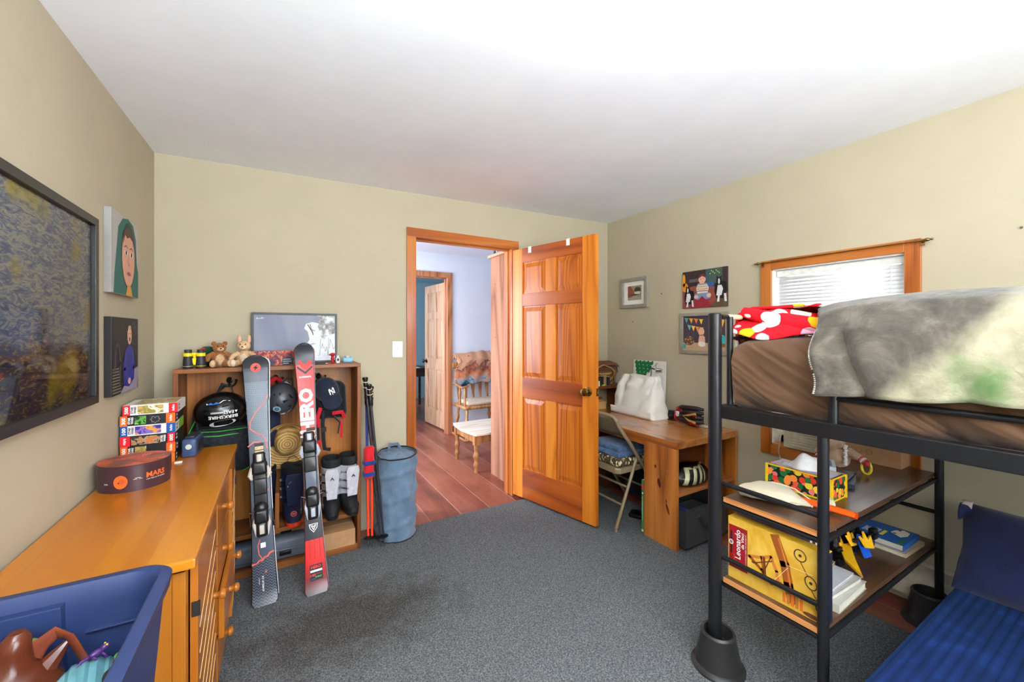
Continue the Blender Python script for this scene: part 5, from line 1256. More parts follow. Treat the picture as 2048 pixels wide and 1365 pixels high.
def redgrad():
    m, nt, b = _base('red_fade_topsheet', .3, 0, .5); v = _coords(nt); sp = _n(nt, 'ShaderNodeSeparateXYZ'); nt.links.new(v, sp.inputs[0])
    nt.links.new(_ramp(nt, sp.outputs[2], [(.0, (60,48,52)), (.06, (110,36,40)), (.16, (214,34,32))]), b.inputs['Base Color'])
redgrad()
def deco2(b, z, zc_):
    W_ = 'card_white'; k = C((44,44,48))
    fz = lambda x, y, q: (x, y, zc_(y)+q)
    b.poly([(-.040, 1.20), (0, 1.165), (.040, 1.20), (.040, 1.187), (0, 1.150), (-.040, 1.187)], C((70,60,62)), None, z+.001, fz)
    hen = [(-.002, 1.175), (-.018, 1.19), (-.026, 1.21), (-.036, 1.215), (-.034, 1.225), (-.026, 1.232), (-.018, 1.228), (-.014, 1.215), (-.002, 1.21)]
    b.poly([(x, y) for x, y in hen], C((240,60,54)), None, z+.0015, fz)
    b.poly([(.002, 1.175), (.016, 1.186), (.024, 1.20), (.034, 1.212), (.036, 1.224), (.028, 1.232), (.018, 1.226), (.010, 1.212), (.002, 1.21)][::-1][::-1], C((240,60,54)), None, z+.0015, fz)
    b.text('ROSSIGNOL', 0, 1.135, .010, W_, None, z+zc_(1.135)+.001, w=.062, bold=.03)
    b.text('HERO', -.002, .945, .072, W_, None, z, w=.25, rot=PI/2, bold=.05)
    for yy in (.80, .825): b.rect(-.040, yy, .036, yy+.010, W_, None, z)
    lab = C((232,196,150)); b.rect(-.010, .775, .034, .85, C((60,30,30)), None, z+.0008); b.rect(-.008, .785, .032, .805, lab, None, z+.0012); b.rect(-.008, .812, .032, .832, lab, None, z+.0012)
    b.text('RENTAL', .012, .795, .008, C((50,40,34)), None, z+.0018, w=.032); b.text('140', .012, .822, .010, C((50,40,34)), None, z+.0018, w=.026)
    b.poly([(-.022, .345), (.022, .345), (.018, .322), (0, .300), (-.018, .322)], W_, None, z); b.poly([(-.018, .342), (.018, .342), (.0145, .323), (0, .305), (-.0145, .323)], C((40,40,44)), None, z+.0005); b.stroke([(-.012, .338), (0, .314), (.012, .338)], .004, W_, None, z+.001); b.stroke([(-.006, .338), (0, .328), (.006, .338)], .003, W_, None, z+.001)
    for xx in (-.022, .0, .026): b.rect(xx-.0007, .17, xx+.0007, .285, C((110,20,26)), None, z); b.rect(xx-.0007, 1.02, xx+.0007, 1.12, C((170,26,30)), None, z)
    b.rect(-.028, .062, .032, .142, C((40,36,40)), None, z)
    b.text('HERO', .002, .130, .014, C((236,60,54)), None, z+.0005, w=.048, bold=.03); b.rect(-.026, .106, .030, .116, W_, None, z+.0005); b.text('140', -.014, .092, .014, C((236,60,54)), None, z+.0005, w=.024, bold=.02)
    b.text('MULTI', .014, .095, .005, C((236,60,54)), None, z+.0005, w=.024); b.text('EVENT', .012, .080, .007, C((90,200,90)), None, z+.0005, w=.030, bold=.02); b.text('GLIDE', -.014, .073, .006, C((70,100,190)), None, z+.0005, w=.022, bold=.02)
    b.text('ROSSIGNOL', 0, .034, .007, C((240,90,90)), None, z, w=.040, bold=.02)
wf2 = lambda t: .074+.038*(2*t-1.0)**2*(1 if t > .5 else 1.15)
s2, Ms2 = ski('ski', 'bright red ski lettered HERO with rooster emblem, leaning on the bookcase', (.178, 2.328, .012), (.130, 2.612, 1.300), 1.328, wf2, [(.275, 'red_fade_topsheet'), (.80, 'ski_charcoal'), (.865, 'ski_red_deep'), (1.21, 'ski_red'), (9, 'ski_charcoal')], deco=deco2, group='skis leaning on the bookcase', rail=C((150,40,40), .3))
binding_parts(s2, Ms2, .745, .455, .08, C((170,174,186), .2))
b = MB(Ms2); b.rbox(-.026, .35+.03, .02, .026, .49, .032, .008, C((170,176,190), .2)); b.text('BOOT', 0, .472, .012, 'card_white', None, .0335, w=.036, bold=.03); obj('silver_plate', b, s2)
b = MB(Ms2); b.rect(-.022, .745+.045, .022, .745+.060, 'card_white', None, .04); obj('toe_badge', b, s2); b = MB(Ms2); b.rbox(-.027, .745-.22, .02, .027, .745-.10, .026, .004, C((96,104,120), .3)); obj('boot_rail', b, s2)
s2b, _m = ski('ski', 'second grey ski strapped back to back behind the red one', (.182, 2.351, .012), (.136, 2.643, 1.297), 1.334, wf2, [(9, 'ski_slate')], flip=True, rail=C((120,128,140), .3), group='skis leaning on the bookcase')

# ------------------------------------------------------------------ ski poles
def pole(label, p0, p1, c, c2, group, band=None, cord=C((220,210,170))):
    p0, p1 = V(p0), V(p1); d = (p1-p0); L = d.length; Mx = F(p0, (1,0,0), (0,1,0))
    z = d.normalized(); x = V((1, 0, 0)); x = (x-z*x.dot(z)).normalized(); y = z.cross(x)
    Mx = Matrix(((x[0], y[0], z[0], p0[0]), (x[1], y[1], z[1], p0[1]), (x[2], y[2], z[2], p0[2]), (0, 0, 0, 1)))
    t = thing('ski_pole', label, 'ski pole', Matrix.Translation(p0), group)
    b = MB(Mx); b.lathe([(.006, .05), (.008, .3)], c); b.lathe([(.008, .3), (.0088, L*.72)], c, cap=False); b.lathe([(.0092, L*.55), (.0094, L-.13)], c2); obj('shaft', b, t)
    b = MB(Mx); b.lathe([(.001, 0), (.004, .012), (.0055, .05)], 'chrome', n=10); obj('tip', b, t)
    b = MB(Mx); b.lathe([(.007, .05), (.03, .062), (.03, .066), (.007, .075)], 'black_plastic', n=20); obj('basket', b, t)
    b = MB(Mx); b.lathe([(.010, L-.14), (.014, L-.12), (.013, L-.10), (.015, L-.08), (.013, L-.06), (.015, L-.04), (.013, L-.025), (.019, L-.015), (.018, L-.003), (.008, L)], 'black_plastic', n=16); obj('grip', b, t)
    b = MB(Mx)
    for q in (.03, .065): b.tube([(.017*math.cos(a), .017*math.sin(a), L-q+.006*math.sin(a)) for a in [2*PI*i/10 for i in range(10)]], .0025, cord, 6, closed=True)
    obj('wrist_cord', b, t)
    return t
orc = C((236,66,34), .35); blc = C((50,70,150), .35); bkc = C((40,42,46), .35)
PG = 'orange and blue ski poles'; PK = 'black ski poles'
pole('orange ski pole with blue upper, left of its pair beside the bookcase', (.494, 2.640, .014), (.512, 2.80, 1.03), orc, blc, PG)
pole('orange ski pole with blue middle and orange neck, right of its pair', (.516, 2.632, .014), (.535, 2.77, 1.02), orc, orc, PG)
pole('black ski pole whose grip tops the bundle, nearer the bookcase', (.566, 2.615, .014), (.492, 2.74, 1.085), bkc, bkc, PK)
pole('black ski pole reaching lower in the bundle, nearer the hamper', (.588, 2.612, .014), (.512, 2.72, 1.04), bkc, bkc, PK)
b = MB(); b.rbox(.462, 2.60, .46, .525, 2.66, .66, .022, 'scarf' if 0 else 'webbing_red', nu=24, nv=14, fn=lambda p: p+V((.012*nz(p.x, p.y, p.z, 30)+.02*(p.z-.5), .0, 0)))
cloth('knit_navy', (40,56,120), big=20)
for z in (.475, .545): b.rbox(.458, 2.595, z, .53, 2.665, z+.03, .012, 'knit_navy', nu=20, nv=8, fn=lambda p: p+V((.010*nz(p.x, p.y, p.z, 30)+.02*(p.z-.5), .0, 0)))
one('rolled_sleeve', 'red and navy striped fabric sleeve bundled around the poles', 'fabric', b)
# ------------------------------------------------------------------ laundry hamper
cloth('denim_blue', (82,104,128), c2=(106,126,146), scale=500, big=9, bump=.25)
hm = thing('laundry_hamper', 'round collapsible blue denim laundry hamper by the doorway', 'laundry hamper', (.70, 2.73, .012))
hc = (.692, 2.745); HR = .130
def hwall(u, w):
    a = 2*PI*u; zz = .012+.545*w
    sp = .5+.5*math.cos(2*PI*(w*3.2-u)+.6)
    r = HR+.006*sp**6*2+.007*nz(math.cos(a)*3, math.sin(a)*3, w*9, 1)+.004*nz(math.cos(a)*2, math.sin(a)*2, w*5, 2)-.003
    return (hc[0]+r*math.cos(a)+.01*w, hc[1]+r*math.sin(a), zz+.01*math.sin(a+.5)*w)
b = MB(); b.grid(hwall, 65, 60, 'denim_blue'); b.oval(0, 0, HR-.002, HR-.002, 'denim_blue', TR(hc[0], hc[1], .013), 0, 40); obj('wall', b, hm, ang=80)
b = MB(); b.tube([tuple(V(hwall(i/48, 1))+V((0, 0, 0))) for i in range(48)], .005, 'nylon_black', 6, closed=True); obj('rim_piping', b, hm); b = MB(); b.tube([tuple(V(hwall(i/48, 0))+V((0, 0, .002))) for i in range(48)], .004, 'nylon_black', 6, closed=True); obj('base_piping', b, hm)
b = MB(); b.grid(lambda u, w: (hc[0]+.008+w*(HR-.012)*math.cos(2*PI*u), hc[1]+w*(HR-.012)*math.sin(2*PI*u), .545+(.028*(1-w*w))+.014*nz(w*math.cos(2*PI*u)*2, w*math.sin(2*PI*u)*2, 1, 2)), 49, 16, 'denim_blue'); obj('lid', b, hm)
b = MB(); b.tube([(hc[0]-.03, hc[1]+.08, .565), (hc[0]-.02, hc[1]+.08, .60), (hc[0]+.03, hc[1]+.07, .602), (hc[0]+.05, hc[1]+.07, .565)], .010, 'denim_blue', 8, sec=(1, .3)); obj('handle', b, hm)
# ================================================================== RIGHT WALL PICTURES
def rface(b): pass
plain('grey_frame', (150,144,132), .5)
def pic_small(b, M):
    z = .0085
    b.rect(.025, .025, .287, .247, C((236,234,226)), None, z)
    b.rect(.075, .07, .235, .20, C((150,140,110)), None, z+.0004)
    b.poly([(.075, .07), (.235, .07), (.235, .10), (.16, .105), (.075, .10)], C((160,156,140)), None, z+.0007); b.poly([(.075, .095), (.13, .10), (.16, .13), (.11, .20), (.075, .20)], C((150,80,66)), None, z+.0007)
    b.oval(.19, .16, .038, .026, C((70,70,50)), None, z+.0009); b.oval(.19, .135, .036, .014, C((206,206,190)), None, z+.0012); b.poly([(.09, .12), (.17, .125), (.22, .118), (.16, .112)], C((60,50,50)), None, z+.0012)
    for k in range(4): b.rect(.168+k*.012, .145, .174+k*.012, .168, C((30,30,26)), None, z+.0013)
framed('framed_photo', 'small square grey frame with white mat, leftmost on the right wall', F((XR, 2.733, 1.600), (0,-1,0), (0,0,1)), .312, .270, .030, .03, 'grey_frame', 'card_white', pic_small, depth=.010, glassy=False)
def dogs(b, M=None):
    z = .0125; w, h = .368, .288
    k = C
    b.rect(0, 0, w, h, k((58,44,44)), None, z)
    b.rect(.06, .20, .14, .225, k((96,88,88)), None, z+.0003)
    b.poly([(.0, .0), (w, 0), (w, .11), (.25, .16), (.1, .17), (0, .16)], k((140,72,62)), None, z+.0003)
    b.poly([(.06, 0), (.25, 0), (.21, .07), (.12, .09)], k((150,44,56)), None, z+.0006); b.poly([(.23, 0), (w, 0), (w, .08), (.30, .07)], k((96,78,60)), None, z+.0006)
    b.poly([(.2, .18), (.33, .17), (.33, h), (.2, h)], k((70,92,80)), None, z+.0004); b.rect(.205, .17, .222, h, k((60,84,110)), None, z+.0006); b.oval(.24, .17, .028, .02, k((60,90,150)), None, z+.0007)
    for i in range(7): b.oval(.235+.012*i, .25+.01*((i*5) % 3), .004, .004, k((210,220,110)), None, z+.0008)
    b.oval(.012, .22, .014, .05, k((228,150,40)), None, z+.0007); b.oval(.022, .165, .028, .035, k((222,140,40)), None, z+.0007)
    # baby
    b.oval(.17, .215, .030, .034, k((226,172,146)), None, z+.001); b.poly([(.143, .225), (.15, .252), (.18, .258), (.198, .24), (.198, .225), (.17, .24)], k((110,60,44)), None, z+.0013)
    for cx in (.16, .182): b.oval(cx, .218, .003, .003, k((40,26,24)), None, z+.0014)
    b.stroke([(.166, .199), (.178, .199)], .002, k((170,80,80)), None, z+.0014)
    b.poly([(.135, .185), (.205, .185), (.225, .15), (.215, .11), (.13, .11), (.12, .15)], k((214,204,186)), None, z+.001)
    for i, c in enumerate(((90,110,150), (190,150,80), (120,130,150), (90,110,150))): b.rect(.128, .175-.017*i, .215, .181-.017*i, k(c), None, z+.0012)
    b.poly([(.11, .11), (.235, .11), (.24, .07), (.20, .06), (.17, .09), (.14, .06), (.105, .07)], k((120,140,180)), None, z+.0013); b.oval(.12, .085, .02, .014, k((214,180,160)), None, z+.0016); b.oval(.225, .09, .018, .016, k((224,190,160)), None, z+.0016); b.oval(.17, .14, .03, .012, k((222,170,146)), None, z+.0015)
    # dogs
    for ox, oy, s in ((.03, .03, 1), (.285, .06, 1.15)):
        P_ = lambda pts, c, q: b.poly([(ox+x*s, oy+y*s) for x, y in pts], k(c), None, z+q)
        P_([(0, 0), (.05, 0), (.075, .05), (.07, .10), (.04, .11), (-.005, .10), (-.015, .05)], (26,24,28), .0016)
        P_([(.0, .02), (.035, .02), (.045, .06), (.035, .085), (.01, .085)], (226,222,224), .0019)
        b.oval(ox+.018*s, oy+.115*s, .019*s, .022*s, k((26,24,28)), None, z+.0017); b.oval(ox+.018*s, oy+.11*s, .006*s, .018*s, k((230,226,226)), None, z+.002)
        P_([(.0, .13), (.002, .148), (.012, .135)], (26,24,28), .0018); P_([(.036, .13), (.034, .148), (.024, .135)], (26,24,28), .0018)
        P_([(.005, -.02), (.02, -.02), (.025, .03), (.012, .03)], (230,226,226), .002); P_([(.055, -.02), (.07, -.02), (.065, .03), (.05, .03)], (230,226,226), .002)
Mq = F((XR, 2.075, 1.565), (0,-1,0), (0,0,1))
t = thing('canvas_print', 'unframed photo print of a baby sitting between two black and white dogs', 'picture', (XR-.01, 1.89, 1.565))
b = MB(Mq); b.box(0, 0, 0, .368, .288, .012, C((54,44,44))); obj('panel', b, t, bevel=.003); b = MB(Mq); dogs(b); obj('photo', b, t)
def bunting(b, M):
    z = .0085; w, h = .40, .315; k = C
    b.rect(.024, .024, w-.024, h-.024, k((74,62,74)), None, z)
    for i in range(7): b.rect(.03+.05*i, .1, .033+.05*i, h-.026, k((58,48,58)), None, z+.0003)
    b.rect(.024, .024, w-.024, .085, k((190,160,128)), None, z+.0004)
    rows = [((.03, .27), (.2, .255), ((70,160,160), (230,170,60), (226,130,60), (240,200,60))), ((.06, .215), (.2, .19), ((90,180,180), (240,200,60), (232,140,80), (240,200,60)))]
    for (x0, y0), (x1, y1), cs in rows:
        b.stroke([(x0, y0+.008), (x1, y1+.008)], .002, k((200,190,170)), None, z+.0006)
        for i, c in enumerate(cs): x = x0+(x1-x0)*(i+.5)/4; y = y0+(y1-y0)*(i+.5)/4; b.poly([(x-.016, y+.008), (x+.002, y-.032), (x+.016, y+.008)], k(c), None, z+.0008)
    for i, c in enumerate(((90,180,180), (240,190,60))): b.poly([(.30+.035*i, .26), (.315+.035*i, .20), (.33+.035*i, .255)], k(c), None, z+.0008)
    b.oval(.075, .10, .045, .036, k((120,84,60)), None, z+.0008)
    for i in range(16): a = i*2.4; r = .006*math.sqrt(i)*1.6; b.oval(.075+r*math.cos(a)*1.2, .10+r*math.sin(a), .006, .004, k((206,176,140) if i % 2 else (70,46,36)), None, z+.0011)
    b.oval(.035, .055, .012, .02, k((40,170,150)), None, z+.0009); b.oval(.345, .11, .034, .036, k((50,190,190)), None, z+.0008, 14); b.oval(.35, .07, .025, .014, k((150,90,50)), None, z+.0012)
    b.oval(.18, .17, .026, .03, k((228,176,146)), None, z+.001); b.poly([(.15, .06), (.215, .06), (.21, .13), (.19, .15), (.165, .145)], k((226,176,150)), None, z+.001); b.oval(.185, .075, .03, .02, k((230,224,210)), None, z+.0013)
framed('framed_photo', 'grey-framed photo of a baby under bunting with pinecones, partly behind the bed post', F((XR, 2.095, 1.212), (0,-1,0), (0,0,1)), .40, .315, .024, .022, 'grey_frame', 'card_white', bunting, depth=.010, glassy=False)

# ================================================================== DESK
wood('desk_z', (96,46,12), (168,94,32), (204,130,58), axis='z', rough=.3, freq=14, scale=3.4, coat=.4)
wood('desk_y', (112,56,18), (172,98,40), (202,132,66), axis='y', rough=.25, freq=12, scale=3.4, coat=.6)
wood('desk_x', (92,48,16), (150,86,36), (184,116,58), axis='x', rough=.35, freq=12, scale=3.4, coat=.3)
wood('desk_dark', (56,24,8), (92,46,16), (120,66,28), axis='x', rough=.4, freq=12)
D0, D1, E0, E1, DH = 2.135, 2.785, 1.63, 2.90, .69
dk = thing('desk', 'orange-brown pine desk with open end cubbies along the right wall', 'desk', (2.46, 2.26, .012))
b = MB(); b.box(D0, E0, DH-.045, D1, E1, DH, 'desk_y'); obj('top_board', b, dk, bevel=.004)
b = MB(); b.box(D0, E0+.004, .012, D0+.022, 1.89, DH-.045, 'desk_z'); obj('front_board', b, dk, bevel=.002)
# knots
b = MB(F((D0, 1.89, 0), (0,-1,0), (0,0,1)))
blotch('knot_wood', [(.3, (60,20,6)), (.6, (100,40,14))], 60, 2, .4, 1, 'LINEAR')
b.oval(.125, .40, .013, .030, 'knot_wood', None, .0006, 20, .2); b.oval(.095, .50, .008, .012, 'knot_wood', None, .0006, 14, .2); b.oval(.19, .255, .008, .035, 'knot_wood', None, .0006, 16, .35); b.oval(.18, .30, .005, .012, 'knot_wood', None, .0006, 14, .35)
obj('knots', b, dk)
b = MB(); b.box(D1-.022, E0+.004, .012, D1, 1.89, DH-.045, 'desk_z'); obj('rear_board', b, dk, bevel=.002)
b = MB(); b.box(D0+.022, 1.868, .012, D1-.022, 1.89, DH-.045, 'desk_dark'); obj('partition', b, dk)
b = MB(); b.box(D0+.022, E0+.01, .342, D1-.022, 1.868, .364, 'desk_x'); obj('shelf', b, dk, bevel=.002)
b = MB(); b.box(D0+.022, E0+.01, .012, D1-.022, 1.868, .03, 'desk_x'); obj('bottom_board', b, dk, bevel=.002)
b = MB(); b.box(D0+.02, 2.875, .012, D1, 2.897, DH-.045, 'desk_z'); obj('end_panel', b, dk, bevel=.002)
b = MB(); b.box(D0+.01, 1.89, DH-.075, D0+.03, 2.875, DH-.045, 'desk_y'); obj('apron', b, dk)
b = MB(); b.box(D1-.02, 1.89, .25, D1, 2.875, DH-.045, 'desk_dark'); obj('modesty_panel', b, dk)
# hutch riser at the far end
rs = thing('desk_riser', 'brown wooden shelf riser standing on the desk far end', 'shelf', (2.5, 2.79, DH))
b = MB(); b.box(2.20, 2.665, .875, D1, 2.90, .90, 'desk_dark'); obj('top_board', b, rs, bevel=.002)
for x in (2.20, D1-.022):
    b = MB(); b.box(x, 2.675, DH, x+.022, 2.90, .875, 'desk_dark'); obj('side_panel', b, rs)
# on the riser
plain('kraft2', (196,150,92), .8)
b = MB(); b.box(2.40, 2.70, DH, 2.56, 2.86, .755, 'kraft2'); one('flat_carton', 'small tan carton under the desk riser', 'box', b, bevel=.002)
b = MB(TR(2.49, 2.78, .7555)); b.lathe([(.07, 0), (.07, .02), (.06, .026), (.0001, .026)], C((206,130,50), .3), n=30); b.lathe([(.075, .026), (.075, .03), (.0001, .03)], C((120,80,50), .4), n=30); one('round_wooden_tin', 'round orange-brown tin stacked on the tan carton', 'tin', b)
for i, (x, y, c, lab, hh) in enumerate(((2.475, 2.715, (24,24,28), 'black thread spool leftmost on the riser', .085), (2.51, 2.70, (30,30,30), 'black thread spool between the white cup and the tan spool', .085), (2.55, 2.705, (160,124,84), 'tan thread spool standing on the riser', .085), (2.595, 2.71, (34,32,40), 'dark thread spool nearest the white bag', .075))):
    b = MB(TR(x, y, .90)); r_ = .017; b.lathe([(r_, 0), (r_, .003), (r_*.85, .004), (r_*.88, hh*.5), (r_*.85, hh-.004), (r_, hh-.003), (r_, hh), (.004, hh), (.0001, hh)], C(c, .7)); b.lathe([(r_*1.02, hh), (r_*1.02, hh+.003), (.0001, hh+.003)], C((190,176,150)))
    one('thread_spool', lab, 'spool', b, group='thread spools on the desk riser')
b = MB(TR(2.455, 2.69, .90)); b.box(-.015, -.012, 0, .012, .012, .045, 'card_white'); one('white_cup', 'little white square cup at the door side of the riser', 'cup', b, bevel=.002)
b = MB(TR(2.505, 2.673, .9)); b.rbox(-.016, -.006, 0, .018, .012, .012, .005, C((140,206,60))); one('green_eraser', 'lime green eraser in front of the thread spools', 'eraser', b)
# wicker basket and leather bag
def wicker():
    m, nt, bb = _base('wicker', .8, 0, .2); v = _coords(nt); c = _n(nt, 'ShaderNodeTexBrick'); nt.links.new(v, c.inputs[0]); c.inputs['Scale'].default_value = 45; c.inputs['Mortar Size'].default_value = .06
    c.inputs['Color1'].default_value = lin((214,172,112)); c.inputs['Color2'].default_value = lin((180,134,80)); c.inputs['Mortar'].default_value = lin((110,74,40)); nt.links.new(c.outputs[0], bb.inputs['Base Color']); _bump(nt, bb, c.outputs['Fac'], -.5, .004)
wicker()
bk_ = thing('wicker_basket', 'tan wicker basket on the desk riser in the corner', 'basket', (2.60, 2.82, .90))
b = MB(TR(2.60, 2.822, .90)); b.loft([(0, 0, 0, .15, .062, 0, .5), (0, 0, .06, .165, .068, 0, .5), (0, 0, .115, .175, .072, 0, .5)], 'wicker', n=40); obj('body', b, bk_)
b = MB(TR(2.60, 2.822, .90)); b.loft([(0, 0, .108, .178, .075, 0, .5), (0, 0, .122, .178, .075, 0, .5)], 'wicker', n=40); b.tube([(.08, -.074, .12), (.09, -.085, .05), (.095, -.08, .01)], .003, 'black_plastic', 6); obj('rim', b, bk_)
plain('leather_brown', (118,74,54), .45, 0, .12, 30, .1)
lb = thing('leather_bag', 'worn brown leather satchel lying open on the wicker basket', 'bag', (2.60, 2.82, 1.02))
b = MB(TR(2.60, 2.82, 1.022, .05)); b.rbox(-.16, -.065, 0, .155, .07, .05, .024, 'leather_brown', nu=32, nv=12, fn=lambda p: p+V((0, 0, .012*nz(p.x, p.y, p.z, 12)))); obj('body', b, lb)
b = MB(TR(2.60, 2.82, 1.022, .05)); b.grid(lambda u, w: (-.13+.30*u, .065-.14*w, .055+.03*math.sin(PI*w*.8)+.008*nz(u*4, w*4, 3)-.045*max(0, w-.75)*4*.5-.02*max(0, u-.8)*5), 24, 14, 'leather_brown'); obj('flap', b, lb, solid=.004)
b = MB(TR(2.60, 2.82, 1.022, .05)); b.tube([(-.12, -.07, .03), (-.04, -.085, .06), (.05, -.085, .03), (.10, -.08, -.0)], .006, C((190,150,100), .5), 6); b.tube([(.16, 0, .06), (.185, -.03, .03), (.19, -.04, -.02)], .003, C((60,40,34)), 6); obj('strap', b, lb)
# drawing board leaning at the wall behind the bag
MS = F((2.748, 2.565, DH), (0,-1,0), (.05,0,1))
sg = thing('painted_board', 'white board painted with green leaves and a ski chairlift, leaning on the wall', 'picture', (2.76, 2.39, DH))
b = MB(MS); b.box(0, 0, -.006, .345, .445, .004, C((232,228,222))); obj('board', b, sg, bevel=.001)
b = MB(MS); gk = C((22,120,66)); kk = C((70,74,78)); rr = random.Random(4)
for i in range(9):
    for j in range(3+(i < 5)):
        x = .03+.022*i+.006*j; y = .425-.032*j-.008*(i % 2)
        if x-.0 > .19 and j > 0: continue
        b.oval(x, y, .013, .020, gk, None, .0046, 10, -.4+.2*(j % 2))
b.stroke([(.05, .27), (.16, .345), (.27, .43)], .003, kk, None, .005); b.stroke([(.08, .285), (.20, .355)], .003, kk, None, .005)
b.stroke([(.185, .26), (.20, .33), (.20, .37)], .014, C((120,124,130)), None, .0052); b.stroke([(.185, .235), (.188, .262)], .014, C((176,96,86)), None, .0054); b.stroke([(.18, .385), (.235, .375)], .012, kk, None, .0056)
b.stroke([(.25, .43), (.245, .39), (.25, .345), (.31, .355), (.315, .38), (.25, .385)], .004, kk, None, .0058); b.stroke([(.255, .36), (.30, .366)], .014, kk, None, .0056)
b.tube([(.115+.02*math.cos(a), .275+.014*math.sin(a), .0052) for a in [2*PI*i/16 for i in range(16)]], .0015, kk, 4, closed=True); b.stroke([(.13, .27), (.145, .255)], .003, kk, None, .0052)
obj('painting', b, sg)
# white cloth bag
cloth('canvas_white', (244,243,236), var=.03, scale=500, bump=.2, big=4, sheen=0)
bg_ = thing('white_bag', 'crumpled white fabric bag standing full on the desk', 'bag', (2.60, 2.36, DH))
MBG = TR(2.62, 2.365, DH, -.03)
def bagg(u, w):
    a = 2*PI*u; t = w
    hx_ = .105*(1-.62*t**1.5); hy_ = .235*(1-.17*t)
    pw_ = .32+.25*t
    x = math.copysign(abs(math.cos(a))**pw_, math.cos(a))*hx_; y = math.copysign(abs(math.sin(a))**pw_, math.sin(a))*hy_
    cr = min(1, t*6)
    k1 = abs(nz(y*9, t*1.6, x*4, 1))*.035+nz(y*14, t*5, x*9)*.014+.006*abs(math.sin(t*5+y*26))
    x += math.copysign(1, math.cos(a))*k1*cr*(.9 if x < 0 else .3)
    y += .02*nz(t*5, x*8, 3)*cr
    z = .325*t+(.012*math.sin(y*22)+.015*nz(y*9, x*9, 7))*t
    return (x, y, z)
b = MB(MBG); b.grid(bagg, 121, 50, 'canvas_white')
b.grid(lambda u, w: tuple(V(bagg(u, 1))*(1-w)+V((0, 0, .318+.01*math.sin(u*12)))*w), 121, 6, 'canvas_white'); obj('body', b, bg_, ang=70)
b = MB(MBG); b.grid(lambda u, w: (-.112+.006*nz(u*9, w*3, 0)-.004*w, -.225+.45*u, .005+.055*w), 40, 5, 'canvas_white'); obj('hem', b, bg_, solid=.003)
# power adapter and cord
ad = thing('power_adapter', 'black power adapter with cord against the wall on the desk', 'adapter', (2.72, 2.16, DH))
b = MB(TR(2.72, 2.15, DH, .25)); b.rbox(-.03, -.045, 0, .03, .045, .06, .008, 'black_plastic'); b.rbox(-.034, -.04, .02, -.028, .04, .032, .003, C((60,60,64))); obj('body', b, ad)
b = MB(); b.tube([(2.71, 2.105, DH+.02), (2.69, 2.06, DH+.006), (2.70, 2.0, DH+.005), (2.72, 1.93, DH+.004), (2.70, 2.03, DH+.004), (2.66, 2.12, DH+.004)], .003, 'black_plastic', 6); b.rbox(2.685, 2.035, DH, 2.70, 2.055, DH+.012, .004, 'chrome'); obj('cord', b, ad)
# baseball glove
plain('leather_black', (38,32,34), .45, 0, .1, 30, .1); plain('leather_red', (186,30,44), .45); plain('leather_ochre', (196,152,70), .55, 0, .12, 30, .1)
gl = thing('baseball_glove', 'black baseball glove with red lacing and ochre lining on the desk', 'baseball glove', (2.67, 1.90, DH))
MG = TR(2.655, 1.90, DH, -.1)
for k, (z, r) in enumerate(((.028, .027), (.055, .024), (.085, .022), (.112, .020))):
    b = MB(MG); b.tube([(-.02, .10, z*.9+.01), (-.045, .05, z*1.1+.005), (-.05, -.01, z*1.15+.004), (-.03, -.07, z*1.15+.006), (0, -.105, z*1.05+.01)], [r*.8, r, r*1.05, r*.95, r*.6], 'leather_black', 10, sec=(.9, .8)); obj('finger_stall', b, gl)
b = MB(MG); b.ell((.02, .02, .06), (.05, .085, .058), 'leather_black'); obj('palm_back', b, gl)
b = MB(MG); b.tube([(-.062, -.085, .10), (-.068, -.04, .085), (-.062, .02, .07), (-.068, -.03, .045), (-.064, -.085, .035)], .009, 'leather_ochre', 8); b.tube([(-.058, -.09, .075), (-.064, -.03, .066), (-.06, .0, .06), (-.06, -.05, .055)], .010, C((24,20,22)), 8); obj('lining', b, gl)
b = MB(MG)
for i in range(12):
    y = .09-.016*i; b.tube([(-.052, y, .122-.0025*i), (-.066, y-.004, .112-.003*i), (-.058, y-.008, .104-.003*i)], .0035, 'leather_red', 6)
    b.tube([(-.04, y, .012), (-.06, y-.004, .02), (-.062, y-.008, .030)], .0035, 'leather_red', 6)
b.tube([(-.03, .105, .015), (-.05, .112, .04), (-.045, .112, .08), (-.03, .09, .115)], .008, 'leather_red', 8); b.tube([(-.03, .09, .118), (-.035, 0, .138), (-.015, -.09, .132)], .004, 'leather_red', 6); obj('red_lacing', b, gl)
b = MB(MG); b.rbox(-.062, .068, .055, -.05, .096, .092, .004, 'card_white'); b.stroke([(.075, .065), (.085, .083)], .004, C((60,60,66)), F((-.0625, 0, 0), (0,1,0), (0,0,1)) @ Matrix.Diagonal((1,1,-1,1)), .0004); obj('tag', b, gl)
b = MB(TR(2.70, 1.815, DH, .3)); b.box(-.03, -.04, 0, .03, .04, .002, 'card_white'); one('paper_slip', 'white paper slip near the desk corner by the bed post', 'paper', b)
b = MB(TR(2.26, 2.15, DH, .1)); b.box(-.05, -.07, 0, .05, .10, .0012, C((150,132,122), .2)); one('clear_sleeve', 'shiny plastic sleeve lying at the desk front edge', 'sleeve', b)
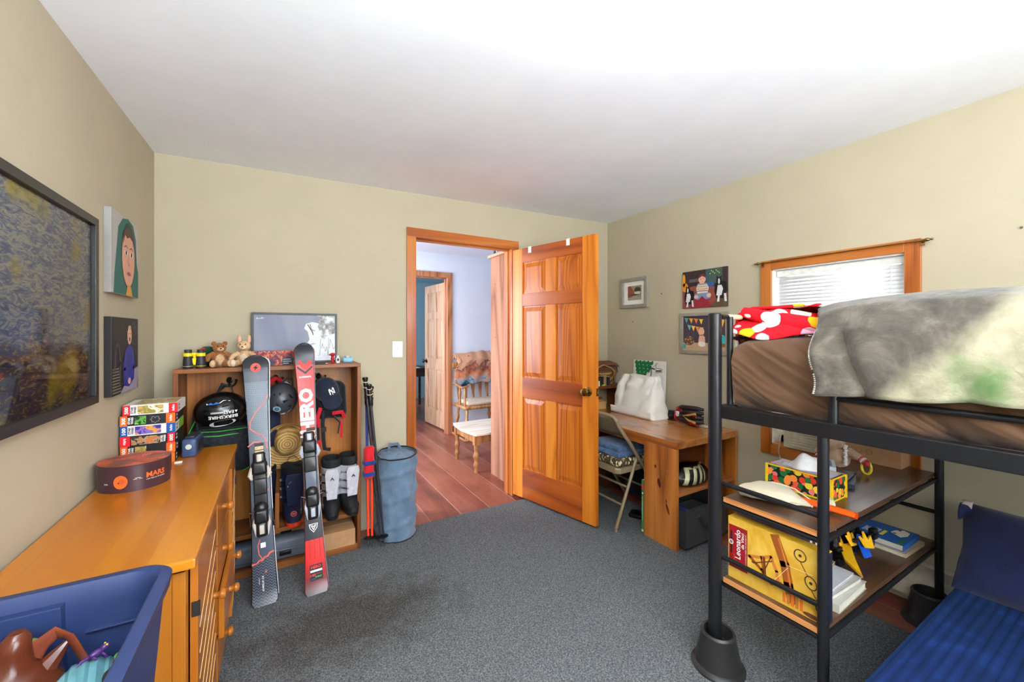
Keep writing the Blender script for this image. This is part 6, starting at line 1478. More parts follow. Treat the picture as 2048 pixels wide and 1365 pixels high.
# bike helmet in wrapper, upper cubby
plain('helmet_cream', (224,220,176), .35); 
bh = thing('bicycle_helmet', 'cream and black bicycle helmet in clear wrap in the desk cubby', 'helmet', (2.42, 1.75, .364))
MHb = TR(2.41, 1.755, .366, .05)
b = MB(MHb); b.ell((0, 0, .03), (.150, .085, .098), 'black_plastic', nu=32, nv=16, v0=-.3); obj('shell', b, bh)
for k, (x0, x1) in enumerate(((-.13, -.055), (-.07, .005), (-.01, .06), (.05, .105))):
    b = MB(MHb); fh = surf((.153, .089, .102), .002)
    def rib(u, w, x0=x0, x1=x1):
        x = x0+(x1-x0)*w*.9+.028*u; y = -.02+.118*w*(1-.25*abs(w-.5)); zz_ = (x, y)
        X = x; Z = max(-.03, min(.095, .0+.088*math.sin(w*2.2)-.02*(1-w)))
        q = max(.03, 1-(X/.153)**2-(Z/.102)**2); return (X, -.089*math.sqrt(q)-.002, Z+.03)
    b.grid(rib, 5, 12, 'helmet_cream'); obj('rib', b, bh, solid=.003)
glass('plastic_wrap', rough=.12)
b = MB(MHb); b.ell((0, -.004, .045), (.175, .108, .085), 'plastic_wrap', nu=28, nv=14, v0=-.5, fn=lambda p: p+V((.012*nz(p.x, p.y, p.z, 25), .010*nz(p.y, p.z, p.x, 25), .010*nz(p.z, p.x, p.y, 25)))); obj('clear_wrap', b, bh)
# black fabric bin, lower cubby
cloth('bin_fabric', (44,44,46), scale=350, var=.15)
fb_ = thing('fabric_bin', 'black fabric storage bin with handle in the desk lower cubby', 'bin', (2.42, 1.73, .03))
b = MB(); x0, x1, y0, y1, z0, z1 = 2.175, 2.60, 1.60, 1.862, .031, .268
def wallp(p): return p
w_ = .006
for (a0, b0_, a1, b1) in ((x0, y0, x1, y0+w_), (x0, y1-w_, x1, y1), (x0, y0+w_, x0+w_, y1-w_), (x1-w_, y0+w_, x1, y1-w_)): b.box(a0, b0_, z0, a1, b1, z1, 'bin_fabric')
b.box(x0, y0, z0, x1, y1, z0+w_, 'bin_fabric'); obj('body', b, fb_, bevel=.002)
b = MB(); b.tube([(x0, y0, z1), (x1, y0, z1-.0), (x1, y1, z1), (x0, y1, z1)], .005, 'nylon_black', 6, closed=True); obj('rim', b, fb_)
b = MB(); b.tube([(2.30, y0-.002, .21), (2.33, y0-.018, .165), (2.41, y0-.022, .16), (2.46, y0-.018, .17), (2.48, y0-.002, .215)], .014, 'bin_fabric', 8, sec=(.4, 1)); obj('handle', b, fb_)
b = MB(); b.rbox(2.20, 1.63, .20, 2.26, 1.70, .25, .015, C((30,40,150))); b.rbox(2.20, 1.62, .04, 2.57, 1.84, .19, .03, 'nylon_black'); one('bin_contents', 'dark and blue soft items inside the black fabric bin', 'clothes', b) 
# green book
tb_ = thing('green_book', 'tall green hardback standing against the desk front board', 'book', (2.19, 1.91, .012))
b = MB(); b.box(2.135, 1.892, .012, 2.36, 1.912, .375, C((60,116,60))); obj('cover', b, tb_, bevel=.001)
b = MB(F((2.135, 1.912, .012), (0,-1,0), (0,0,1)))
b.rect(.002, .30, .018, .33, C((206,60,40))); b.text('Encyclopedia of Nature', .010, .17, .009, 'card_white', None, w=.20, rot=-PI/2) if False else b.stroke([(.010, .09), (.010, .25)], .006, C((150,190,150))); b.oval(.010, .275, .006, .006, 'card_white'); b.rect(.003, .015, .017, .03, 'card_white'); obj('spine_print', b, tb_)
b = MB(); b.box(2.14, 1.894, .375, 2.355, 1.910, .3752, 'card_white'); obj('pages', b, tb_)
# folding chair
plain('chair_tan', (142,124,98), .4, .1, .04, 30)
fc = thing('folding_chair', 'tan metal folding chair tucked under the desk behind the open door', 'chair', (2.2, 2.2, .012))
CY0, CY1 = 1.995, 2.42
for y in (CY0, CY1):
    b = MB(); b.tube([(1.985, y, .775), (2.00, y, .74), (2.11, y, .61), (2.25, y, .42), (2.52, y, .022)], .0125, 'chair_tan', 10); obj('front_leg', b, fc)
    b = MB(); b.tube([(2.21, y+(.022 if y < 2.2 else -.022), .50), (2.003, y+(.022 if y < 2.2 else -.022), .024)], .0115, 'chair_tan', 10); b.lathe([(.015, 0), (.015, .02), (.012, .022)], C((120,106,86)), TR(2.003, y+(.022 if y < 2.2 else -.022), .012), n=12); obj('rear_leg', b, fc)
b = MB(); b.tube([(1.99, CY0, .77), (1.982, CY0+.02, .795), (1.978, CY0+.05, .803), (1.978, CY1-.05, .803), (1.982, CY1-.02, .795), (1.99, CY1, .77)], .0125, 'chair_tan', 10); obj('top_bar', b, fc)
b = MB(); b.grid(lambda u, w: (1.980+.12*w-.02*math.sin(PI*u)*1, CY0+.008+(CY1-CY0-.016)*u, .80-.155*w), 14, 6, 'chair_tan'); obj('backrest', b, fc, solid=.004)
b = MB(); b.ext([(2.05+.0, CY0+.02), (2.42, CY0+.03), (2.45, CY0+.07), (2.45, CY1-.07), (2.42, CY1-.03), (2.05, CY1-.02), (2.02, CY1-.05), (2.02, CY0+.05)], .392, .432, 'chair_tan'); obj('seat', b, fc, bevel=.008)
for z, x in ((.29, 2.118), (.175, 2.070)):
    b = MB(); b.tube([(x, CY0+.02, z), (x, CY1-.02, z)], .008, 'chair_tan', 8); obj('crossbar', b, fc)
b = MB(); b.tube([(2.40, CY0, .21), (2.40, CY1, .21)], .008, 'chair_tan', 8); obj('front_crossbar', b, fc)
voro('cushion_leaf', [(206,190,150), (150,132,96), (88,74,54), (230,216,180)], 55, .9, (70,58,44), .55, 1, .2, (1,1,.6))
b = MB(); b.rbox(2.035, CY0+.03, .433, 2.42, CY1-.03, .492, .026, 'cushion_leaf', nu=32, nv=12, fn=lambda p: p+V((0, 0, .006*nz(p.x, p.y, 0, 8)))); one('seat_cushion', 'beige and brown patterned cushion on the folding chair', 'cushion', b)
cloth('denim_dark', (40,62,104), c2=(78,104,142), scale=400, big=14, var=.3)
for i, (z0, z1, lab) in enumerate(((.490, .527, 'folded blue jeans directly on the patterned cushion'), (.522, .563, 'folded blue jeans, topmost on the chair'))):
    b = MB(); b.rbox(2.05+.02*i, CY0+.04+.02*i, z0, 2.36, CY1-.05, z1, .018, 'denim_dark', nu=40, nv=12, fn=lambda p, i=i: p+V((.012*nz(p.x, p.y, i, 14), .012*nz(p.y, p.x, i, 14), .008*nz(p.x, p.y, i+3, 18)))); one('folded_jeans', lab, 'jeans', b, group='jeans on the folding chair')
# clutter under the desk
b = MB(TR(2.66, 2.36, .012, .0)); b.rbox(-.10, -.12, 0, .10, .12, .28, .03, 'nylon_navy', nu=24, nv=12, fn=bagfn); one('navy_bag', 'navy bag on the floor under the desk behind the chair', 'bag', b)
b = MB(TR(2.32, 2.07, .012, .5)); b.rbox(-.05, -.09, 0, .05, .09, .03, .012, 'black_plastic'); one('black_case', 'small flat black case on the carpet under the desk', 'case', b)
b = MB(TR(2.60, 2.72, .012)); b.box(-.13, -.10, 0, .13, .10, .30, C((96,64,34))); one('floor_crate', 'brown wooden crate on the floor at the desk far end', 'crate', b, bevel=.003)
# ================================================================== LOFT BED
wood('laminate_x', (48,30,20), (78,52,36), (100,70,50), axis='x', rough=.3, freq=12, coat=.3)
wood('laminate_edge', (150,90,46), (184,118,66), (204,140,84), axis='y', rough=.4)
PX, QX, PY, LY = 1.57, 2.70, .98, .632
bed = thing('loft_bed', 'black metal tube loft bed with shelves under its end', 'loft bed', (2.1, -.1, 0))
RZ = 1.025
def bar(name, pts, r, n=12, m='black_metal'):
    b = MB(); b.tube(pts, r, m, n); return obj(name, b, bed)
tops = 1.452
b = MB(); b.lathe([(.0255, .05), (.0255, tops-.004), (.022, tops), (.0001, tops+.001)], 'black_metal', TR(PX-.021, PY+.022, 0), n=20); obj('post', b, bed)
b = MB(); b.lathe([(.0255, .0), (.0255, tops-.004), (.022, tops), (.0001, tops+.001)], 'black_metal', TR(QX, PY+.012, 0), n=20); obj('post', b, bed)
for x in (PX-.012, QX):
    b = MB(); b.lathe([(.0255, .0), (.0255, tops-.004), (.022, tops), (.0001, tops+.001)], 'black_metal', TR(x, -1.02, 0), n=20); obj('post', b, bed)
# rails
b = MB(); b.box(PX-.018, -1.0, RZ, PX+.018, PY, RZ+.052, 'black_metal'); obj('side_rail', b, bed, bevel=.004)
b = MB(); b.box(QX-.018, -1.0, RZ, QX+.018, PY, RZ+.052, 'black_metal'); obj('side_rail', b, bed, bevel=.004)
b = MB(); b.box(PX, PY-.018, RZ, QX, PY+.018, RZ+.052, 'black_metal'); obj('end_rail', b, bed, bevel=.004)
b = MB(); b.box(PX, -1.02, RZ, QX, -.985, RZ+.052, 'black_metal'); obj('end_rail', b, bed, bevel=.004)
bar('top_bar', [(PX, PY+.01, 1.438), (QX, PY+.01, 1.438)], .010)
bar('end_bar', [(PX+.05, PY, 1.35), (QX-.05, PY, 1.35)], .007)
for x in (PX+.047, QX-.05): bar('end_upright', [(x, PY, RZ+.05), (x, PY, 1.438)], .0125)
bar('guard_upright', [(PX, .603, RZ+.045), (PX, .603, 1.175)], .0135)
bar('guard_upright', [(PX, -.85, RZ+.045), (PX, -.85, 1.175)], .0135)
bar('guard_bar', [(PX, .60, 1.157), (PX, -.85, 1.157)], .0095)
for y in (.75, .4, .05, -.3, -.65): 
    b = MB(); b.box(PX, y-.012, RZ+.005, QX, y+.012, RZ+.02, 'black_metal'); obj('slat', b, bed)
for (x, y, z) in ((PX-.038, PY+.01, RZ+.012), (PX-.038, PY+.01, RZ+.045)):
    b = MB(); b.tube([(PX+.02, PY-.026, z), (PX+.034, PY-.028, z)], .006, 'chrome', 8); obj('bolt', b, bed)
# shelf tower legs and bars
bar('tower_leg', [(PX, LY, .0125), (PX, LY, RZ+.01)], .0165, 14)
b = MB(); b.tube([(QX, LY-.012, .06), (QX, LY-.012, RZ+.01)], .0165, 'black_metal', 14); obj('tower_leg', b, bed)
for z in (.775, .475): bar('shelf_guard', [(PX, LY, z-.018), (PX, PY, z-.018)], .0095)
for zt in (.705, .38):
    b = MB(); b.box(PX-.005, LY+.005, zt-.018, QX+.01, PY-.005, zt, 'laminate_x'); b.box(PX-.007, LY+.005, zt-.0185, PX-.004, PY-.005, zt+.0005, 'laminate_edge'); obj('shelf_board', b, bed)
    for y in (LY, PY): bar('shelf_bar', [(PX, y, zt-.030), (QX, y, zt-.030)], .0095)
    bar('shelf_bar', [(PX+.004, LY, zt-.034), (PX+.004, PY, zt-.034)], .0095); bar('shelf_bar', [(QX, LY, zt-.034), (QX, PY, zt-.034)], .0095)
for z in (.52, .84): bar('rear_bar', [(QX+.0, LY, z), (QX+.0, PY, z)], .0095)
bar('rear_bar', [(QX-.12, LY, .96), (QX, LY, .96)], .010)
# risers (bed feet cups)
plain('riser_plastic', (44,42,42), .42, 0, .06, 12, .04)
for x, y, lab in ((PX-.016, PY+.012, 'black plastic cone riser under the near front bed post'), (QX-.035, LY+.012, 'black plastic cone riser under the bed leg beside the blue futon')):
    b = MB(TR(x, y, .012 if x < 2.4 else 0, 0)); b.lathe([(.100, 0), (.101, .008), (.094, .016), (.086, .02), (.064, .128), (.066, .138), (.060, .146), (.053, .143), (.051, .09), (.0001, .088)], 'riser_plastic', n=40); one('bed_riser', lab, 'bed riser', b, group='cone risers under the bed legs')
# mattress with sheet
def sheetmat():
    m, nt, bb = _base('brown_sheet', .75, 0, .2); v = _coords(nt)
    nt.links.new(_ramp(nt, _noise(nt, v, 3, 2), [(.3, (86,61,43)), (.7, (100,72,51))]), bb.inputs['Base Color']); bb.inputs['Sheen Weight'].default_value = .15
    mp = _n(nt, 'ShaderNodeMapping'); tc = _n(nt, 'ShaderNodeTexCoord'); nt.links.new(tc.outputs['Object'], mp.inputs[0]); mp.inputs['Rotation'].default_value = (-.60, 0, 0); mp2 = _n(nt, 'ShaderNodeMapping'); nt.links.new(mp.outputs[0], mp2.inputs[0]); mp2.inputs['Scale'].default_value = (1, 1.3, 9)
    f = _noise(nt, mp2.outputs[0], 1.6, 2, .45, .4); _bump(nt, bb, f, .8, .06)
sheetmat()
def mfn(p):
    # soft billows
    q = V(p)
    if q.x < 1.75:
        s = (q.z-1.08)/.27
        q.x += -.018*math.sin(PI*max(0, min(1, s))) + .012*math.sin(q.y*14+q.z*24)*(1-s)*.8
    if q.y > .85: q.y += -.05*max(0, (q.z-1.2)/.15)**1.5
    if q.y > .85 and q.z > 1.2: q.z -= .02
    q.z += .006*nz(q.x, q.y, 0, 4)
    return q
mt_ = thing('mattress', 'thick mattress in a brown fitted sheet on the loft bed', 'mattress', (2.1, 0, RZ+.05))
b = MB()
def mgrid(u, w):   # closed cross-section swept along y
    y = -.98+1.935*u; a = 2*PI*w
    cx, cz, hx_, hz_, r = 2.125, 1.205, .52, .155, .07
    e = 1.0; 
    if y > .955-.14: e = math.sqrt(max(0.0, 1-((y-(.955-.14))/.14)**2))*.3+.7
    ca, sa = math.cos(a), math.sin(a)
    pw = .28
    x = cx+math.copysign(abs(ca)**pw, ca)*hx_; z = cz+math.copysign(abs(sa)**pw, sa)*hz_*(.5+.5*e if sa > 0 else 1)
    if x < 1.8:
        s = max(0, min(1, (z-1.06)/.29))
        x -= .022*math.sin(PI*s)
        wr = math.sin((z-1.05)*34-(y-.95)*19+1.2*math.sin(y*5))
        x += .010*wr*(1-s*.85)
    return (x, y, z+.005*nz(x*3, y*3))
b.grid(mgrid, 90, 90, 'brown_sheet')
for u in (0, 1): 
    n = 90; b.add([mgrid(u, i/(n-1)) for i in range(n-1)], [tuple(range(n-1)) if u else tuple(range(n-1))[::-1]], 'brown_sheet')
obj('fitted_sheet', b, mt_, ang=60)
# grey blanket
def blmat():
    m, nt, bb = _base('plush_blanket', .9, 0, .1); v = _coords(nt); sp = _n(nt, 'ShaderNodeSeparateXYZ'); nt.links.new(v, sp.inputs[0])
    # cream print region towards the bed head, grey beyond (a printed pattern)
    a = _n(nt, 'ShaderNodeMath', operation='MULTIPLY_ADD'); nt.links.new(sp.outputs[2], a.inputs[0]); a.inputs[1].default_value = .78; nt.links.new(sp.outputs[1], a.inputs[2])
    n = _noise(nt, v, 5, 4, .6, .3); b2 = _n(nt, 'ShaderNodeMath', operation='MULTIPLY_ADD'); nt.links.new(n, b2.inputs[0]); b2.inputs[1].default_value = .16; nt.links.new(a.outputs[0], b2.inputs[2])
    mr = _n(nt, 'ShaderNodeMapRange'); nt.links.new(b2.outputs[0], mr.inputs[0]); mr.inputs[1].default_value = PLB-.04; mr.inputs[2].default_value = PLB+.04
    grey = _ramp(nt, _noise(nt, v, 9, 5, .65, .5), [(.3, (58,54,49)), (.52, (86,80,72)), (.75, (124,117,106))])
    cream = _ramp(nt, _noise(nt, v, 7, 4, .6, .4), [(.3, (132,125,102)), (.6, (168,162,138)), (.8, (126,122,96))])
    green = _ramp(nt, _noise(nt, v, 4.2, 2, .5, .6), [(.54, (0,0,0)), (.64, (255,255,255))])
    lowz = _n(nt, 'ShaderNodeMapRange'); nt.links.new(sp.outputs[2], lowz.inputs[0]); lowz.inputs[1].default_value = .16; lowz.inputs[2].default_value = .04
    ds = _n(nt, 'ShaderNodeVectorMath', operation='DISTANCE'); nt.links.new(v, ds.inputs[0]); ds.inputs[1].default_value = (-.47, .47, .04)
    d2 = _n(nt, 'ShaderNodeMath', operation='MULTIPLY_ADD'); nt.links.new(_noise(nt, v, 14, 4, .6, .5), d2.inputs[0]); d2.inputs[1].default_value = -.16; nt.links.new(ds.outputs['Value'], d2.inputs[2])
    d3 = _n(nt, 'ShaderNodeMapRange'); nt.links.new(d2.outputs[0], d3.inputs[0]); d3.inputs[1].default_value = .0; d3.inputs[2].default_value = -.07
    g0 = _n(nt, 'ShaderNodeMath', operation='MULTIPLY'); nt.links.new(green, g0.inputs[0]); nt.links.new(lowz.outputs[0], g0.inputs[1])
    gm = _n(nt, 'ShaderNodeMath', operation='MAXIMUM'); nt.links.new(g0.outputs[0], gm.inputs[0]); nt.links.new(d3.outputs[0], gm.inputs[1])
    c1 = _n(nt, 'ShaderNodeMix', data_type='RGBA'); nt.links.new(gm.outputs[0], c1.inputs[0]); nt.links.new(cream, c1.inputs[6]); c1.inputs[7].default_value = lin((104,136,84))
    c2 = _n(nt, 'ShaderNodeMix', data_type='RGBA'); nt.links.new(mr.outputs[0], c2.inputs[0]); nt.links.new(c1.outputs[2], c2.inputs[6]); nt.links.new(grey, c2.inputs[7])
    nt.links.new(c2.outputs[2], bb.inputs['Base Color']); bb.inputs['Sheen Weight'].default_value = .25
    _bump(nt, bb, _noise(nt, v, 40, 4), .4, .01)
PLB = .72
blmat()
def bl(u, w, off=0):
    y = .635-1.75*u
    edge = math.exp(-u*30)
    # profile over the side: w 0 = far side top, 1 = hem on near side
    L = [(2.60, 1.40), (2.3, 1.455), (1.95, 1.475), (1.72, 1.483), (1.60, 1.45), (1.545, 1.38), (1.525, 1.29), (1.52, 1.185)]
    t = w*(len(L)-1); i = min(int(t), len(L)-2); f = t-i; f = f*f*(3-2*f) if 0 else f
    x = L[i][0]*(1-f)+L[i+1][0]*f; z = L[i][1]*(1-f)+L[i+1][1]*f
    hump = .95+.05*min(1, u*8)
    z -= .03*edge*(1 if w < .7 else .3); y += .38*(x-1.53)*(1-u)
    side = max(0, (w-.6)/.4)
    x += side*(.016*math.sin(y*17+z*7)+.04*nz(y*5, z*5, 0)+.014*nz(y*15, z*6, 4))+.03*min(1, side*2)*math.exp(-((y-(.60-.35*(1.45-z)))/.022)**2)
    x -= .02*edge*side
    z += .012*nz(x*4, y*4, 2)+(.012*nz(y*7, 0, 0)+.012*math.sin(y*9))*(w > .9)
    return (x, y+.010*math.sin(z*30)*edge, z)
bk = thing('plush_blanket', 'thick grey and cream plush blanket draped over the loft bed', 'blanket', (2.0, -.2, 1.2))
b = MB(); b.grid(lambda u, w: bl(u, w), 150, 60, 'plush_blanket'); obj('fabric', b, bk, solid=.012)
b = MB()
n = 60; pts = [V(bl(0, .45+.55*i/n)) for i in range(n+1)]
for i in range(n):
    p = pts[i]; b.tube([p+V((0, -.012, 0)), p+V((-.006, .003, .002)), p+V((0, .006, .0))], .0025, C((226,224,216)), 5)
obj('whip_stitch', b, bk)['kind'] = 'stuff'
# red printed throw
def redm():
    m, nt, bb = _base('red_print_fleece', .85, 0, .15); v = _coords(nt)
    n = _n(nt, 'ShaderNodeTexVoronoi'); nt.links.new(v, n.inputs['Vector']); n.inputs['Scale'].default_value = 15
    sp = _n(nt, 'ShaderNodeSeparateColor'); nt.links.new(n.outputs['Color'], sp.inputs[0])
    c = _ramp(nt, sp.outputs[0], [(0, (242,238,234)), (.45, (232,170,196)), (.55, (244,180,30)), (.7, (244,242,238)), (.85, (222,26,40))], 'CONSTANT')
    w = _noise(nt, v, 14, 2); a = _n(nt, 'ShaderNodeMath', operation='MULTIPLY_ADD'); nt.links.new(w, a.inputs[0]); a.inputs[1].default_value = .25; nt.links.new(n.outputs['Distance'], a.inputs[2])
    lt = _n(nt, 'ShaderNodeMath', operation='LESS_THAN'); nt.links.new(a.outputs[0], lt.inputs[0]); lt.inputs[1].default_value = .60
    mx = _n(nt, 'ShaderNodeMix', data_type='RGBA'); nt.links.new(lt.outputs[0], mx.inputs[0]); mx.inputs[6].default_value = lin((222,26,40)); nt.links.new(c, mx.inputs[7]); nt.links.new(mx.outputs[2], bb.inputs['Base Color'])
    _bump(nt, bb, _noise(nt, v, 200, 2), .3, .003)
redm()
def rt(u, w):
    x = 1.70+.62*u; L = [(1.005, 1.30), (1.008, 1.38), (1.0, 1.455), (.95, 1.475), (.86, 1.465), (.76, 1.46), (.68, 1.45), (.62, 1.40)]
    t = w*(len(L)-1); i = min(int(t), len(L)-2); f = t-i
    y = L[i][0]*(1-f)+L[i+1][0]*f; z = L[i][1]*(1-f)+L[i+1][1]*f
    z += .02*math.sin(x*13+y*6)+.015*nz(x*6, y*6, 1)-.02
    if w < .2: y += .01*math.sin(x*40); z -= .05*(1-u)*(1-w*5)*(.5 if u > .3 else 0)+.0
    return (x+.05*w*(1-u), y, z+.01)
b = MB(); b.grid(rt, 60, 60, 'red_print_fleece'); obj_rt = thing('red_throw', 'bright red fleece throw printed with white and yellow shapes at the bed end', 'blanket', (2.0, .85, 1.36)); obj('top_fold', b, obj_rt, solid=.010)
b = MB()
def rt2(u, w):     # near roll falling to the mattress
    y = 1.0-.42*u; return (1.69+.05*math.cos(PI*w)+.02*math.sin(y*20)+.06*u, y, 1.455-.10*w+.012*math.sin(y*24+w*3))
b.grid(rt2, 50, 20, 'red_print_fleece'); obj('side_fold', b, obj_rt, solid=.010)
b = MB(); b.tube([(1.72, .98, 1.46), (1.705, .85, 1.425), (1.72, .72, 1.395), (1.78, .60, 1.385)], [.022, .032, .035, .03], 'red_print_fleece', 12); obj('rolled_edge', b, obj_rt)
# label stickers on the end bar
b = MB(); b.tube([(PX+.045, PY+.01, 1.438), (PX+.14, PY+.01, 1.438)], .0106, C((222,208,160)), 12); b.v = b.v; obj('tape_label', b, bed)

# ------------------------------------------------------------------ things on the upper shelf
U = .705
cloth('muslin', (196,184,158), var=.06, scale=420, big=8)
pc = thing('drawstring_pouch', 'cream drawstring cloth pouch lying on the upper bed shelf', 'pouch', (1.70, .86, U))
b = MB()
def pouch(u, w):
    s = u; ax = V((1.64, .955, 0)).lerp(V((1.775, .735, 0)), s)
    wd = .085*math.sin(PI*min(.5, (s+.08)*.75)/1.0*1.0)**.7*(1 if s < .62 else max(.16, 1-((s-.62)/.38)**.8*.92)); ht = .055*math.sin(PI*min(1, .12+s*.9))**.6*(1 if s < .65 else max(.3, 1-(s-.65)/.35*.75))
    if s < .05: wd *= s/.05*.5+.5
    a = 2*PI*w; d = V((.135, -.22, 0)).normalized(); nrm = V((-d.y, d.x, 0))
    r = 1+.06*math.sin(a*9)*s
    p = ax+nrm*(math.cos(a)*wd*r)+V((0, 0, U+.004+ht*.5*(1+math.sin(a))*1.1+.004*nz(s*9, a, 0)))
    return tuple(p)
b.grid(pouch, 40, 60, 'muslin'); obj('body', b, pc, ang=80)
b = MB(); b.tube([tuple(V(pouch(.93, i/14))) for i in range(14)], .0035, 'muslin', 6, closed=True); b.tube([(1.77, .745, U+.02), (1.75, .80, U+.055), (1.72, .87, U+.066)], .0025, 'muslin', 6); obj('drawstring', b, pc)
b = MB(); b.grid(lambda u, w: (1.775+.02*u+.02*math.cos(w*2*PI)*(.4+u), .735-.03*u+.025*math.sin(2*PI*w)*(.3+u)*.6, U+.018+.014*math.sin(2*PI*w+1)*(.4+u)), 6, 16, 'muslin'); obj('gathered_end', b, pc, solid=.002)
b = MB(); b.tube([(1.765, .80, U+.016), (1.768, .72, U+.016), (1.774, .615, U+.016)], [.014, .016, .015], C((246,92,24), .3), 10, sec=(1.0, .75)); b.tube([(1.7743, .618, U+.016), (1.7745, .612, U+.016)], .012, C((200,60,20), .3), 10); one('orange_toy_blade', 'bright orange plastic toy blade poking over the upper shelf edge', 'toy', b)
# tissue box
voro('floral_print', [(226,60,40), (240,140,60), (236,200,60), (40,110,60), (236,90,60), (230,120,120)], 42, .4, (24,44,36), .62)
tx = thing('tissue_box', 'floral tissue box with yellow edges, tissue sticking out, on the upper shelf', 'tissue box', (1.93, .845, U))
b = MB(); b.box(1.868, .724, U, 1.99, .964, U+.092, 'floral_print'); obj('carton', b, tx)
b = MB(); yk = C((236,196,30), .4); e = .0045
for (x, y) in ((1.868, .724), (1.99, .724), (1.868, .964)): b.cbox(x, y, U+.046, e*2, e*2, .0925, yk)
for z in (U+.004, U+.0905): b.box(1.8665, .7225, z-.003, 1.9915, .7245, z+.003, yk); b.box(1.8665, .7225, z-.003, 1.8685, .9655, z+.003, yk); b.box(1.9895, .7225, z-.003, 1.9915, .9655, z+.003, yk)
obj('yellow_border', b, tx)
b = MB(); b.rect(1.875, .731, 1.984, .957, C((178,150,176), .3), TR(0, 0, U+.0925)); b.oval(1.93, .845, .035, .075, C((226,224,230)), TR(0, 0, U+.0925), .0016); obj('top_print', b, tx)
b = MB(); b.grid(lambda u, w: (1.905+.05*u+.012*math.sin(w*9)-.02*w, .76+.17*w+.01*u, U+.094+(.062*(math.sin(PI*min(1, w*1.15+.1)))**.7+.008*math.sin(w*17))*math.sin(PI*u)**.6), 16, 30, C((236,236,240), .7)); one('tissue', 'white tissue sheets standing up from the floral box', 'tissue', b)
# notebooks and book stack
def book(name, label, M, w, d, h, cover, pages=(190,182,164), group=None, art=None, cat='book', hard=.0015):
    """spine along -x side; local w (x) d (y) h (z)"""
    t = thing(name, label, cat, M, group)
    b = MB(M); b.box(-w/2+.003, -d/2+.003, hard, w/2-.003, d/2-.003, h-hard, C(pages, .8)); obj('pages', b, t)
    cm = C(cover, .4) if not isinstance(cover, str) else cover
    b = MB(M); b.box(-w/2, -d/2, 0, w/2, d/2, hard, cm); b.box(-w/2, -d/2, h-hard, w/2, d/2, h, cm); b.box(-w/2, -d/2, hard, -w/2+.002, d/2, h-hard, cm)
    if art: art(b, TR(0, 0, h))
    obj('cover', b, t)
    return t
book('notebook', 'dark blue notebook at the bottom of the upper shelf stack', TR(2.19, .845, U, .30), .20, .16, .018, (44,54,76))
book('notebook', 'black notebook lying under the small books on the upper shelf', TR(2.16, .85, U+.0185, .15), .19, .15, .014, (34,36,42), (120,120,124))
gB = 'small paperbacks beside the tissue box'
book('paperback', 'grey-green paperback, lowest of the small upper-shelf books', TR(2.09, .86, U+.033, .55), .13, .115, .021, (120,124,104), group=gB)
book('paperback', 'grey paperback in the middle of the small upper-shelf books', TR(2.085, .86, U+.0545, .48), .13, .115, .021, (106,108,112), group=gB)
def art1(b, M): b.rect(-.055, .01, .055, .05, C((120,160,210)), M, .0006); b.rect(-.055, -.05, .055, .008, C((226,232,240)), M, .0006); b.poly([(-.05, -.035), (-.01, -.01), (.02, -.03), (.05, -.015), (.05, -.045), (-.05, -.045)], C((90,130,190)), M, .0009); b.stroke([(-.04, .035), (.04, .035)], .008, C((60,90,150)), M, .0009)
book('paperback', 'pale blue and white paperback on top of the small books', TR(2.08, .855, U+.076, .42), .13, .115, .018, (214,224,236), group=gB, art=art1)
# doll
cloth('doll_skin', (206,172,146), scale=300); cloth('stripe_red', (200,50,66), scale=300)
dl = thing('rag_doll', 'soft beige rag doll with striped cuffs slumped on the upper shelf', 'doll', (2.42, .90, U))
b = MB(TR(2.42, .91, U)); b.ell((0, 0, .05), (.045, .05, .05), 'doll_skin', fn=lambda p: p+V((.004*nz(p.x, p.y, p.z, 30),)*3)); b.ell((0, .02, .125), (.042, .048, .045), 'doll_skin'); obj('body', b, dl)
for s, pts in ((1, [(-.01, -.045, .09), (-.02, -.085, .075), (-.025, -.12, .052)]), (-1, [(-.01, .05, .09), (-.03, .075, .06), (-.05, .06, .035)])):
    b = MB(TR(2.42, .91, U)); b.tube(pts, [.018, .016, .014], 'doll_skin', 10); obj('arm', b, dl)
    b = MB(TR(2.42, .91, U)); p1, p2 = V(pts[1]), V(pts[2])
    for k in range(3): q = p1.lerp(p2, .3+.25*k); q2 = p1.lerp(p2, .4+.25*k); b.tube([q, q2], .0165, 'stripe_red' if k % 2 == 0 else 'card_white', 10)
    b.ell(pts[2], .015, C((190,50,60))); obj('striped_cuff', b, dl)
b = MB(TR(2.42, .91, U))
for k in range(9): b.ell((-.042+.0*k, -.045+.002*math.sin(k*3), .03+.011*k), (.006, .008, .007), 'card_white')
for k in range(9): b.ell((-.042, .035+.003*math.sin(k*3), .04+.010*k), (.006, .008, .007), 'card_white')
obj('ruffle', b, dl)
b = MB(TR(2.395, .785, U+.032)); b.tube([(.0, .018*math.cos(a)+.006, .030*math.sin(a)) for a in [2*PI*i/20 for i in range(20)]], .0055, C((226,200,40), .3), 8, closed=True); one('yellow_ring', 'yellow plastic teething ring hanging from the rag doll hand', 'toy', b)
def boxmarks(b, Fm, w, h):
    for cx in (.10, .145): b.tube([(cx+.012*math.cos(a), .055+.012*math.sin(a), .0008) for a in [2*PI*i/14 for i in range(14)]], .0007, C((110,84,60)), 4, closed=True, M=Fm)
    b.stroke([(.05, .06), (.085, .065)], .0015, C((110,84,60)), Fm); b.stroke([(.06, .03), (.16, .025)], .0015, C((110,84,60)), Fm)
carton('brown cardboard box with small printed circles at the wall end of the upper shelf', TR(2.62, .865, U, -PI/2) , .265, .135, .10, marks=boxmarks)

# ------------------------------------------------------------------ things on the lower shelf
Lz = .38
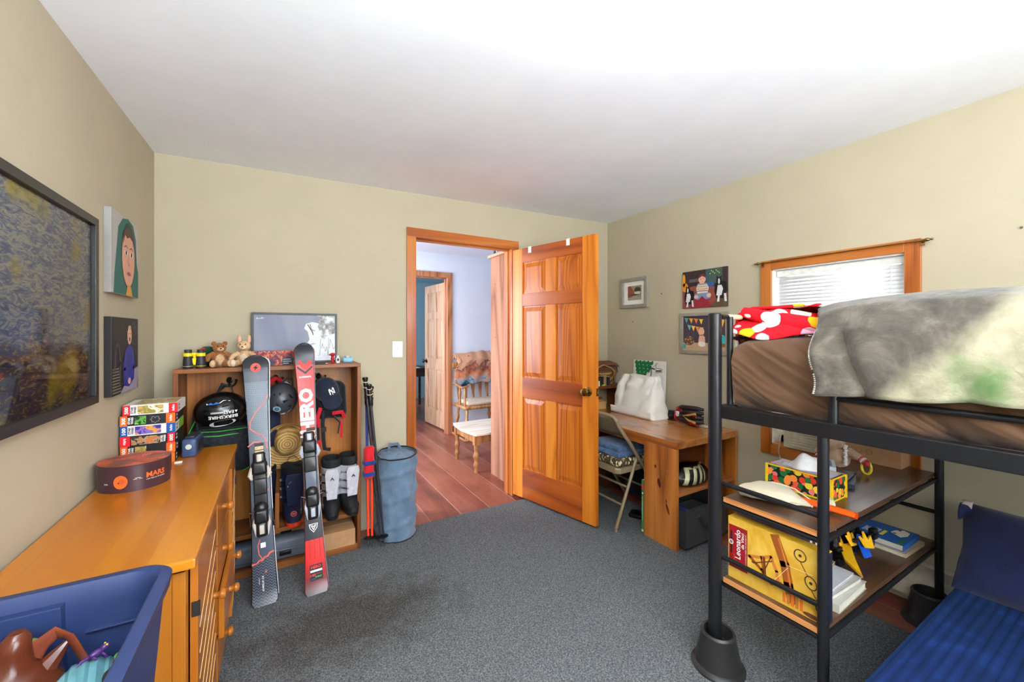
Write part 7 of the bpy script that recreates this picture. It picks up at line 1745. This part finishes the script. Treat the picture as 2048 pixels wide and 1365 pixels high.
# da Vinci kit box: face looks towards -x
kx = 1.592
lk = thing('leonardo_kit_box', 'yellow and red Leonardo da Vinci boxed model kit standing on the lower shelf', 'box', (1.62, .80, Lz))
b = MB(); b.box(kx, .633, Lz, kx+.045, .972, Lz+.245, C((226,178,50), .35)); obj('carton', b, lk, bevel=.001)
b = MB(); b.box(kx+.004, .6315, Lz+.002, kx+.043, .6335, Lz+.243, C((30,30,44), .35)); obj('dark_side', b, lk)
MK = F((kx, .972, Lz), (0,-1,0), (0,0,1)); b = MB(MK)
blotch('parchment', [(.3, (200,146,36)), (.5, (216,172,66)), (.7, (224,190,96))], 8, 3, .35, .5, 'LINEAR')
b.rect(.002, .002, .337, .243, 'parchment', None, .0005)
b.rect(.004, .045, .078, .215, C((150,26,34), .35), None, .0009)
b.text('Leonardo', .040, .145, .022, 'card_white', None, .0014, w=.115, rot=PI/2, bold=.01); b.text('da Vinci', .059, .165, .012, 'card_white', None, .0014, w=.062, rot=PI/2, bold=.01); b.text('THE CATAPULT AND THE CROSSBOW', .072, .13, .004, 'card_white', None, .0014, w=.13, rot=PI/2)
b.text('THE WORLD OF', .026, .085, .004, C((230,150,60)), None, .0014, w=.035, rot=PI/2)
b.rect(.010, .10, .017, .19, C((36,24,28)), None, .0013); b.oval(.0135, .145, .009, .010, C((220,220,220)), None, .0016); b.oval(.0135, .145, .006, .007, C((120,110,110)), None, .0019)
wd = [C((150,78,24)), C((196,116,44)), C((110,54,20))]
b.stroke([(.180, .235), (.212, .15), (.225, .08), (.235, .03)], .032, wd[0], None, .001); b.stroke([(.192, .235), (.219, .15), (.231, .08), (.241, .03)], .006, wd[1], None, .0013)
for k in range(5): b.rect(.205+.014*k, .012, .215+.014*k, .045+.004*k, wd[1] if k % 2 else C((222,110,30)), None, .0015)
b.stroke([(.085, .12), (.13, .135), (.165, .155), (.185, .11), (.19, .07)], .011, wd[1], None, .0012); b.stroke([(.085, .12), (.13, .09), (.165, .055), (.19, .07)], .011, wd[0], None, .0012); b.stroke([(.10, .10), (.17, .14)], .004, wd[2], None, .0014); b.stroke([(.13, .135), (.14, .06)], .005, wd[0], None, .0012); b.stroke([(.165, .155), (.145, .10)], .004, wd[2], None, .0012); b.rect(.095, .10, .115, .108, wd[2], None, .0016); b.stroke([(.11, .06), (.20, .075)], .009, wd[0], None, .0016); b.stroke([(.14, .14), (.145, .06)], .009, wd[2], None, .0017)
def wheel(cx, cy, rx, ry, a):
    ca, sa = math.cos(a), math.sin(a)
    b.tube([(cx+rx*math.cos(t)*ca-ry*math.sin(t)*sa, cy+rx*math.cos(t)*sa+ry*math.sin(t)*ca, .0014) for t in [2*PI*i/24 for i in range(24)]], .0018, C((60,44,34)), 5, closed=True); b.oval(cx, cy, .005, .005, C((60,44,34)), None, .0016)
wheel(.262, .205, .018, .020, .4); wheel(.295, .125, .017, .022, .4); wheel(.325, .05, .014, .022, .4)
b.stroke([(.262, .185), (.285, .145)], .003, wd[2], None, .0012); b.stroke([(.297, .10), (.318, .07)], .003, wd[2], None, .0012); b.stroke([(.215, .15), (.30, .155)], .0012, C((240,226,200)), None, .0018); b.stroke([(.225, .145), (.16, .05)], .0012, C((240,226,200)), None, .0018)
b.oval(.30, .012, .03, .008, C((110,60,40)), None, .0012)
for k in range(3): wheel(.325, .225-.012*k, .005, .005, 0)
obj('cover_print', b, lk)
# large flat books behind
for i, (x, c, h, lab) in enumerate(((1.665, (96,84,120), .262, 'tall grey-purple picture book standing right behind the kit box'), (1.705, (60,52,110), .255, 'tall violet boxed book standing second behind the kit box'), (1.74, (200,196,188), .25, 'tall pale grey book standing third behind the kit box'))):
    t = book('picture_book', lab, TR(x, .838, Lz+h/2, 0, 0, 0) @ Matrix.Rotation(PI/2, 4, 'Y') @ TR(0, 0, -.015), h, .265, .026, c, group='large books behind the kit box')
# white books pile
gW = 'white-paged books at the lower shelf edge'
book('thick_book', 'thick white-paged book lying lowest at the lower shelf edge', TR(1.835, .745, Lz, .04), .26, .20, .028, (176,172,162), group=gW)
book('thick_book', 'white book lying second at the lower shelf edge', TR(1.825, .755, Lz+.0285, -.03), .25, .19, .018, (164,162,158), group=gW)
def bart(b, M):
    b.text('MOLO', .09, -.03, .02, C((60,50,46)), M, .0006, w=.06, rot=PI/2)
book('thin_book', 'white magazine lying third at the lower shelf edge', TR(1.815, .765, Lz+.047, .02), .24, .18, .010, (178,178,182), group=gW)
book('comic_book', 'red and grey comic book, topmost of the lower shelf pile', TR(1.845, .80, Lz+.0575, .06), .19, .13, .010, 'jigsaw_art_d', group=gW)
b = MB(TR(1.965, .80, Lz, .1)); b.rbox(-.006, -.012, .048, .006, .012, .06, .004, C((226,30,70))); b.tube([(0,0,.05),(0,0,0)], .003, C((226,30,70)), 6); one('pink_clip', 'tiny bright pink clip by the white books', 'clip', b)
# blue cartoon book
def bart2(b, M):
    b.rect(-.125, -.10, .125, .10, C((24,92,178), .35), M, .0005)
    b.text('DIARY', -.035, .045, .024, 'card_white', M, .0012, w=.08, bold=.03, rot=-PI/2+PI/2); b.text('awful', -.03, .01, .022, 'card_white', M, .0012, w=.09, bold=.02)
    b.rect(-.07, -.022, .02, -.008, C((230,220,60)), M, .0009)
    b.poly([(-.02, -.075), (.02, -.03), (.07, -.035), (.11, -.06), (.09, -.085), (.03, -.09)], C((240,236,230)), M, .0012); b.oval(.02, -.045, .008, .006, C((20,20,20)), M, .0015); b.oval(.085, -.05, .008, .006, C((20,20,20)), M, .0015)
    b.rect(-.125, -.10, -.03, -.085, C((60,120,70)), M, .0008)
MB2 = TR(2.50, .765, Lz+.004, PI/2+.0)
book('comic_book', 'large beige-edged book under the blue comic book on the lower shelf', TR(2.495, .765, Lz, PI/2-.03), .235, .215, .018, (176,156,132))
book('comic_book', 'blue comic paperback with white cartoon figure near the wall', TR(2.50, .77, Lz+.0185, PI/2+.0), .215, .20, .026, (24,92,178), art=lambda b, M: bart2(b, M @ Matrix.Rotation(-PI/2, 4, 'Z') @ Matrix.Diagonal((.78, .98, 1, 1))))
# black and yellow brick-built jet
kb = C((24,24,27), .25); ky = C((240,180,30), .3); kbl = C((24,88,200), .3)
jt = thing('brick_jet', 'black toy jet of building bricks with yellow and blue fins on the lower shelf', 'toy', (2.25, .85, Lz))
MJ = TR(2.20, .83, Lz, -.15) @ Matrix.Diagonal((1.3, 1.05, 1.25, 1))
b = MB(MJ)
rr = random.Random(11)
b.rbox(-.13, -.06, .012, .13, .06, .055, .012, kb)
for i in range(80):
    x, y = rr.uniform(-.15, .11), rr.uniform(-.09, .085); z = rr.uniform(.02, .09); s = rr.uniform(.008, .022)
    b.cbox(x, y, z, s*1.6, s, s, kb, M=None)
b.box(-.12, -.012, 0, -.09, .012, .02, kb); b.box(.09, -.012, 0, .12, .012, .02, kb); obj('hull', b, jt, bevel=.0012)
b = MB(MJ); b.tube([(.12, .07, .10), (-.02, .0, .105), (-.14, -.09, .085)], .007, C((60,60,64), .3), 8); b.tube([(.10, .09, .09), (-.1, .05, .10)], .005, kb, 8); obj('spar', b, jt)
b = MB(MJ); b.ext([(-.02, -.06), (-.07, -.05), (-.15, -.13), (-.20, -.22), (-.12, -.145)], .050, .058, ky); obj('wing_blade', b, jt, bevel=.001)
for k, (x, y, rz) in enumerate(((-.06, -.05, .3), (-.03, -.075, .1), (.0, -.11, -.2))):
    b = MB(MJ @ TR(x, y, .06, rz)); b.ext([(-.02, 0), (.02, -.01), (.03, .03), (.005, .02), (0, .05), (-.012, .02), (-.03, .04)], 0, .008, ky, F((0, 0, 0), (1,.3,0), (0,.5,1))); obj('yellow_fin', b, jt, bevel=.001)
b = MB(MJ @ TR(.01, -.085, .045)); b.ext([(-.02, -.03), (.02, -.035), (.03, .02), (.0, .045), (-.02, .03)], 0, .008, kbl, F((0, 0, 0), (1,.2,0), (0,.5,1))); obj('blue_fin', b, jt, bevel=.001)
b = MB(TR(2.22, .955, Lz)); b.rbox(-.03, -.01, 0, .03, .01, .12, .008, C((214,60,84))); one('pink_toy', 'pinkish red toy piece sticking up behind the brick jet', 'toy', b)
b = MB(TR(1.86, .91, Lz)); b.ell((0, 0, .06), (.05, .04, .06), C((130,80,50))); one('brown_ball_toy', 'brown rounded toy behind the white books', 'toy', b)

# ------------------------------------------------------------------ futon and pillow
def cord():
    m, nt, bb = _base('blue_corduroy', .75, 0, .2); v = _coords(nt); sp = _n(nt, 'ShaderNodeSeparateXYZ'); nt.links.new(v, sp.inputs[0])
    mu = _n(nt, 'ShaderNodeMath', operation='MULTIPLY'); nt.links.new(sp.outputs[1], mu.inputs[0]); mu.inputs[1].default_value = PI/.026
    si = _n(nt, 'ShaderNodeMath', operation='SINE'); nt.links.new(mu.outputs[0], si.inputs[0])
    ab = _n(nt, 'ShaderNodeMath', operation='ABSOLUTE'); nt.links.new(si.outputs[0], ab.inputs[0])
    n = _noise(nt, v, 7, 4, .6, .6); a = _n(nt, 'ShaderNodeMath', operation='MULTIPLY_ADD'); nt.links.new(ab.outputs[0], a.inputs[0]); a.inputs[1].default_value = .14; nt.links.new(n, a.inputs[2])
    nt.links.new(_ramp(nt, a.outputs[0], [(.4, (3,12,46)), (.62, (8,26,76)), (.82, (18,50,110))]), bb.inputs['Base Color']); bb.inputs['Sheen Weight'].default_value = .25; bb.inputs['Sheen Tint'].default_value = lin((90,140,220))
    _bump(nt, bb, ab.outputs[0], .6, .004)
cord()
cloth('pillow_navy', (26,32,66), c2=(36,44,82), scale=500, bump=.3, big=6)
ft = thing('futon', 'deep blue corduroy futon mattress on a dark base under the loft bed', 'futon', (2.0, -.4, .012))
b = MB(); b.rbox(1.33, -1.35, .20, 2.60, .512, .352, .05, 'blue_corduroy', nu=64, nv=14); obj('mattress', b, ft)
b = MB(); b.box(1.40, -1.30, .012, 2.58, .47, .20, C((24,24,28), .5)); obj('base', b, ft, bevel=.004)
def pil(p):
    q = V(p); q += V((.01*nz(p.x, p.y, p.z, 7), .01*nz(p.y, p.z, p.x, 7), .008*nz(p.z, p.x, p.y, 9)))
    return q
PM = TR(2.34, .185, .345, .0, 0, .50)
pw = thing('pillow', 'navy blue pillow leaning against the wall on the futon', 'pillow', PM)
b = MB(PM)
def pl(u, w):
    a, c = u*2-1, w*2-1
    th = .085*((1-abs(a)**2.6)*(1-abs(c)**2.6))**.55
    return (th, a*.320*(1-.05*(1-abs(c))), .18+c*.175*(1-.05*(1-abs(a))))
b.grid(lambda u, w: tuple(V(pl(u, w))+V((.008*nz(u*5, w*5, 0), 0, 0))), 40, 30, 'pillow_navy')
b.grid(lambda u, w: (-pl(u, w)[0]*1.0+.010*nz(u*5, w*5, 4)-.006*math.sin(u*9)*math.sin(w*3), pl(u, w)[1], pl(u, w)[2]), 40, 30, 'pillow_navy')
obj('body', b, pw, ang=80)
b = MB(PM); b.grid(lambda u, w: (-.012-.02*math.sin(PI*w)+.03*(1-u)*w, .285+.04*u, .28+.07*w+.01*math.sin(u*4)), 8, 10, 'pillow_navy'); b.grid(lambda u, w: (-.006-.012*math.sin(PI*w), .29+.03*u, .31+.05*w), 5, 6, C((196,180,180))); obj('case_flap', b, pw, solid=.003)
# ------------------------------------------------------------------ light and camera
def area(name, loc, rot, sx, sy, e, c=(1, 1, 1)):
    l = bpy.data.lights.new(name, 'AREA'); l.shape = 'RECTANGLE'; l.size = sx; l.size_y = sy; l.energy = e; l.color = c
    o = bpy.data.objects.new(name, l); COL.objects.link(o); o.location = loc; o.rotation_euler = rot; return o
area('added_rear_daylight', ((RX0+RX1)/2, YF-.10, (RZ0+RZ1)/2), (-PI/2+PI, 0, 0), RX1-RX0, RZ1-RZ0, 80, (.84, .92, 1))  # daylight through the added rear window
area('window_daylight', (XR+.5, 1.09, 1.4), (0, PI/2, 0), 1.2, 1.0, 25, (.95, .97, 1))
area('hall_daylight_fill', (-1.1, 4.1, 1.5), (0, -PI/2, 0), 1.3, 1.2, 75, (.86, .92, 1))  # added area light for the hall's cool daylight; its wall has no window
area('far_room_fill', (-.5, 6.9, 1.5), (0, -PI/2, 0), 1.3, 1.4, 45, (.82, .92, 1))  # added area light to fill the far room; no window built there
area('added_ceiling_uplight', (-.2, -.95, 1.52), (PI, 0, 0), .22, .22, 112, (.80, .90, 1))  # light of the added uplighter, lifts the ceiling brightness
w = bpy.data.worlds.new('world'); S.world = w; w.use_nodes = True
w.node_tree.nodes['Background'].inputs[0].default_value = (.85, .92, 1, 1); w.node_tree.nodes['Background'].inputs[1].default_value = 1.6
cam = bpy.data.cameras.new('camera'); co = bpy.data.objects.new('camera', cam); COL.objects.link(co); S.camera = co
cam.sensor_width = 36; cam.lens = 803/2048*36; cam.clip_start = .02
cam.shift_y = -15.5/2048
co.location = (0, 0, 1.37); co.rotation_euler = (PI/2, 0, -math.atan(469/803))
S.view_settings.view_transform = 'Standard'; S.view_settings.look = 'None'; S.view_settings.gamma = 1; S.view_settings.exposure = 1.0
S.view_settings.use_curve_mapping = False
